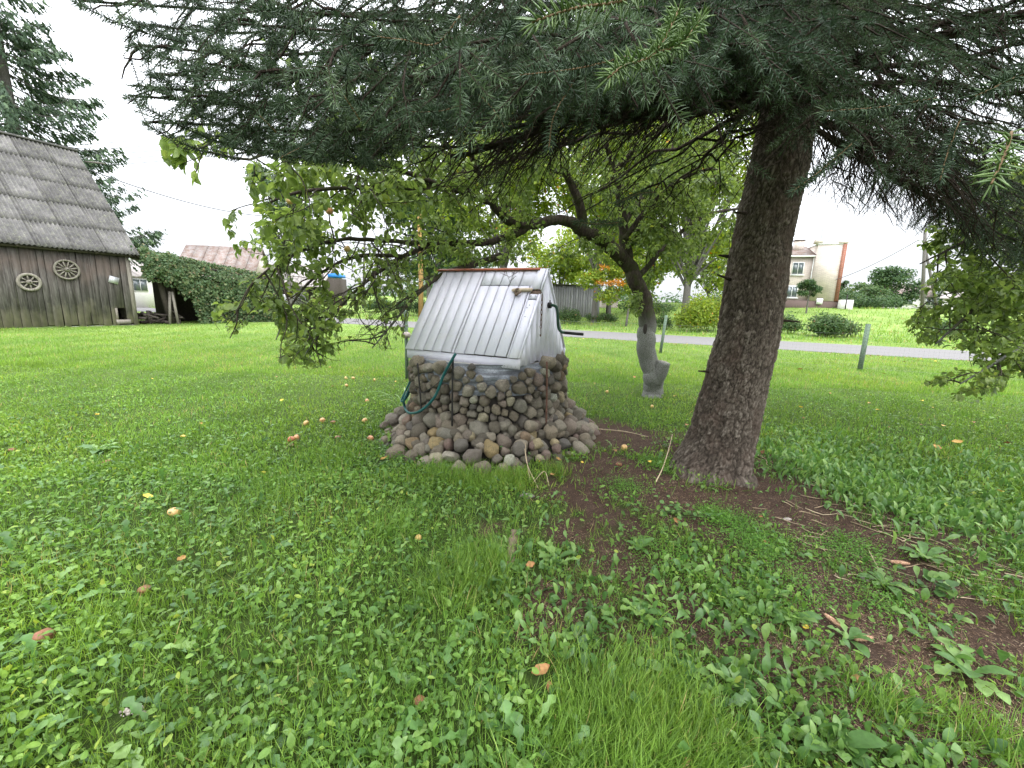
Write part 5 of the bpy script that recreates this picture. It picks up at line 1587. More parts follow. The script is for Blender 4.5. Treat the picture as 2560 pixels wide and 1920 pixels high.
for l_ in (l12, l13, l14, l15): T.sub(l_, .14, .9, .011, 2, .55, .05, .85)
T.sub(l1, .20, .9, .012, 2, .45, .25, .8)
T.sub(l2, .095, .9, .010, 2, .7, .1, .6)
T.sub(l3, .20, 1.0, .012, 2, .35, .1, .85)
T.sub(l4, .20, .9, .012, 2, .35, .1, .85)
T.sub(l5, .16, .75, .009, 2, .55, .15, .72)
T.sub(l6, .13, .75, .009, 2, .5, .15, .75)
T.sub(l7, .16, .6, .008, 2, .45, .15, .72)
T.sub(l8, .075, .85, .009, 2, .8, .1, .4)
T.sub(l11, .14, .6, .008, 2, .5, .15, .7)
T.sub(l9, .13, .8, .010, 2, .9, .1, .85); T.sub(l10, .13, .8, .010, 2, .7, .1, .85)
T.sub(tk[60:], .30, .7, .009, 2, 1.0, .0, .8)
T.finish(at1)
# one loose twig that pokes out over the lane of sky on the left
T2 = Tree(5)
tw = T2.limb(PW((560, 330, 2.4, .006), (500, 372, 2.45, .005), (450, 350, 2.45, .004), (410, 325, 2.4, .0025)), at1, 'long_twig', 'twig', 6, 16)
tw2 = T2.limb(PW((512, 366, 2.45, .004), (500, 400, 2.45, .003), (490, 430, 2.4, .002)), at1, 'long_twig', 'twig', 5, 10)
for px, py in [(405, 328), (418, 340), (422, 352), (440, 362), (447, 355), (470, 345), (488, 350), (455, 330), (490, 395), (487, 418), (500, 420), (480, 425), (495, 432)]:
    T2.lb.append(W(px, py, 2.45)); T2.ld.append(unit(np.array([rng.normal(0, .3), rng.normal(0, .3), -1]))); T2.ll.append(rng.uniform(.05, .08))
T2.tw.add(*[(lambda v: v)(x) for x in tube_vf([W(415, 330, 2.4), W(405, 322, 2.4), W(398, 318, 2.4)], .0015, 4)])
T2.finish(at1)

def apple(c, r, rn, par=None, squash=1.0, sub=ICO3):
    V0, F0 = sub
    rr = np.hypot(V0[:, 0], V0[:, 1])
    z = V0[:, 2] * .9 - .28 * np.exp(-(rr / .28) ** 2) * np.sign(V0[:, 2])
    V = np.stack([V0[:, 0] * (1 + .06 * V0[:, 2]), V0[:, 1] * (1 + .06 * V0[:, 2]), z * squash], -1) * r
    an = rng.normal(size=3); Q = frames(unit(an)[None], rng.normal(size=3)[None])[0]
    return obj('apple', V @ Q.T + c, F0, None, MT['apple_skin'], par, True, np.full(len(V), rn))
for px, py, d, r in ((824, 527, 3.6, .032), (725, 503, 3.3, .026), (868, 622, 4.0, .03), (1010, 505, 4.6, .03)):
    a_ = apple(W(px, py, d), r, .2 if px != 824 else .55, at1)

# the second apple tree, its trunk outside the picture on the right
at2 = thing('apple_tree', (8.3, 5.6, 0), 'apple tree reaching into the garden from beyond its right edge', 'tree')
T = Tree(77)
BM = np.array([(2200, 900), (2262, 860), (2300, 960), (2350, 1000), (2440, 1010), (2500, 985), (2530, 940), (2600, 960), (3400, 1100)], float)
def bmask(P):
    q = PJ(P)
    return (q[:, 0] < np.interp(q[:, 1], [0, 540, 600, 660, 720, 780, 830, 860, 890, 920, 960, 1010], [2420, 2345, 2290, 2330, 2300, 2275, 2258, 2310, 2420, 2360, 2312, 2400]) + 14 * np.sin(q[:, 1] * .13)) | ((q[:, 1] > np.interp(q[:, 0], BM[:, 0], BM[:, 1]))) | ((q[:, 0] > 2430) & (q[:, 1] > 850 + .25 * (2560 - q[:, 0])) & (q[:, 1] < 930) & False) | (P[:, 2] < .35)
T.mask = bmask
T.limb([(8.3, 5.6, -.05, .2), (8.25, 5.6, .6, .17), (8.1, 5.55, 1.2, .15), (7.8, 5.5, 1.7, .12)], at2, 'trunk', sides=16)
for a in ([(7.8, 5.5, 1.7, .08), *PW((2760, 560, 5.2, .05), (2600, 640, 4.9, .035), (2450, 760, 4.6, .02), (2340, 860, 4.4, .008))],
          [(7.8, 5.5, 1.7, .07), *PW((2740, 480, 5.0, .045), (2560, 520, 4.7, .03), (2420, 600, 4.5, .016), (2300, 660, 4.4, .006))],
          [(8.1, 5.55, 1.2, .06), *PW((2800, 700, 5.0, .045), (2640, 800, 4.7, .03), (2500, 900, 4.5, .016), (2400, 960, 4.4, .006))],
          [(7.8, 5.5, 1.7, .06), *PW((2760, 600, 5.6, .045), (2600, 700, 5.3, .03), (2440, 760, 5.1, .016), (2290, 800, 4.9, .006))],
          [(7.8, 5.5, 1.7, .06), *PW((2740, 420, 5.6, .045), (2560, 440, 5.3, .03), (2400, 500, 5.1, .016), (2320, 560, 4.9, .006))],
          [(7.8, 5.5, 1.7, .07), (8.2, 6.2, 2.4, .05), (8.4, 7.0, 2.9, .02)], [(7.8, 5.5, 1.7, .07), (8.6, 5.0, 2.4, .05), (9.4, 4.5, 2.8, .02)]):
    P = T.limb(a, at2)
    T.sub(P[len(P) // 4:], .125, .7, .009, 2, .5, .0, .8)
T.finish(at2)
# ------------------------------------------------------------------ the barn on the left
rl = np.random.default_rng(41)
BE = np.array([.46, .888, 0]); BE = BE / np.linalg.norm(BE); BN = np.array([-BE[1], BE[0], 0])   # along the wall, into the building
BC = np.array([-17.79, 20.0, 0.0])
def onwall(px, py, off=0.0):
    d = ray(px, py); o2 = BC - BN * off - CAMP
    t = (o2 @ BN) / (d @ BN); P = CAMP + d * t
    return (P - BC) @ BE, P[2]
barn = thing('barn', (BC[0], BC[1], 0), 'weathered grey plank barn with steep mossy corrugated roof and two cart wheels on its wall', 'barn')
def wb(a0, a1, z0, z1, th=.025, off=0.0, name='plank', mat='barn_wood', par=barn, lean=0.0):
    c = BC + BE * (a0 + a1) / 2 - BN * (off + th / 2) + EZ * (z0 + z1) / 2
    V, F = box_vf(c, BE, BN, unit(EZ + BE * lean), a1 - a0, th, z1 - z0)
    return obj(name, V, None, F, MT[mat], par)
ha0, hz1 = onwall(292, 771); ha1, hz0 = onwall(323, 798)
TOPZ = 3.22
a = -.42
while a > -10:
    w = rl.uniform(.19, .30); a0 = a - w
    z0 = rl.uniform(.0, .08) + (.0 if a > -6 else -.1); off = rl.uniform(0, .02)
    if a > ha0 and a0 < ha1:
        wb(a0 + .006, a - .006, hz1 + rl.uniform(0, .03), TOPZ, off=off)
    else:
        wb(a0 + .006 + rl.uniform(0, .006), a - .006, z0, TOPZ, off=off, lean=rl.normal(0, .006))
    if rl.random() < .45: wb(a - .028, a + .028, rl.uniform(.1, .8), rl.uniform(2.6, 3.2), th=.018, off=.026, name='batten')
    a = a0
wb(-.40, -.17, .12, TOPZ, off=.012, lean=.004); wb(-.165, .0, .02, TOPZ, off=.02, name='corner_post', mat='beam')
b_ = wb(ha0 - .1, ha1 + .03, hz0 - .20, hz0 - .01, th=.07, off=.02, name='sill_beam', mat='beam')
wb(ha0 - .08, ha0 + .0, hz0 - .02, hz1 + .02, th=.04, off=.015, name='hatch_jamb', mat='barn_wood')
# foundation, inside dark and far walls
V, F = box_vf(BC - BE * 5 + BN * .15 - EZ * .1, BE, BN, EZ, 10, .3, .24); obj('foundation', V, None, F, MT['concrete'], barn)
V, F = box_vf(BC - BE * 5 + BN * 9.6 + EZ * 1.6, BE, BN, EZ, 10, .1, 3.2); obj('back_wall', V, None, F, MT['dark_wood'], barn)
V, F = box_vf(BC - BE * 5 + BN * 1.5 + EZ * 1.6, BE, BN, EZ, 10, .05, 3.1); obj('inner_partition', V, None, F, MT['dark_wood'], barn)
run, rise = 4.95, 5.05
EV = BC + BE * .25 - BN * .35; EZV = 3.2
RG = EV + BN * run
sd_ = unit(BN * run + EZ * rise); sn_ = unit(-BN * rise + EZ * run); SL = math.hypot(run, rise)
# gable walls (the right one faces away)
for aa_ in (-.05, -9.95):
    V, F = box_vf(BC + BE * aa_ + BN * 4.8 + EZ * 1.6, BE, BN, EZ, .06, 9.4, 3.2); obj('gable_wall', V, None, F, MT['barn_wood'], barn)
    g0 = BC + BE * (aa_ - .03)
    prism('gable_wall', [g0 + EZ * 3.2 + BN * .1, g0 + EZ * 3.2 + BN * 9.1, g0 + BN * 4.6 + EZ * (EZV + rise - .35)], BE * .06, MT['barn_wood'], barn)
# corrugated sheets
nw, sg = 8, 6
SWD, SLN = 1.06, SL / 5
xs = np.linspace(0, 1, nw * sg + 1) * (SWD + .06)
zc_ = .036 * np.cos(np.linspace(0, nw, nw * sg + 1) * 2 * np.pi)
def sheet_mesh(seed):
    r = np.random.default_rng(seed)
    rows = [0, .3, .65, 1.03]
    V = []
    for k, y in enumerate(rows):
        sag = r.normal(0, .004, 1)
        V.append(np.stack([xs, np.full_like(xs, y * SLN) + (r.normal(0, .003) if k == 0 else 0), zc_ + (.012 * (1 - y)) + sag], 1))
    V.append(np.stack([xs, np.zeros_like(xs), zc_ + .012 - .010], 1))
    V = np.concatenate(V); m = len(xs); F = []
    for k in range(3):
        i = np.arange(m - 1) + k * m; F.append(np.stack([i, i + 1, i + m + 1, i + m], 1))
    i = np.arange(m - 1); F.append(np.stack([i + 4 * m, i + 4 * m + 1, i + 1, i], 1))
    return make_mesh('roof_sheet', V, None, np.concatenate(F), MT['corr'], True)
SM = [sheet_mesh(k) for k in range(5)]
def put_sheets(p0, xdir, ydir, zdir, cols, rows, par, org, meshes, wd, ln, jit=.01):
    for r_ in range(rows):
        for c_ in range(cols):
            o = link('roof_sheet', meshes[int(rl.integers(0, len(meshes)))], par)
            q = p0 + xdir * (c_ * wd + rl.normal(0, jit * .6)) + ydir * (r_ * ln + rl.normal(0, jit)) + zdir * (.012 * r_ * 0 + .014 * (c_ % 2) + rl.normal(0, .003))
            Mx = np.eye(4); Mx[:3, 0] = xdir; Mx[:3, 1] = ydir + zdir * .010; Mx[:3, 2] = zdir; Mx[:3, 3] = q - org
            o.matrix_local = Matrix(Mx.tolist())
put_sheets(EV - BE * 9.6 + EZ * EZV, BE, sd_, sn_, 9, 5, barn, ORG[barn.name], SM, SWD, SLN)
sdb = unit(-BN * run + EZ * rise); snb = unit(BN * rise + EZ * run)
put_sheets(EV + BN * 2 * run + EZ * EZV, -BE, sdb, snb, 9, 5, barn, ORG[barn.name], SM, SWD, SLN)
V, F = box_vf(RG - BE * 4.8 + EZ * (EZV + rise + .03), BE, BN, EZ, 9.65, .28, .08); obj('ridge_cap', V, None, F, MT['corr'], barn)
V, F = box_vf(EV + EZ * EZV + sd_ * SL / 2 - sn_ * .09 + BE * .0, BE, sd_, sn_, .06, SL, .12); obj('barge_board', V, None, F, MT['dark_wood'], barn)
V, F = box_vf(EV - BE * 4.8 + BN * .2 + EZ * (EZV - .04), BE, BN, EZ, 9.6, .12, .1); obj('eave_beam', V, None, F, MT['dark_wood'], barn)
for k in range(9):
    V, F = box_vf(EV - BE * (.3 + k * 1.15) + sd_ * .35 - sn_ * .09 + EZ * EZV, BE, sd_, sn_, .09, .7, .11); obj('rafter', V, None, F, MT['dark_wood'], barn)
la, lz = onwall(321, 648)
V0, F0 = ICO2; obj('insulator', BC + BE * la - BN * .12 + EZ * lz + V0 * [.05, .05, .06], F0, None, MT['ceramic'], barn, True)
la, lz = onwall(283, 700)
V, F = box_vf(BC + BE * la - BN * .06 + EZ * lz, unit(BE - EZ * .3), BN, unit(EZ + BE * .3), .34, .012, .3); obj('nailed_metal_patch', V, None, F, MT['grey_metal'], barn)

def wheel(px, py, R_, ns, label, rim):
    a0, z0 = onwall(px, py, .1)
    c = BC + BE * a0 - BN * .10 + EZ * z0
    t = thing('cart_wheel', c, label, 'cart wheel')
    m = 48; ph = rl.random()
    A = Acc()
    q = np.linspace(0, 2 * np.pi, m + 1)[:-1]
    rings = [(R_, -.03), (R_, .03), (R_ - rim, .03), (R_ - rim, -.03)]
    V = np.concatenate([c + BE * r_ * np.cos(q)[:, None] + EZ * r_ * np.sin(q)[:, None] - BN * d_ for r_, d_ in rings])
    i = np.arange(m); j = (i + 1) % m
    F = np.concatenate([np.stack([i + k * m, j + k * m, j + ((k + 1) % 4) * m, i + ((k + 1) % 4) * m], 1) for k in range(4)])
    obj('rim', V, None, F, MT['beam'], t)
    for k in range(ns):
        an = ph + k / ns * 2 * np.pi; d = BE * np.cos(an) + EZ * np.sin(an)
        tube('spoke', [c + d * .06, c + d * (R_ * .5), c + d * (R_ - rim + .01)], np.array([.018, .028, .022]), MT['beam'], t, 7)
    tube('hub', [c + BN * .04, c - BN * .03, c - BN * .11], np.array([.085, .095, .06]), MT['beam'], t, 14)
    tube('hub_hole_shade', [c - BN * .10, c - BN * .114], .028, MT['dark'], t, 10)  # dark plug on the hub face, shade of the bore put into colour
wheel(167, 674, .41, 12, 'large wooden cart wheel with twelve spokes hung high on the barn wall', .07)
wheel(73, 705, .35, 8, 'smaller wooden cart wheel with eight spokes hung low on the barn wall', .095)

# a rag of wood sticking out past the roof edge
P = [W(212, 404, 22.4), W(245, 407, 22.3), W(265, 410, 22.2)]
meta(tube('bare_pole_end', P, np.array([.03, .045, .02]), MT['beam'], None, 6), 'thin grey stick poking out past the barn roof edge', 'stick')

# ------------------------------------------------------------------ lean-to and the creeper over it
shed = thing('lean_to_shed', tuple(BC + BE * 3.5), 'dark open lean-to at the barn corner, half hidden by creeper', 'shed')
def lean(a0, a1, d0, d1, z0, z1, name, mat='dark_wood'):
    V, F = box_vf(BC + BE * (a0 + a1) / 2 + BN * (d0 + d1) / 2 + EZ * (z0 + z1) / 2, BE, BN, EZ, a1 - a0, d1 - d0, z1 - z0); return obj(name, V, None, F, MT[mat], shed)
V = np.array([BC + BE * .02 - BN * .2 + EZ * 3.28, BC + BE * 7.6 - BN * .2 + EZ * 2.35, BC + BE * 7.6 + BN * 4 + EZ * 2.6, BC + BE * .02 + BN * 4 + EZ * 3.5])
prism('roof', V, (0, 0, -.07), MT['dark_wood'], shed)
lean(1.75, 7.2, 2.2, 2.3, 0, 2.5, 'back_wall'); lean(1.7, 1.8, .3, 2.3, 0, 2.9, 'side_wall'); lean(7.2, 7.3, .2, 2.3, 0, 2.3, 'side_wall')  # dark board walls added so the inside of the lean-to reads unlit
lean(.1, 1.7, 1.0, 1.06, .35, .42, 'rail')
for px, x2 in ((424, 420), (430, 441)):
    p0 = BC + BE * onwall(x2, 803)[0] - BN * .15; p1 = BC + BE * onwall(px, 735)[0] - BN * .02 + EZ * 1.6
    tube('prop_post', [p0, p1], .06, MT['beam'], shed, 6)
tube('prop_post', [BC + BE * 1.5 + BN * .3, BC + BE * 1.05 + BN * .3 + EZ * 3.0], np.array([.17, .10]), MT['dark_wood'], shed, 8)
tube('cross_pole', [BC + BE * .1 + EZ * 2.2, BC + BE * 1.2 + EZ * 2.35], .05, MT['beam'], shed, 6)
# junk heap in the dark
hp_ = thing('log_heap', tuple(BC + BE * .9 + BN * .6), 'dark heap of logs and branches in the lean-to doorway', 'log heap')
for k in range(34):
    c = BC + BE * rl.uniform(.2, 1.9) + BN * rl.uniform(.1, 1.4) + EZ * rl.uniform(.05, .55); d = unit(np.array([rl.normal(), rl.normal(), rl.normal(0, .3)]))
    o = tube('log', [c - d * .35, c, c + d * rl.uniform(.2, .5)], rl.uniform(.03, .08), MT['dark_wood'], hp_, 6)
def creeper(name, label, n, sampler, size, mat, cat='creeper'):
    P, Nn = sampler(n); n = len(P)
    A = Acc()
    d = unit(np.cross(Nn, rl.normal(size=(n, 3))) + np.array([0, 0, -.7]))
    s = rl.uniform(size * .6, size * 1.3, n)
    A.scatter(LF4, P, frames(d, Nn + rl.normal(0, .45, (n, 3))), np.stack([s * .85, s, s], 1), rl.beta(2, 2, n))
    return A
def vs(n):
    a = .35 + 6.6 * rl.random(n) ** 1.1; z = rl.uniform(.0, 1.0, n)
    top = np.interp(a, [0, .6, 1.5, 3, 5, 7, 7.9], [3.35, 3.45, 3.25, 2.85, 2.6, 2.35, 1.9])
    lowz = np.interp(a, [0, .4, 1.2, 1.8, 2.2, 2.45, 2.7], [2.6, 2.5, 2.3, 1.95, 1.5, .8, .0]) - np.abs(rl.normal(0, .16, n)) + .15 * np.sin(a * 9)
    lowz = np.maximum(lowz, 0)
    zz = lowz + (top + .14 * np.sin(a * 5) + np.abs(rl.normal(0, .07, n)) - lowz) * z
    bulge = .30 + .55 * (sn(np.stack([a, zz], 1), 1.7, 3) * .6 + .4) * np.sin(np.clip(z, 0, 1) * np.pi) ** .3
    P = BC + BE * a[:, None] - BN * (bulge * rl.uniform(.4, 1.05, n) + .05)[:, None] + EZ * zz[:, None]
    return P, np.tile(-BN + EZ * .45, (n, 1))
A = creeper('v', '', 13500, vs, .125, 'vine')
def vs2(n):
    a = rl.uniform(.0, 7.6, n); d = rl.uniform(-.3, 3.5, n)
    zz = np.interp(a, [0, 7.6], [3.42, 2.5]) + .05 * d + rl.uniform(0, .22, n)
    return BC + BE * a[:, None] + BN * d[:, None] + EZ * zz[:, None], np.tile(EZ, (n, 1))
A2 = creeper('v', '', 5000, vs2, .13, 'vine')
vt = thing('climbing_vine', tuple(BC + BE * 4 - BN * .3), 'thick dull green creeper smothering the lean-to beside the barn', 'creeper')
for X in (A, A2):
    o = X.build('leaves', MT['vine'], vt); meta(o, kind='stuff')
A = Acc()
for k in range(26):
    a0 = rl.uniform(3.0, 7.5); p = BC + BE * a0 - BN * .15; q = p + BE * rl.normal(0, .5) + EZ * rl.uniform(1.2, 2.3)
    v, f3, f4 = tube_vf(smooth_path([p, (p + q) / 2 + rl.normal(0, .1, 3), q], 8), .014, 4); A.add(v, f3, f4)
o = A.build('stems', MT['twig'], vt); o['kind'] = 'stuff'
# ------------------------------------------------------------------ across the lane: houses
rl = np.random.default_rng(61)
def quad_box(name, p, ax, ay, az, s, mat, par):
    V, F = box_vf(p, ax, ay, az, *s); return obj(name, V, None, F, MT[mat], par)

# two-storey brick house on the right
hz = 1.9
pR = W(2077, 768, 45); pL = W(2022, 766, 45.6); hx = unit((pR - pL) * [1, 1, 0]); hy = np.array([-hx[1], hx[0], 0])
wl = np.linalg.norm((pR - pL)[:2]) + .5
house = thing('brick_house', (pL[0], pL[1], hz), 'two-storey pale brick house with red brick corner and rooftop chimney beyond the lane', 'house')
ztop = 8.35
def hb(name, x0, x1, y0, y1, z0, z1, mat, par=house):
    c = np.array([pL[0], pL[1], 0]) + hx * (x0 + x1) / 2 + hy * (y0 + y1) / 2 + EZ * (hz + (z0 + z1) / 2)
    return quad_box(name, c, hx, hy, EZ, (x1 - x0, y1 - y0, z1 - z0), mat, par)
hb('gable_wall', 0, wl - .32, 0, 9, .75, ztop - hz, 'brick_white')
hb('red_corner', wl - .315, wl + .03, -.05, 9.03, .75, ztop - hz + .03, 'brick_red')
hb('coping', -.05, wl - .33, -.05, 9.05, ztop - hz + .002, ztop - hz + .08, 'white_trim')
hb('corner_cap', wl - .75, wl + .08, -.08, .35, ztop - hz + .085, ztop - hz + .32, 'brick_white')
hb('foundation', -4.2, wl + .02, .02, 9, -.8, .745, 'foundation')
hb('parapet_step', -.35, .35, -.03, .5, ztop - hz + .083, ztop - hz + .55, 'brick_white')
wing = hb('wing_wall', -5.5, -.005, .5, 9, .75, 5.4, 'brick_white')
V = np.array([np.array([pL[0], pL[1], hz]) + hx * x + hy * y + EZ * z for x, y, z in ((-5.7, .2, 5.42), (-.003, .2, 5.42), (-.003, 3.5, 6.6), (-5.7, 3.5, 6.6))])
prism('wing_roof', V, (0, 0, .08), MT['corr_rust'], house)
hb('eave_board', -5.7, -.01, .14, .32, 5.25, 5.41, 'white_trim')
hb('chimney', -1.55, -.7, 2.0, 2.8, 5.9, 7.15, 'brick_white'); hb('chimney_cap', -1.62, -.63, 1.93, 2.87, 7.155, 7.24, 'foundation')
tube('drain_pipe', [np.array([pL[0], pL[1], hz + z]) - hx * .1 + hy * .38 for z in (.3, 5.3)], .05, MT['white_trim'], house, 7)
def hwin(x0, x1, z0, z1):
    f = hb('window', x0, x1, .44, .498, z0, z1, 'white_trim'); ORG[f.name] = ORG[house.name]
    cw = (x0 + x1) / 2
    hb('pane', x0 + .08, cw - .03, .425, .438, z0 + .08, z1 - .08, 'glass', f); hb('pane', cw + .03, x1 - .08, .425, .438, z0 + .08, z1 - .08, 'glass', f)
    hb('sill', x0 - .1, x1 + .1, .33, .436, z0 - .1, z0 - .01, 'white_trim', f)
hwin(-1.95, -.85, 3.45, 4.75); hwin(-2.2, -1.1, 1.05, 2.3); hwin(-4.6, -3.4, 3.45, 4.75)
hb('meter_box', wl - 1.9, wl - 1.35, -.12, -.06, .4, 1.0, 'white_trim')
tube('antenna', [np.array([pL[0], pL[1], 0]) + hx * .3 + hy * .5 + EZ * z for z in (ztop + .5, ztop + 3.2)], .025, MT['wire'], house, 5)
hb('porch_step', wl + .1, wl + 1.2, -.6, 1.0, -.6, .9, 'white')
tube('lamp_post', [np.array([pL[0], pL[1], hz]) + hx * (wl + .5) - hy * .8 + EZ * z for z in (-.5, 1.4)], .05, MT['iron'], house, 6)

# shed roof house among the right trees, far
def simple_house(name, label, pa, pb, depth, z0, zeave, zridge, wallm, roofm, cat='house', wins=(), ridge_in=.0, found=True):
    pa, pb = np.array(pa, float), np.array(pb, float)
    x = unit((pb - pa) * [1, 1, 0]); y = np.array([-x[1], x[0], 0]); y = y if y[1] > 0 else -y
    L = np.linalg.norm((pb - pa)[:2])
    t = thing(name, (pa[0], pa[1], z0), label, cat)
    def P_(a, b, z): return np.array([pa[0], pa[1], 0]) + x * a + y * b + EZ * z
    quad_box('wall', P_(L / 2, depth / 2, (z0 + zeave) / 2 - .5), x, y, EZ, (L, depth, zeave - z0 + 1), wallm, t)
    prism('gable', [P_(0, 0, zeave), P_(0, depth, zeave), P_(0, depth / 2, zridge - .05)], x * .1, MT[wallm], t)
    prism('gable', [P_(L - .1, 0, zeave), P_(L - .1, depth, zeave), P_(L - .1, depth / 2, zridge - .05)], x * .1, MT[wallm], t)
    e = .35; k = (zridge - zeave) / (depth / 2)
    for s in (0, 1):
        y0, y1 = (-e, depth / 2) if s == 0 else (depth + e, depth / 2)
        n = max(3, int(L / 1.1))
        for q in range(n):
            a0, a1 = -.3 + (L + .6) * q / n, -.3 + (L + .6) * (q + 1) / n - .03
            prism('roof_sheet', [P_(a0, y0, zeave - k * e + .02 * (q % 2)), P_(a1, y0, zeave - k * e + .02 * (q % 2)), P_(a1, y1, zridge + .02 * (q % 2)), P_(a0, y1, zridge + .02 * (q % 2))], (0, 0, .05), MT[roofm], t)
    for (a0, a1, b0, b1) in wins:
        f = quad_box('window', P_((a0 + a1) / 2, -.03, z0 + (b0 + b1) / 2), x, y, EZ, (a1 - a0, .05, b1 - b0), 'white_trim', t)
        c = (a0 + a1) / 2
        quad_box('pane', P_((a0 + c) / 2 + .02, -.065, z0 + (b0 + b1) / 2), x, y, EZ, (c - a0 - .12, .015, b1 - b0 - .16), 'glass', f)
        quad_box('pane', P_((a1 + c) / 2 - .02, -.065, z0 + (b0 + b1) / 2), x, y, EZ, (a1 - c - .12, .015, b1 - b0 - .16), 'glass', f)
    return t, P_
simple_house('cottage', 'low white cottage with a double window, glimpsed between barn and creeper', W(318, 757, 42), W(412, 757, 46), 6, .3, 3.3, 5.2, 'white', 'corr_pale', 'house', wins=((.75, 2.3, 1.35, 2.6),))
t, P_ = simple_house('gabled_house', 'pale gabled house with a rust-streaked roof above the creeper', W(452, 745, 50), W(640, 750, 52), 7, .6, 4.4, 7.4, 'brick_white', 'corr_rust')
# open-fronted shed with pale roof
sh = thing('open_shed', tuple(W(730, 760, 58)), 'long low shed with faded roof and dark open bays across the lane', 'shed')
sx0, sx1 = W(625, 760, 58), W(815, 762, 58); x_ = unit((sx1 - sx0) * [1, 1, 0]); y_ = np.array([-x_[1], x_[0], 0]); LL = np.linalg.norm((sx1 - sx0)[:2]); z0 = .5
def S_(a, b, z): return np.array([sx0[0], sx0[1], z0]) + x_ * a + y_ * b + EZ * z
zr_ = W(730, 662, 61)[2] - z0; ze = W(730, 716, 57)[2] - z0
n = 13
for k in range(n):
    a0, a1 = LL * k / n, LL * (k + 1) / n - .04
    for j in range(3):
        f0, f1 = j / 3, (j + 1) / 3 + .02
        prism('roof_sheet', [S_(a0, -.8 + 4.3 * f0, ze + (zr_ - ze) * f0 + .03 * (k % 2) - .02 * j), S_(a1, -.8 + 4.3 * f0, ze + (zr_ - ze) * f0 + .03 * (k % 2) - .02 * j), S_(a1, -.8 + 4.3 * f1, ze + (zr_ - ze) * f1 - .02 * j), S_(a0, -.8 + 4.3 * f1, ze + (zr_ - ze) * f1 - .02 * j)], (0, 0, .05), MT['corr_pale'], sh)
prism('back_roof', [S_(0, 3.5, zr_ - .02), S_(LL, 3.5, zr_ - .02), S_(LL, 8, ze), S_(0, 8, ze)], (0, 0, .05), MT['corr_pale'], sh)
quad_box('back_wall', S_(LL / 2, 3.4, ze / 2), x_, y_, EZ, (LL, .1, ze + .6), 'dark_wood', sh)
for k, a0 in enumerate(np.arange(LL * .52, LL * .74, .24)): quad_box('plank', S_(a0, .1, ze / 2), x_, y_, EZ, (.23, .04, ze), 'grey_wood', sh)
for a0 in (.1, LL * .2, LL * .38, LL * .5, LL * .76, LL * .99): quad_box('post', S_(a0, 0, ze / 2), x_, y_, EZ, (.16, .16, ze + .3), 'dark_wood', sh)
fw = thing('firewood_stack', tuple(S_(LL * .86, .5, 0)), 'reddish brown stack of firewood in the right bay of the open shed', 'firewood')
for k in range(70):
    c = S_(LL * .78 + (k % 14) * .2, .3, .15 + (k // 14) * .24)
    tube('log', [c, c + y_ * 1.0], .10, MT['rust'], fw, 6)
vv = thing('parked_trailer', tuple(S_(LL * .30, -1.0, 0)), 'small dark green covered trailer parked in front of the open shed', 'trailer')
def vbx(nm, a0, a1, b0, b1, z0_, z1_, m): return quad_box(nm, S_((a0 + a1) / 2, (b0 + b1) / 2, (z0_ + z1_) / 2), x_, y_, EZ, (a1 - a0, b1 - b0, z1_ - z0_), m, vv)
vbx('body', LL * .24, LL * .40, -2.4, -.9, .35, .85, 'car_green'); vbx('cover', LL * .25, LL * .39, -2.3, -1.0, .855, 1.15, 'car_green')
for a0 in (LL * .28, LL * .36): tube('wheel', [S_(a0, -2.5, .28), S_(a0, -2.3, .28)], .28, MT['iron'], vv, 14)
for k, a0 in enumerate((LL * .43, LL * .48, LL * .52)):
    c = S_(a0, -1.1, 0); A = Acc(); V, F3, F4 = tube_vf([c, c + EZ * .1, c + EZ * .5, c + EZ * 1.0, c + EZ * 1.28, c + EZ * 1.35], np.array([.36, .38, .37, .38, .34, .2]), 16)
    o = obj('steel_drum', V, F3, F4, MT['grey_metal'], None, True); meta(o, ['leftmost pale grey drum by the open shed, next to the green trailer', 'middle pale grey drum standing before the open shed', 'right pale grey drum standing before the open shed boards'][k], 'drum', 'drums by the open shed')
tp = W(842, 690, 56); V, F = box_vf(tp, x_, y_, EZ, 1.5, 2.0, .45)
V[4:] += np.random.default_rng(2).normal(0, .12, (4, 3)); meta(obj('tarpaulin_cover', V, None, F, MT['blue'], None), 'bright blue tarpaulin over a stack beside the shed roof', 'tarpaulin')
quad_box('hay_rack', np.array([tp[0], tp[1], (tp[2] - .36 - .2) / 2]), x_, y_, EZ, (1.6, 2.1, tp[2] - .36 + .2), 'dark_wood', sh)

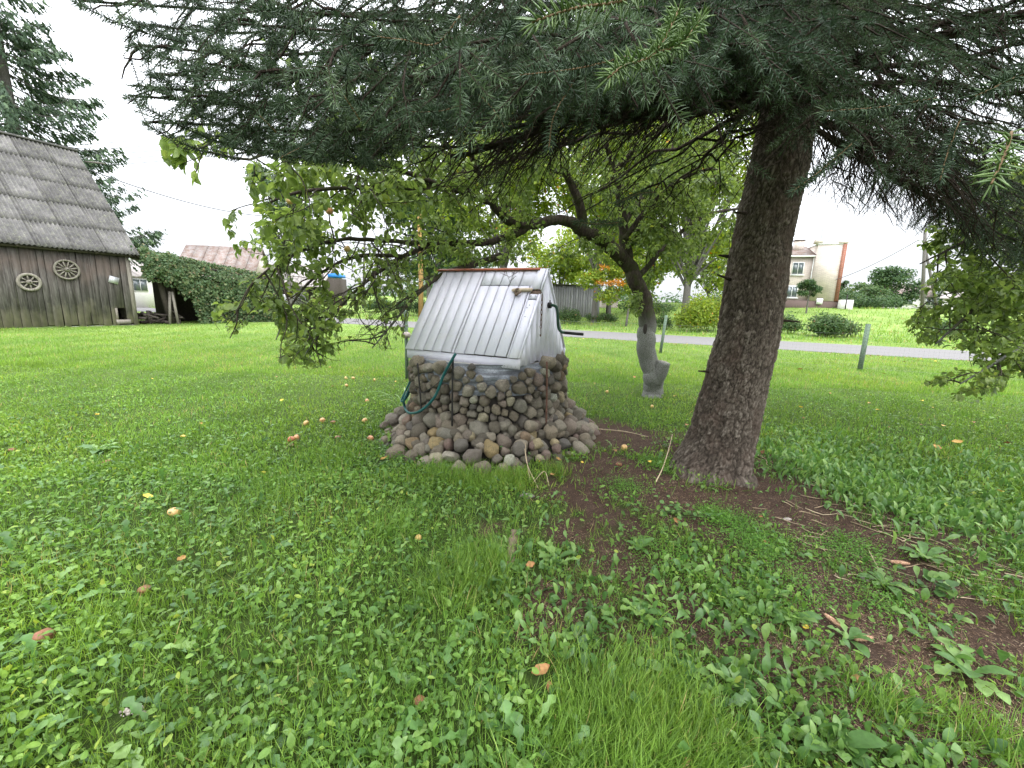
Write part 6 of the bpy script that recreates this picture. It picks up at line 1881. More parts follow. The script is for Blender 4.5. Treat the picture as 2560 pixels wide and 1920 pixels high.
# silver grey plank barn right of the well
p0, p1 = W(1365, 748, 40), W(1500, 750, 40); xg = unit((p1 - p0) * [1, 1, 0]); yg = np.array([-xg[1], xg[0], 0]); LG = np.linalg.norm((p1 - p0)[:2])
zg = gzp(p0[0], p0[1])
gb = thing('plank_barn', (p0[0], p0[1], zg), 'tall silver grey plank barn seen behind the trees right of the well', 'barn')
for k in range(22):
    w = LG / 22; hgt = 3.0 + rl.uniform(-.03, .03)
    quad_box('plank', p0 * [1, 1, 0] + xg * (k + .5) * w + EZ * (zg + hgt / 2 - .2) - yg * rl.uniform(0, .03), xg, yg, EZ, (w - .025, .04, hgt), 'grey_wood', gb)
quad_box('inner_wall', p0 * [1, 1, 0] + xg * LG / 2 + yg * 2.6 + EZ * (zg + 1.3), xg, yg, EZ, (LG, 5, 2.8), 'dark_wood', gb)
prism('roof', [p0 * [1, 1, 0] + EZ * (zg + 2.82) - xg * .3 - yg * .4, p0 * [1, 1, 0] + xg * (LG + .3) - yg * .4 + EZ * (zg + 2.82), p0 * [1, 1, 0] + xg * (LG + .3) + yg * 5.5 + EZ * (zg + 3.0), p0 * [1, 1, 0] - xg * .3 + yg * 5.5 + EZ * (zg + 3.0)], (0, 0, .08), MT['dark_wood'], gb)
simple_house('farmhouse', 'long low farmhouse with a brown roof among the far right trees', W(2232, 775, 66), W(2330, 777, 64), 8, 2.0, 4.3, 6.2, 'white', 'corr_rust', wins=((1.0, 2.2, .9, 2.0), (3.6, 4.8, .9, 2.0)))
simple_house('outbuilding', 'small pale outbuilding half hidden by apple leaves on the right', W(2350, 782, 52), W(2430, 784, 50), 5, 1.9, 3.6, 4.4, 'white', 'corr_pale', 'shed')
simple_house('low_shed', 'small pinkish house wall showing low under the trees beyond the lane', W(1505, 756, 50), W(1545, 756, 50), 5, 1.3, 2.3, 3.0, 'brick_white', 'corr_rust', 'shed')

# ------------------------------------------------------------------ trees and bushes beyond the lane
def leafy(acc, cents, n, size, T=LF2, shell=.55, flat=.35):
    """cents rows: x y z rx ry rz weight"""
    cents = np.array(cents, float); w = cents[:, 6] / cents[:, 6].sum()
    idx = rl.choice(len(cents), n, p=w)
    u = unit(rl.normal(size=(n, 3))); r = rl.random(n) ** shell
    P = cents[idx, :3] + u * r[:, None] * cents[idx, 3:6]
    nrm = unit(u * .5 + np.array([0, 0, .6]) + rl.normal(0, .5, (n, 3)))
    d = unit(np.cross(nrm, rl.normal(size=(n, 3))))
    s = rl.uniform(size * .6, size * 1.4, n)
    acc.scatter(T, P, frames(d, nrm), np.stack([s * .7, s, s], 1), np.clip(rl.normal(.5, .22, n), 0, 1))

def broad_tree(name, label, x, y, h, cr, base_h, n, size, mat, tr_=.22, clumps=26, group=None, cat='tree', bark='far_bark', lean_=(0, 0)):
    z = gzp(x, y)
    t = thing(name, (x, y, z), label, cat, group)
    top = np.array([x + lean_[0], y + lean_[1], z + h * .8])
    tube('trunk', smooth_path([(x, y, z - .2), (x, y, z + .3), ((x * 2 + top[0]) / 3, (y * 2 + top[1]) / 3, z + base_h), tuple((top + [x, y, z]) / 2 + [0, 0, h * .1]), tuple(top)], 14), np.interp(np.linspace(0, 1, 14), [0, .1, .4, 1], [tr_ * 1.35, tr_, tr_ * .8, tr_ * .15]), MT[bark], t, 12)
    cents = []; A = Acc()
    for k in range(clumps):
        u = unit(rl.normal(size=3)); r = rl.random() ** .4
        c = np.array([x + lean_[0] * .5, y, z + base_h + (h - base_h) / 2]) + u * r * np.array([cr, cr, (h - base_h) / 2]) * .85
        s = cr * rl.uniform(.24, .42)
        cents.append((*c, s, s, s * .65, s * s))
        b = np.array([x, y, z + base_h * rl.uniform(.9, 1.4)]); b[:2] += (top[:2] - b[:2]) * .3
        v, f3, f4 = tube_vf(smooth_path([b, (b + c) / 2 + [0, 0, .3], c], 7), np.linspace(tr_ * .32, .02, 7), 5); A.add(v, f3, f4)
    o = A.build('boughs', MT[bark], t, True); o['kind'] = 'stuff'
    A = Acc(); leafy(A, cents, n, size); o = A.build('crown', MT[mat], t); o['kind'] = 'stuff'
    return t
broad_tree('broadleaf_tree', 'green broadleaf tree with grey trunk and suckers beside the lane, left of the spruce trunk', 12.4, 31.0, 19, 6.0, 2.8, 24000, .26, 'maple', .34, 34)
broad_tree('broadleaf_tree', 'tall broadleaf tree right above the silver grey barn', 6.3, 33.5, 20, 6.0, 3.4, 22000, .26, 'maple', .25, 30)
broad_tree('broadleaf_tree', 'yellowing broadleaf tree behind the ridge of the white well cover', -1.0, 36.5, 19, 6.0, 3.6, 19000, .28, 'maple', .28, 30)
broad_tree('broadleaf_tree', 'dense broadleaf tree across the lane left of the well cover', -7.5, 37.5, 13, 4.2, 2.6, 13000, .26, 'dark_tree', .25, 26)
broad_tree('broadleaf_tree', 'farther broadleaf tree filling the gap behind the crooked apple trunk', 9.5, 43, 24, 8, 3.0, 18000, .32, 'maple', .3, 30)
broad_tree('broadleaf_tree', 'small dark tree topping the apple leaves on the left', -21.0, 40, 15.5, 2.8, 4, 9000, .24, 'dark_tree', .2, 34)
broad_tree('ball_tree', 'small round clipped tree in front of the pale brick house', *W(2018, 765, 42)[:2], 3.3, 1.15, 1.4, 2600, .16, 'dark_tree', .08, 14)
broad_tree('broadleaf_tree', 'dark round tree right of the brick house against the sky', *W(2215, 770, 60)[:2], 6.4, 3.6, .3, 7500, .3, 'dark_tree', .2, 22)
broad_tree('broadleaf_tree', 'lower green tree spreading before the far farmhouse', *W(2150, 775, 52)[:2], 3.4, 2.4, .5, 3500, .22, 'bush', .12, 16)
broad_tree('broadleaf_tree', 'bushy tree behind the apple leaves at the far right', *W(2420, 780, 62)[:2], 7.0, 4.5, .4, 7000, .3, 'dark_tree', .2, 24)
broad_tree('broadleaf_tree', 'rounded bush-like tree beside the brick house corner', *W(2095, 772, 54)[:2], 4.6, .9, .8, 1500, .2, 'dark_tree', .1, 8)
broad_tree('broadleaf_tree', 'low dense tree closing the view behind the lane-side tree', 15.5, 52, 9.5, 5.0, 1.0, 8000, .36, 'maple', .2, 26)
broad_tree('broadleaf_tree', 'low dense tree behind the silver grey barn', 6.0, 58, 10, 6.0, 1.0, 8000, .36, 'maple', .2, 26)
broad_tree('broadleaf_tree', 'low dense tree right of the lane-side tree, half behind the spruce trunk', 22.5, 50, 8.5, 4.2, 1.0, 7000, .34, 'maple', .2, 24)
broad_tree('broadleaf_tree', 'low dense tree far behind the lichen-covered pole', -8.5, 58, 8.5, 5.5, .8, 7000, .36, 'dark_tree', .2, 24)
# orange leaves on one low bough
ot = thing('maple_bough_tree', (8.0, 30.2, gzp(8.0, 30.2)), 'young maple with a few bright orange leaf sprays beside the lane', 'tree')
tube('trunk', smooth_path([(8.0, 30.2, 0), (8.1, 30.2, 2.0), (8.0, 30, 4.5)], 8), np.linspace(.09, .03, 8), MT['far_bark'], ot, 8)
A = Acc(); A2 = Acc()
leafy(A, [(*W(px, py, 29.5), .5, .4, .22, 1) for px, py in ((1500, 706), (1522, 708), (1545, 704), (1508, 668), (1555, 710))], 420, .13)
leafy(A2, [(*W(px, py, 30), 1.1, .8, .6, 1) for px, py in ((1500, 690), (1540, 680), (1570, 720), (1470, 700), (1520, 740), (1600, 700), (1600, 650), (1530, 640))], 5200, .17)
o = A.build('orange_leaves', MT['orange_leaf'], ot); o['kind'] = 'stuff'; o = A2.build('crown', MT['maple'], ot); o['kind'] = 'stuff'

def bush(label, px, py, w, h, n, size=.09, mat='bush', y=None, dep=.7):
    g = G(px, py) if y is None else W(px, py, y)
    x, y_ = g[0], g[1]; z = gzp(x, y_)
    t = thing('bush', (x, y_, z), label, 'bush', 'bushes beyond the lane')
    A = Acc(); cents = []
    for k in range(12):
        cx_ = rl.uniform(-.42, .42) * w; hh = h * (1 - (abs(cx_) / w * 1.5) ** 2) * rl.uniform(.6, 1)
        cents.append((x + cx_, y_ + rl.uniform(-.35, .35) * w * dep, z + hh * .55, w * .2, w * .2, hh * .45, 1))
    leafy(A, cents, n, size); o = A.build('foliage', MT[mat], t); o['kind'] = 'stuff'
    A = Acc()
    for k in range(22):
        p = np.array([x + rl.uniform(-.3, .3) * w, y_ + rl.uniform(-.2, .2) * w, z - .05]); q = p + np.array([rl.normal(0, .25) * w * .5, rl.normal(0, .2), h * rl.uniform(.5, 1.05)])
        v, f3, f4 = tube_vf([p, (p + q) / 2 + rl.normal(0, .05, 3), q], np.array([.012, .009, .004]), 4); A.add(v, f3, f4)
    o = A.build('stems', MT['twig'], t); o['kind'] = 'stuff'
bush('broad dark green bush on the verge between spruce trunk and green fence post', 2085, 846, 3.6, 1.75, 9000, .12)
bush('thin leggy bush on the verge hard right of the spruce trunk', 1965, 838, 2.3, 1.5, 2200, .1)
bush('grey green bush beyond the lane just right of the well cover', 1408, 812, 2.4, 1.7, 4200, .11)
bush('low straggling bush beyond the lane between well and apple trunk', 1500, 812, 2.6, 1.0, 3000, .1)
bush('tall pale bush round the foot of the grey lane-side tree', 1780, 832, 4.2, 3.2, 9000, .13, 'maple')
bush('small reddish bush right of the crooked apple trunk', 1652, 826, 1.4, 1.5, 1500, .1)
bush('bush beyond the lane hidden by the hanging apple leaves on the right', 2370, 850, 2.8, 1.3, 3500, .11)
bush('dark weedy bush at the foot of the lichen-covered pole', 1040, 792, 4.2, 2.2, 6000, .12, 'dark_tree')
bush('dark weedy bush at the edge of the lane left of the well cover', 950, 785, 3.4, 1.8, 4500, .12, 'dark_tree')
bush('long low bush mass between the brick house and the round tree', 2150, 765, 7, 2.6, 4500, .2, 'dark_tree', 50)
bush('low reddish shrub bank under the far trees', 1610, 765, 6, 1.8, 4000, .16, 'bush', 44)

# far-off wood along the horizon
A = Acc(); cents = []
for k in range(120):
    an = rl.uniform(-1.1, 1.0); R_ = rl.uniform(105, 150); x, y = R_ * math.sin(an) * 1.3, R_ * math.cos(an)
    h = rl.uniform(3.0, 7.5); cents.append((x, y, max(gzp(x, y), -2) + h * .4, rl.uniform(4, 9), 4, h * .6, 1))
for k in range(26):
    px = rl.uniform(2090, 2300); g = W(px, 770, rl.uniform(70, 90)); h = rl.uniform(2, 4.5); cents.append((g[0], g[1], 1.8 + h * .4, 1.6, 1.6, h * .6, .25))
leafy(A, cents, 26000, .9); o = A.build('distant_woods', MT['dark_tree']); meta(o, kind='stuff')

# ------------------------------------------------------------------ tall conifer behind the barn
cf_ = thing('conifer_tree', (-33.2, 30, 0), 'tall dark spruce with drooping boughs rising behind the barn roof', 'tree')
tube('trunk', [(-33.2, 30, 0), (-33.1, 30, 12), (-33.0, 30, 25)], np.array([.45, .3, .06]), MT['far_bark'], cf_, 12)
A = Acc(); TWG = Acc()
SPR = (np.array([(-.12, 0, 0), (.12, 0, 0), (.5, .35, -.04), (.2, .45, 0), (.42, .75, -.08), (.1, .7, 0), (0, 1, -.1), (-.1, .7, 0), (-.42, .75, -.08), (-.2, .45, 0), (-.5, .35, -.04)], float),
       np.array([(0, 1, 3), (1, 2, 3), (0, 3, 9), (0, 9, 10), (3, 5, 9), (3, 4, 5), (5, 7, 9), (7, 8, 9), (5, 6, 7)]))
for z in np.arange(5.0, 24.5, .60):
    ln = 7.4 * (1 - (z - 4) / 22) ** .8
    for k in range(9):
        an = rl.uniform(0, 6.28)
        if np.cos(an - (-.9)) < -.35 and rl.random() < .6: continue
        L1 = ln * rl.uniform(.7, 1.1)
        d = np.array([np.cos(an), np.sin(an), 0]); t = np.linspace(0, 1, 10)[:, None]
        P = np.array([-33.1, 30, z]) + d * L1 * t + EZ * (-.20 * L1 * np.sin(t * np.pi * .8) + .10 * L1 * t ** 3)
        v, f3, f4 = tube_vf(P, np.linspace(.05, .008, 10), 4, False); TWG.add(v, None, f4)
        n = int(L1 * 22); s = rl.uniform(.12, 1, n) ** .8
        Q = np.stack([np.interp(s, t[:, 0], P[:, i]) for i in range(3)], 1); sd = np.cross(d, EZ)
        Q += sd * (rl.normal(0, .32, n) * (1.2 - s))[:, None] + EZ * (-np.abs(rl.normal(0, .22, n)))[:, None]
        dd = unit(d * rl.uniform(.2, .9, (n, 1)) + sd * rl.normal(0, .35, (n, 1)) + EZ * (-rl.uniform(.2, 1.0, (n, 1))))
        ll = rl.uniform(.28, .62, n)
        A.scatter(SPR, Q, frames(dd, EZ + rl.normal(0, .5, (n, 3))), np.stack([ll * .35, ll, ll], 1), rl.random(n))
o = A.build('needle_sprays', MT['fir_far'], cf_); o['kind'] = 'stuff'; o = TWG.build('branches', MT['far_bark'], cf_); o['kind'] = 'stuff'

# ------------------------------------------------------------------ poles, wires, fence
def wire(a, b, sag, r, label, grp=None, n=20):
    t = np.linspace(0, 1, n)[:, None]; P = np.array(a) * (1 - t) + np.array(b) * t - EZ * sag * 4 * t * (1 - t)
    o = tube('overhead_wire', P, r, MT['line'], None, 5); meta(o, label, 'wire', grp)
for k, (ya, yb) in enumerate(((366, 296), (383, 309), (396, 325), (409, 340), (423, 353))):
    lab = ['topmost', 'second from the top', 'third from the top', 'fourth from the top', 'lowest'][k]
    wire(W(-120, ya + 14, 36), W(1150, yb - 40, 36), .5, .024, lab + ' of the five power lines beside the tall conifer', 'power lines')
wire(W(225, 425, 22), W(700, 542, 34), .5, .026, 'single cable sagging from the barn roof towards the lane')
wire(W(2090, 699, 45), W(2296, 600, 33), .25, .026, 'thin cable from the brick house up to the right-hand pole')
pp = W(2305, 800, 33); up_ = thing('utility_pole', (pp[0], pp[1], gzp(pp[0], pp[1])), 'leaning braced wooden utility pole among the apple leaves on the right', 'utility pole')
tube('pole', [(pp[0], pp[1], 1.0), tuple(W(2313, 575, 33))], np.array([.13, .10]), MT['far_bark'], up_, 8)
tube('brace', [(pp[0] + 1.4, pp[1], 1.0), tuple(W(2309, 600, 33))], .09, MT['far_bark'], up_, 8)
lp = np.array([*W(1052, 790, 31.2)[:2], 0]); lt_ = tube('wooden_pole', [(lp[0], lp[1], 0), (lp[0] + .05, lp[1], 3), (lp[0] - .02, lp[1], 7.5)], np.array([.19, .17, .13]), MT['lichen_pole'], None, 10)
meta(lt_, 'pole crusted with orange lichen standing behind the left apple boughs', 'pole')
pl = W(905, 700, 46); meta(tube('wooden_pole', [(pl[0], pl[1], .5), tuple(W(911, 620, 46)), tuple(W(914, 560, 46))], .12, MT['far_bark'], None, 8), 'thin grey pole beyond the shed between the apple leaves', 'pole')
pl = W(400, 680, 95); o = thing('pylon_mast', tuple(pl), 'faint wire mast on the horizon between barn and gabled house', 'mast')
tube('mast', [tuple(W(402, 690, 95)), tuple(W(402, 628, 95))], .10, MT['wire'], o, 5)
for q in ((385, 655), (420, 655)): tube('stay', [tuple(W(402, 632, 95)), tuple(W(*q, 95))], .05, MT['wire'], o, 4)

fence = thing('wire_fence', (7, 12.6, 0), 'see-through wire mesh fence on green posts along the lane', 'fence')
fp = [(16.5, 8.3), (9.2, 11.05), (4.92, 14.0), (.3, 15.9)]
tops = {1: W(2171, 810, 11.2), 2: W(1666, 788, 14.1)}
for k, (x, y) in enumerate(fp):
    tp_ = tops.get(k, np.array([x + .05, y, 1.15])); b = np.array([x, y, -.05]); d = unit(tp_ - b)
    V, F = box_vf((b + tp_) / 2, unit(np.cross(d, EY)), unit(np.cross(d, np.cross(d, EY))), d, .09 if k == 1 else .075, .07, np.linalg.norm(tp_ - b))
    o = obj('post', V, None, F, MT['post_green'], fence)
A = Acc()
for k in range(len(fp) - 1):
    a_, b_ = np.array([*fp[k], 0]), np.array([*fp[k + 1], 0]); Lf = np.linalg.norm(b_ - a_); d = (b_ - a_) / Lf; nr_ = np.array([-d[1], d[0], 0])
    nh = 11
    for j in range(nh):
        z = .08 + j * .088; t = np.linspace(0, 1, 9)[:, None]
        P = a_ + (b_ - a_) * t + EZ * (z - .03 * np.sin(t * np.pi)) + rl.normal(0, .004, (9, 3))
        m = 8; dv = np.diff(P, axis=0); ls = np.linalg.norm(dv, axis=1)
        A.scatter(RIB, P[:-1], frames(dv, np.tile(nr_, (m, 1))), np.stack([np.full(m, .0035 if j in (0, nh - 1) else .0016), ls, ls], 1), np.full(m, .5))
    nvv = int(Lf / .10); ss = (np.arange(nvv) + .5) / nvv
    P = a_ + (b_ - a_) * ss[:, None] + EZ * .06
    A.scatter(RIB, P, frames(np.tile(EZ, (nvv, 1)) + rl.normal(0, .01, (nvv, 3)), np.tile(nr_, (nvv, 1))), np.stack([np.full(nvv, .0016), np.full(nvv, .90), np.ones(nvv)], 1), np.full(nvv, .5))
o = A.build('wire_mesh', MT['wire'], fence); o['kind'] = 'stuff'
# ------------------------------------------------------------------ fallen fruit, leaves, cones and other small things
rng = np.random.default_rng(99)
def gpt(px, py, dz=0.0):
    g = G(px, py, dz); return np.array([g[0], g[1], gzp(g[0], g[1])])
AP = [(436, 1280, .040, .35, 'large pale fallen apple lying alone in the clover on the left', 0.8), (765, 1053, .034, .25, 'pale yellow apple by the bare patch left of the stones', 1), (806, 1047, .034, .45, 'orange apple with its dimple showing, beside the rotten one', 1),
      (728, 1096, .036, .85, 'pinkish red apple touching the orange one in the lawn', 1), (741, 1091, .034, .55, 'orange apple touching the pinkish red one in the lawn', 1), (912, 1052, .034, .3, 'yellow apple just left of the cobble skirt', 1), (926, 1097, .034, .6, 'reddish apple below left of the cobble skirt', 1),
      (865, 945, .03, .2, 'left apple of the far trio under the hanging twigs', 1), (883, 944, .03, .3, 'middle apple of the far trio under the hanging twigs', 1), (936, 949, .03, .25, 'apple nearest the hose side of the well', 1), (918, 1000, .032, .5, 'orange apple halfway between trio and cobbles', 1), (866, 961, .03, .4, 'orange apple a step in front of the far trio', 1),
      (1560, 1127, .033, .35, 'apple half yellow half red on the soil between well and spruce', 1), (1046, 1346, .02, .1, 'small yellow windfall in the grass left of the long tuft', 1), (1630, 1015, .03, .15, 'greenish apple at the foot of the crooked apple trunk', 1),
      (1518, 978, .03, .1, 'green apple in the grass left of the crooked apple trunk', 1), (1380, 1070, .03, .2, 'pale apple wedged behind the cobbles on the right', 1), (1718, 1915, .03, .3, 'apple just showing at the bottom edge of the view', 1)]
for px, py, r, rn, lb, sq in AP:
    p = gpt(px, py, r); o = apple(p + EZ * (r * .8 * sq + .004), r, rn, None, sq, ICO2); meta(o, lb, 'apple', 'fallen apples')
ROT = [(833, 1054, .03, 'dark brown rotten apple next to the orange apple'), (845, 1093, .03, 'dark rotten apple sunk in the turf left of the cobbles'), (729, 1112, .022, 'small rotten apple in front of the pink apple'), (110, 1594, .036, 'brown rotten apple in the clover at the lower left'),
       (363, 1478, .028, 'brown rotten apple in the clover left of centre'), (267, 1158, .03, 'brown rotten apple beside the dark rosette on the left'), (1546, 1172, .026, 'torn red-brown apple piece on the soil'), (30, 1125, .028, 'brown rotten apple at the left edge of the view'), (1050, 1750, .022, 'small brown crumpled windfall near the bottom')]
for px, py, r, lb in ROT:
    p = gpt(px, py, r * .5); V0, F0 = ICO2
    V = V0 * [r * 1.15, r * .95, r * .6]; V = V * (1 + .12 * sn(V0 * 3, 1.5, 3)[:, None]) + p + EZ * (r * .45 + .006)
    meta(obj('rotten_apple', V, F0, None, MT['slug'], None, True), lb, 'rotten apple', 'rotten apples')

def fallen_leaf(px, py, L, wd, rn, lb, mat='dead', curl=.5, up=.02, ang=None):
    p = gpt(px, py); n = 7
    ys = np.linspace(0, 1, n); w = wd * np.sin(np.clip(ys * .96 + .03, 0, 1) * np.pi) ** .75 * L
    V, F = [], []
    for k in range(n):
        for s in (-1, -.5, 0, .5, 1):
            V.append((s * w[k], ys[k] * L, curl * L * (.35 * s * s * .6 + .25 * (ys[k] - .5) ** 2) + .004 * np.sin(k * 2 + s * 3)))
    for k in range(n - 1):
        for s in range(4): F.append((k * 5 + s, k * 5 + s + 1, k * 5 + s + 6, k * 5 + s + 5))
    V = np.array(V) - [0, L / 2, 0]
    an = rng.random() * 6.28 if ang is None else ang
    Q = frames(np.array([[np.cos(an), np.sin(an), rng.normal(0, .2)]]), np.array([[rng.normal(0, .3), -.25, 1]]))[0]
    o = obj('fallen_leaf', V @ Q.T + p + EZ * up, None, np.array(F), MT[mat], None, True, np.full(len(V), rn)); meta(o, lb, 'fallen leaf', 'fallen leaves')
fallen_leaf(1352, 1688, .08, .30, .40, 'large curled tan leaf between long grass and the weedy patch', up=.035, ang=.3)
fallen_leaf(1375, 1722, .05, .25, .2, 'small rust brown leaf under the large curled tan leaf', up=.02)
fallen_leaf(1326, 1418, .055, .42, .45, 'round brown leaf among the weeds at the end of the long tuft', up=.03)
fallen_leaf(455, 1412, .055, .32, .6, 'tan leaf with a dark tip in the clover below the lone apple', up=.035)
fallen_leaf(372, 1257, .065, .28, .95, 'yellow leaf lying just above the lone pale apple', 'yellow_leaf', up=.035, ang=.1)
fallen_leaf(960, 1158, .075, .25, .75, 'long pale leaf in the grass left of the front cobbles', up=.03, ang=.8)
fallen_leaf(1018, 1244, .03, .4, .9, 'small yellow leaf in the clover below the front cobbles', 'yellow_leaf', up=.03)
fallen_leaf(1396, 1158, .06, .22, .6, 'pointed tan leaf on the soil at the right foot of the cobbles', up=.02, ang=-.5)
fallen_leaf(1380, 1196, .045, .3, .6, 'short tan leaf with orange tip in the thin grass', up=.03)
fallen_leaf(1455, 1168, .03, .4, .9, 'tiny yellow leaf on the green mat near the soil', 'yellow_leaf', up=.02)
fallen_leaf(1347, 1164, .03, .4, .9, 'tiny yellow leaf on the grass under the cobbles', 'yellow_leaf', up=.03)
fallen_leaf(1690, 1318, .05, .35, .3, 'orange brown leaf on weeds before the spruce root', up=.02)
fallen_leaf(1900, 1305, .03, .4, .35, 'small orange leaf on the chickweed mat by the trunk', up=.03)
fallen_leaf(1912, 1365, .05, .35, .35, 'crumpled brown leaf below the chickweed mat', up=.02)
fallen_leaf(2012, 1580, .03, .4, .9, 'yellow leaf left of the two brown cones', 'yellow_leaf', up=.02)
fallen_leaf(2320, 1510, .04, .3, .4, 'orange brown leaf in the weeds far right', up=.02)
fallen_leaf(1800, 1700, .04, .35, .3, 'rust coloured leaf in the weedy patch', up=.015)
fallen_leaf(2140, 1710, .055, .3, .35, 'orange brown leaf among grass stems lower right', up=.015)
fallen_leaf(1728, 1700, .07, .2, .5, 'narrow tan leaf among weeds left of the rust leaf', up=.015)
fallen_leaf(2390, 1118, .1, .3, .7, 'pale yellowish leaf in the weeds behind the spruce on the right', up=.06)
fallen_leaf(2340, 1130, .09, .35, .6, 'greyish tan leaf left of the pale yellowish leaf', up=.06)
fallen_leaf(2000, 1026, .09, .35, .85, 'yellow leaf in the grass right of the spruce trunk', 'yellow_leaf', up=.05)
fallen_leaf(705, 1006, .06, .4, .95, 'yellow leaf in the lawn before the trio of apples', 'yellow_leaf', up=.04)
fallen_leaf(505, 1067, .05, .35, .6, 'tan leaf in the middle of the left lawn', up=.04)
fallen_leaf(245, 1046, .06, .3, .9, 'yellow leaf in the far left lawn', 'yellow_leaf', up=.05)
fallen_leaf(660, 1188, .04, .4, .9, 'tiny yellow leaf left of the bare patch', 'yellow_leaf', up=.03)
fallen_leaf(2000, 928, .16, .3, .3, 'dry brown leaf lying near the green fence post', up=.05)
# unremarkable ones, mostly far away under the fence
A = Acc()
xy = np.concatenate([sample(70, 3, 9, .6), sample(260, 9, 19, .3)]); c = xy @ RN; xy = xy[(c < C_NEAR - .2) & ((xy[:, 0] > -.5) | (rng.random(len(xy)) < .2)) & (np.hypot(*(xy - WELLC).T) > 1.45)]
xy = np.concatenate([xy, np.stack([rng.uniform(-4, 16, 240), np.zeros(240)], 1) + 0]) if False else xy
t_ = rng.uniform(-6, 24, 700); cc_ = np.where(rng.random(700) < .5, rng.normal(C_NEAR - .8, .5, 700), rng.normal(C_FAR + .6, .5, 700))
xy = np.concatenate([xy, t_[:, None] * RD + cc_[:, None] * RN]); n = len(xy); l = rng.uniform(.04, .09, n)
place(A, LF4, xy, .05, hdirs(n), up_dirs(n, .5), np.stack([l * .7, l, l], 1), rng.random(n))
o = A.build('leaf_litter', MT['dead']); meta(o, kind='stuff')

def cone(px, py, L, an, lb, rr=.3):
    p = gpt(px, py)
    t = thing('spruce_cone', tuple(p), lb, 'cone', 'spruce cones')
    d = np.array([np.cos(an), np.sin(an), .06]); d = unit(d); X = unit(np.cross(d, EZ)); Y = np.cross(X, d)
    R_ = L * .145; c = p + EZ * (R_ + .014) - d * L / 2
    s = np.linspace(0, 1, 9); prof = R_ * .8 * np.sin(np.clip(.12 + s * .86, 0, 1) * np.pi) ** .6
    V, F3, F4 = tube_vf(c + d * (s * L)[:, None], prof, 10); obj('core', V, F3, F4, MT['cone'], t, True, np.full(len(V), .1))
    A = Acc(); n = 150; k = np.arange(n); sy = (k + .5) / n; a_ = k * 2.39996
    pr = R_ * .72 * np.sin(np.clip(.12 + sy * .86, 0, 1) * np.pi) ** .6
    rad = np.cos(a_)[:, None] * X + np.sin(a_)[:, None] * Y
    P = c + d * (sy * L)[:, None] + rad * pr[:, None]
    dd = unit(d * .85 + rad * .5)
    A.scatter(LF4, P, frames(dd, rad), np.stack([np.full(n, L * .085), np.full(n, L * .105), np.full(n, L * .05)], 1), rng.random(n))
    o = A.build('scales', MT['cone'], t); o['kind'] = 'stuff'
cone(2155, 1606, .082, .05, 'pale brown spruce cone lying flat on the bare soil lower right')
cone(2082, 1562, .078, 1.9, 'brown spruce cone standing aslant against a weed leaf')
cone(2247, 1413, .09, -.3, 'dull brown spruce cone half in weeds on the bare soil')
# grey bark bits
for px, py, L, lb in ((1318, 1245, .09, 'small grey splinter of wood in front of the cobbles'), (2167, 1448, .06, 'pale grey wood chip below the dull cone'), (1890, 1140, .05, 'pale round pebble at the right foot of the spruce'), (1968, 1302, .05, 'pale seed-like pebble on the soil right of the spruce')):
    p = gpt(px, py); V0, F0 = ICO2; V = V0 * [L * .6, L * .3, L * .22]; V = V * (1 + .15 * sn(V0 * 3, 2, 2)[:, None])
    meta(obj('wood_chip' if 'pebble' not in lb else 'pebble', V + p + EZ * L * .15, F0, None, MT['dropping'] if 'splinter' not in lb else MT['beam'], None, True), lb, 'debris')
p = gpt(332, 1788)
A = Acc()
for k in range(60):
    V0, F0 = ICO1; A.add(V0 * rng.uniform(.002, .006) + p + [rng.normal(0, .02), rng.normal(0, .008), .012 + rng.random() * .008], F0)
o = A.build('bird_dropping', MT['dropping']); meta(o, 'pale crumbly patch of droppings in the lawn at the lower left', 'dropping'); o['kind'] = 'thing'
# root and vine by the trunk
def stick(name, pts, r, mat, lb, cat):
    P = [gpt(x, y) + EZ * z for x, y, z in pts]; meta(tube(name, smooth_path(P, 20), r, MT[mat], None, 6), lb, cat)
stick('pale_root', [(1638, 1220, .01), (1655, 1190, .03), (1668, 1160, .10), (1676, 1135, .17)], np.linspace(.006, .003, 20), 'dry_stem', 'thin pale stem curling up at the left foot of the spruce', 'stem')
stick('surface_root', [(1490, 1075, .0), (1560, 1082, .006), (1620, 1095, .0)], np.linspace(.008, .004, 20), 'dry_stem', 'thin surface root running from cobbles towards the spruce', 'root')
stick('pale_root', [(2170, 1370, .0), (2180, 1400, .02), (2200, 1425, .0)], .004, 'dry_stem', 'short curved pale root on the bare soil right of centre', 'root')
stick('surface_root', [(1285, 1330, .0), (1280, 1370, .02), (1272, 1420, .0)], .03, 'bark_brown', 'thick mossy surface root beside the long grass tuft', 'root')
# vine with pale stem climbing over the front stones
t = thing('creeping_plant', tuple(gpt(1330, 1150)), 'leafy weed with arching bare stems over the front cobbles', 'weed')
A = Acc()
for pts in ([(1325, 1150, .02), (1312, 1100, .18), (1325, 1060, .24)], [(1345, 1165, .02), (1318, 1130, .10), (1310, 1105, .17)], [(1330, 1155, .02), (1360, 1140, .08), (1372, 1160, .02)]):
    P = [gpt(x, y + 60) * [1, 1, 0] + EZ * z for x, y, z in pts]
    v, f3, f4 = tube_vf(smooth_path(P, 12), .003, 5); A.add(v, f3, f4)
o = A.build('stems', MT['dry_stem'], t, True); o['kind'] = 'stuff'

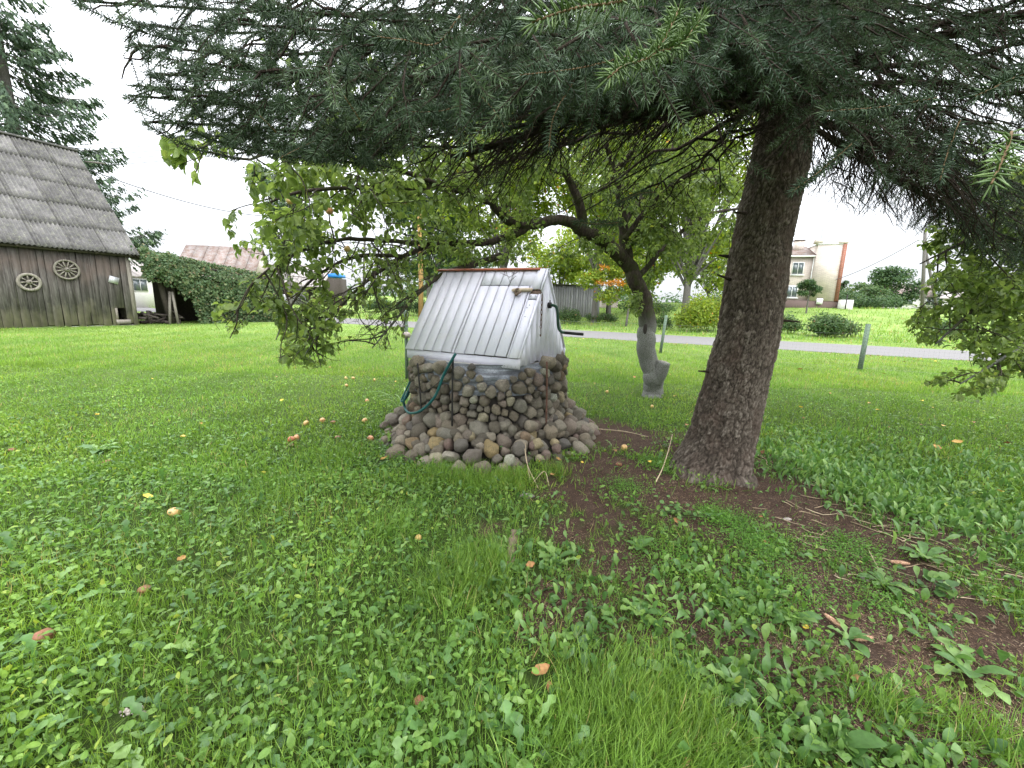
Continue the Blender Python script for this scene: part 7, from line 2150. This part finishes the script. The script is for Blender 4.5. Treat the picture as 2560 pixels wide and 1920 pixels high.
def herb(px, py, n, spread, hh, L, lb, mat='broad', z0=0.0, T=LF8, cat='weed'):
    p = gpt(px, py); t = thing('leafy_weed', tuple(p), lb, cat, 'leafy weeds')
    P = p + np.column_stack([rng.normal(0, spread, n), rng.normal(0, spread * .7, n), z0 + rng.uniform(.01, hh, n)])
    A = Acc(); nn = up_dirs(n, .6); d = unit(np.cross(nn, rng.normal(size=(n, 3)))); l = rng.uniform(*L, n)
    A.scatter(T, P, frames(d, nn), np.stack([l * .8, l, l], 1), rng.random(n)); o = A.build('foliage', MT[mat], t); o['kind'] = 'stuff'
    A = Acc()
    for k in range(0, n, 3):
        v, f3, f4 = tube_vf([p + [rng.normal(0, spread * .3), rng.normal(0, spread * .3), z0], P[k]], .0013, 3); A.add(v, f3, f4)
    o = A.build('stems', MT['broad'], t); o['kind'] = 'stuff'
herb(1240, 1145, 70, .09, .17, (.02, .045), 'light green leafy weed growing up before the front cobbles')
herb(1285, 1150, 40, .07, .14, (.02, .04), 'second leafy weed right of the light green one before the cobbles')
herb(1145, 1135, 260, .05, .16, (.006, .014), 'tiny-leaved dense green tuft between the front cobbles', 'chick', .03, LF4)
herb(1040, 1160, 110, .16, .07, (.015, .03), 'mat of small round leaves left of the front cobbles', 'broad', 0)
herb(1100, 1095, 12, .03, .12, (.03, .05), 'single seedling poking out of the cobbles', 'broad', .08)
herb(1660, 1130, 30, .05, .12, (.02, .04), 'weed hugging the left root of the spruce')
herb(1700, 1300, 60, .12, .08, (.025, .045), 'lobed green weeds on the soil before the spruce root')
herb(2330, 1480, 20, .08, .10, (.04, .08), 'large-leaved weed standing on the right soil')

# strap-leaved clump left of the well
p = gpt(1000, 1040); p = np.array([-1.45, 5.6, gzp(-1.45, 5.6)])
t = thing('daylily_clump', tuple(p), 'clump of long pale strap leaves left of the well', 'plant')
for k in range(34):
    an = rng.uniform(0, 6.28); L = rng.uniform(.28, .62); m = 8; s = np.linspace(0, 1, m)
    out = np.array([np.cos(an), np.sin(an), 0]); b = p + out * rng.uniform(0, .1)
    P = b + out * (L * (.35 * s + .35 * s ** 2.2))[:, None] + EZ * (L * (.95 * s - .55 * s ** 2.6))[:, None]; sd = np.cross(out, EZ)
    w = .009 * np.sin(np.clip(.2 + s * .8, 0, 1) * np.pi) ** .6 + .001
    V = np.concatenate([P - sd * w[:, None], P - EZ * .003, P + sd * w[:, None]]); i = np.arange(m - 1)
    obj('leaf', V, None, np.concatenate([np.stack([i, i + 1, i + m + 1, i + m], 1), np.stack([i + m, i + m + 1, i + 2 * m + 1, i + 2 * m], 1)]), MT['flower_leaf'], t, True, np.full(3 * m, rng.random()))

# green hydrant-like post with a pale stone ball, half hidden by the well cover
p = W(1016, 850, 8.0); zt_ = p[2]; g = np.array([p[0], p[1], 0])
t = thing('garden_post', (g[0], g[1], 0), 'short green post with pale stone lump left of the white cover', 'post')
tube('post', [g, g + EZ * 1.35], .035, MT['post_green'], t, 8)
V0, F0 = ICO2; obj('stone_lump', W(1016, 838, 7.9) + V0 * [.08, .07, .06] * (1 + .15 * sn(V0 * 3, 2, 1)[:, None]), F0, None, MT['dropping'], t, True)
print('done')
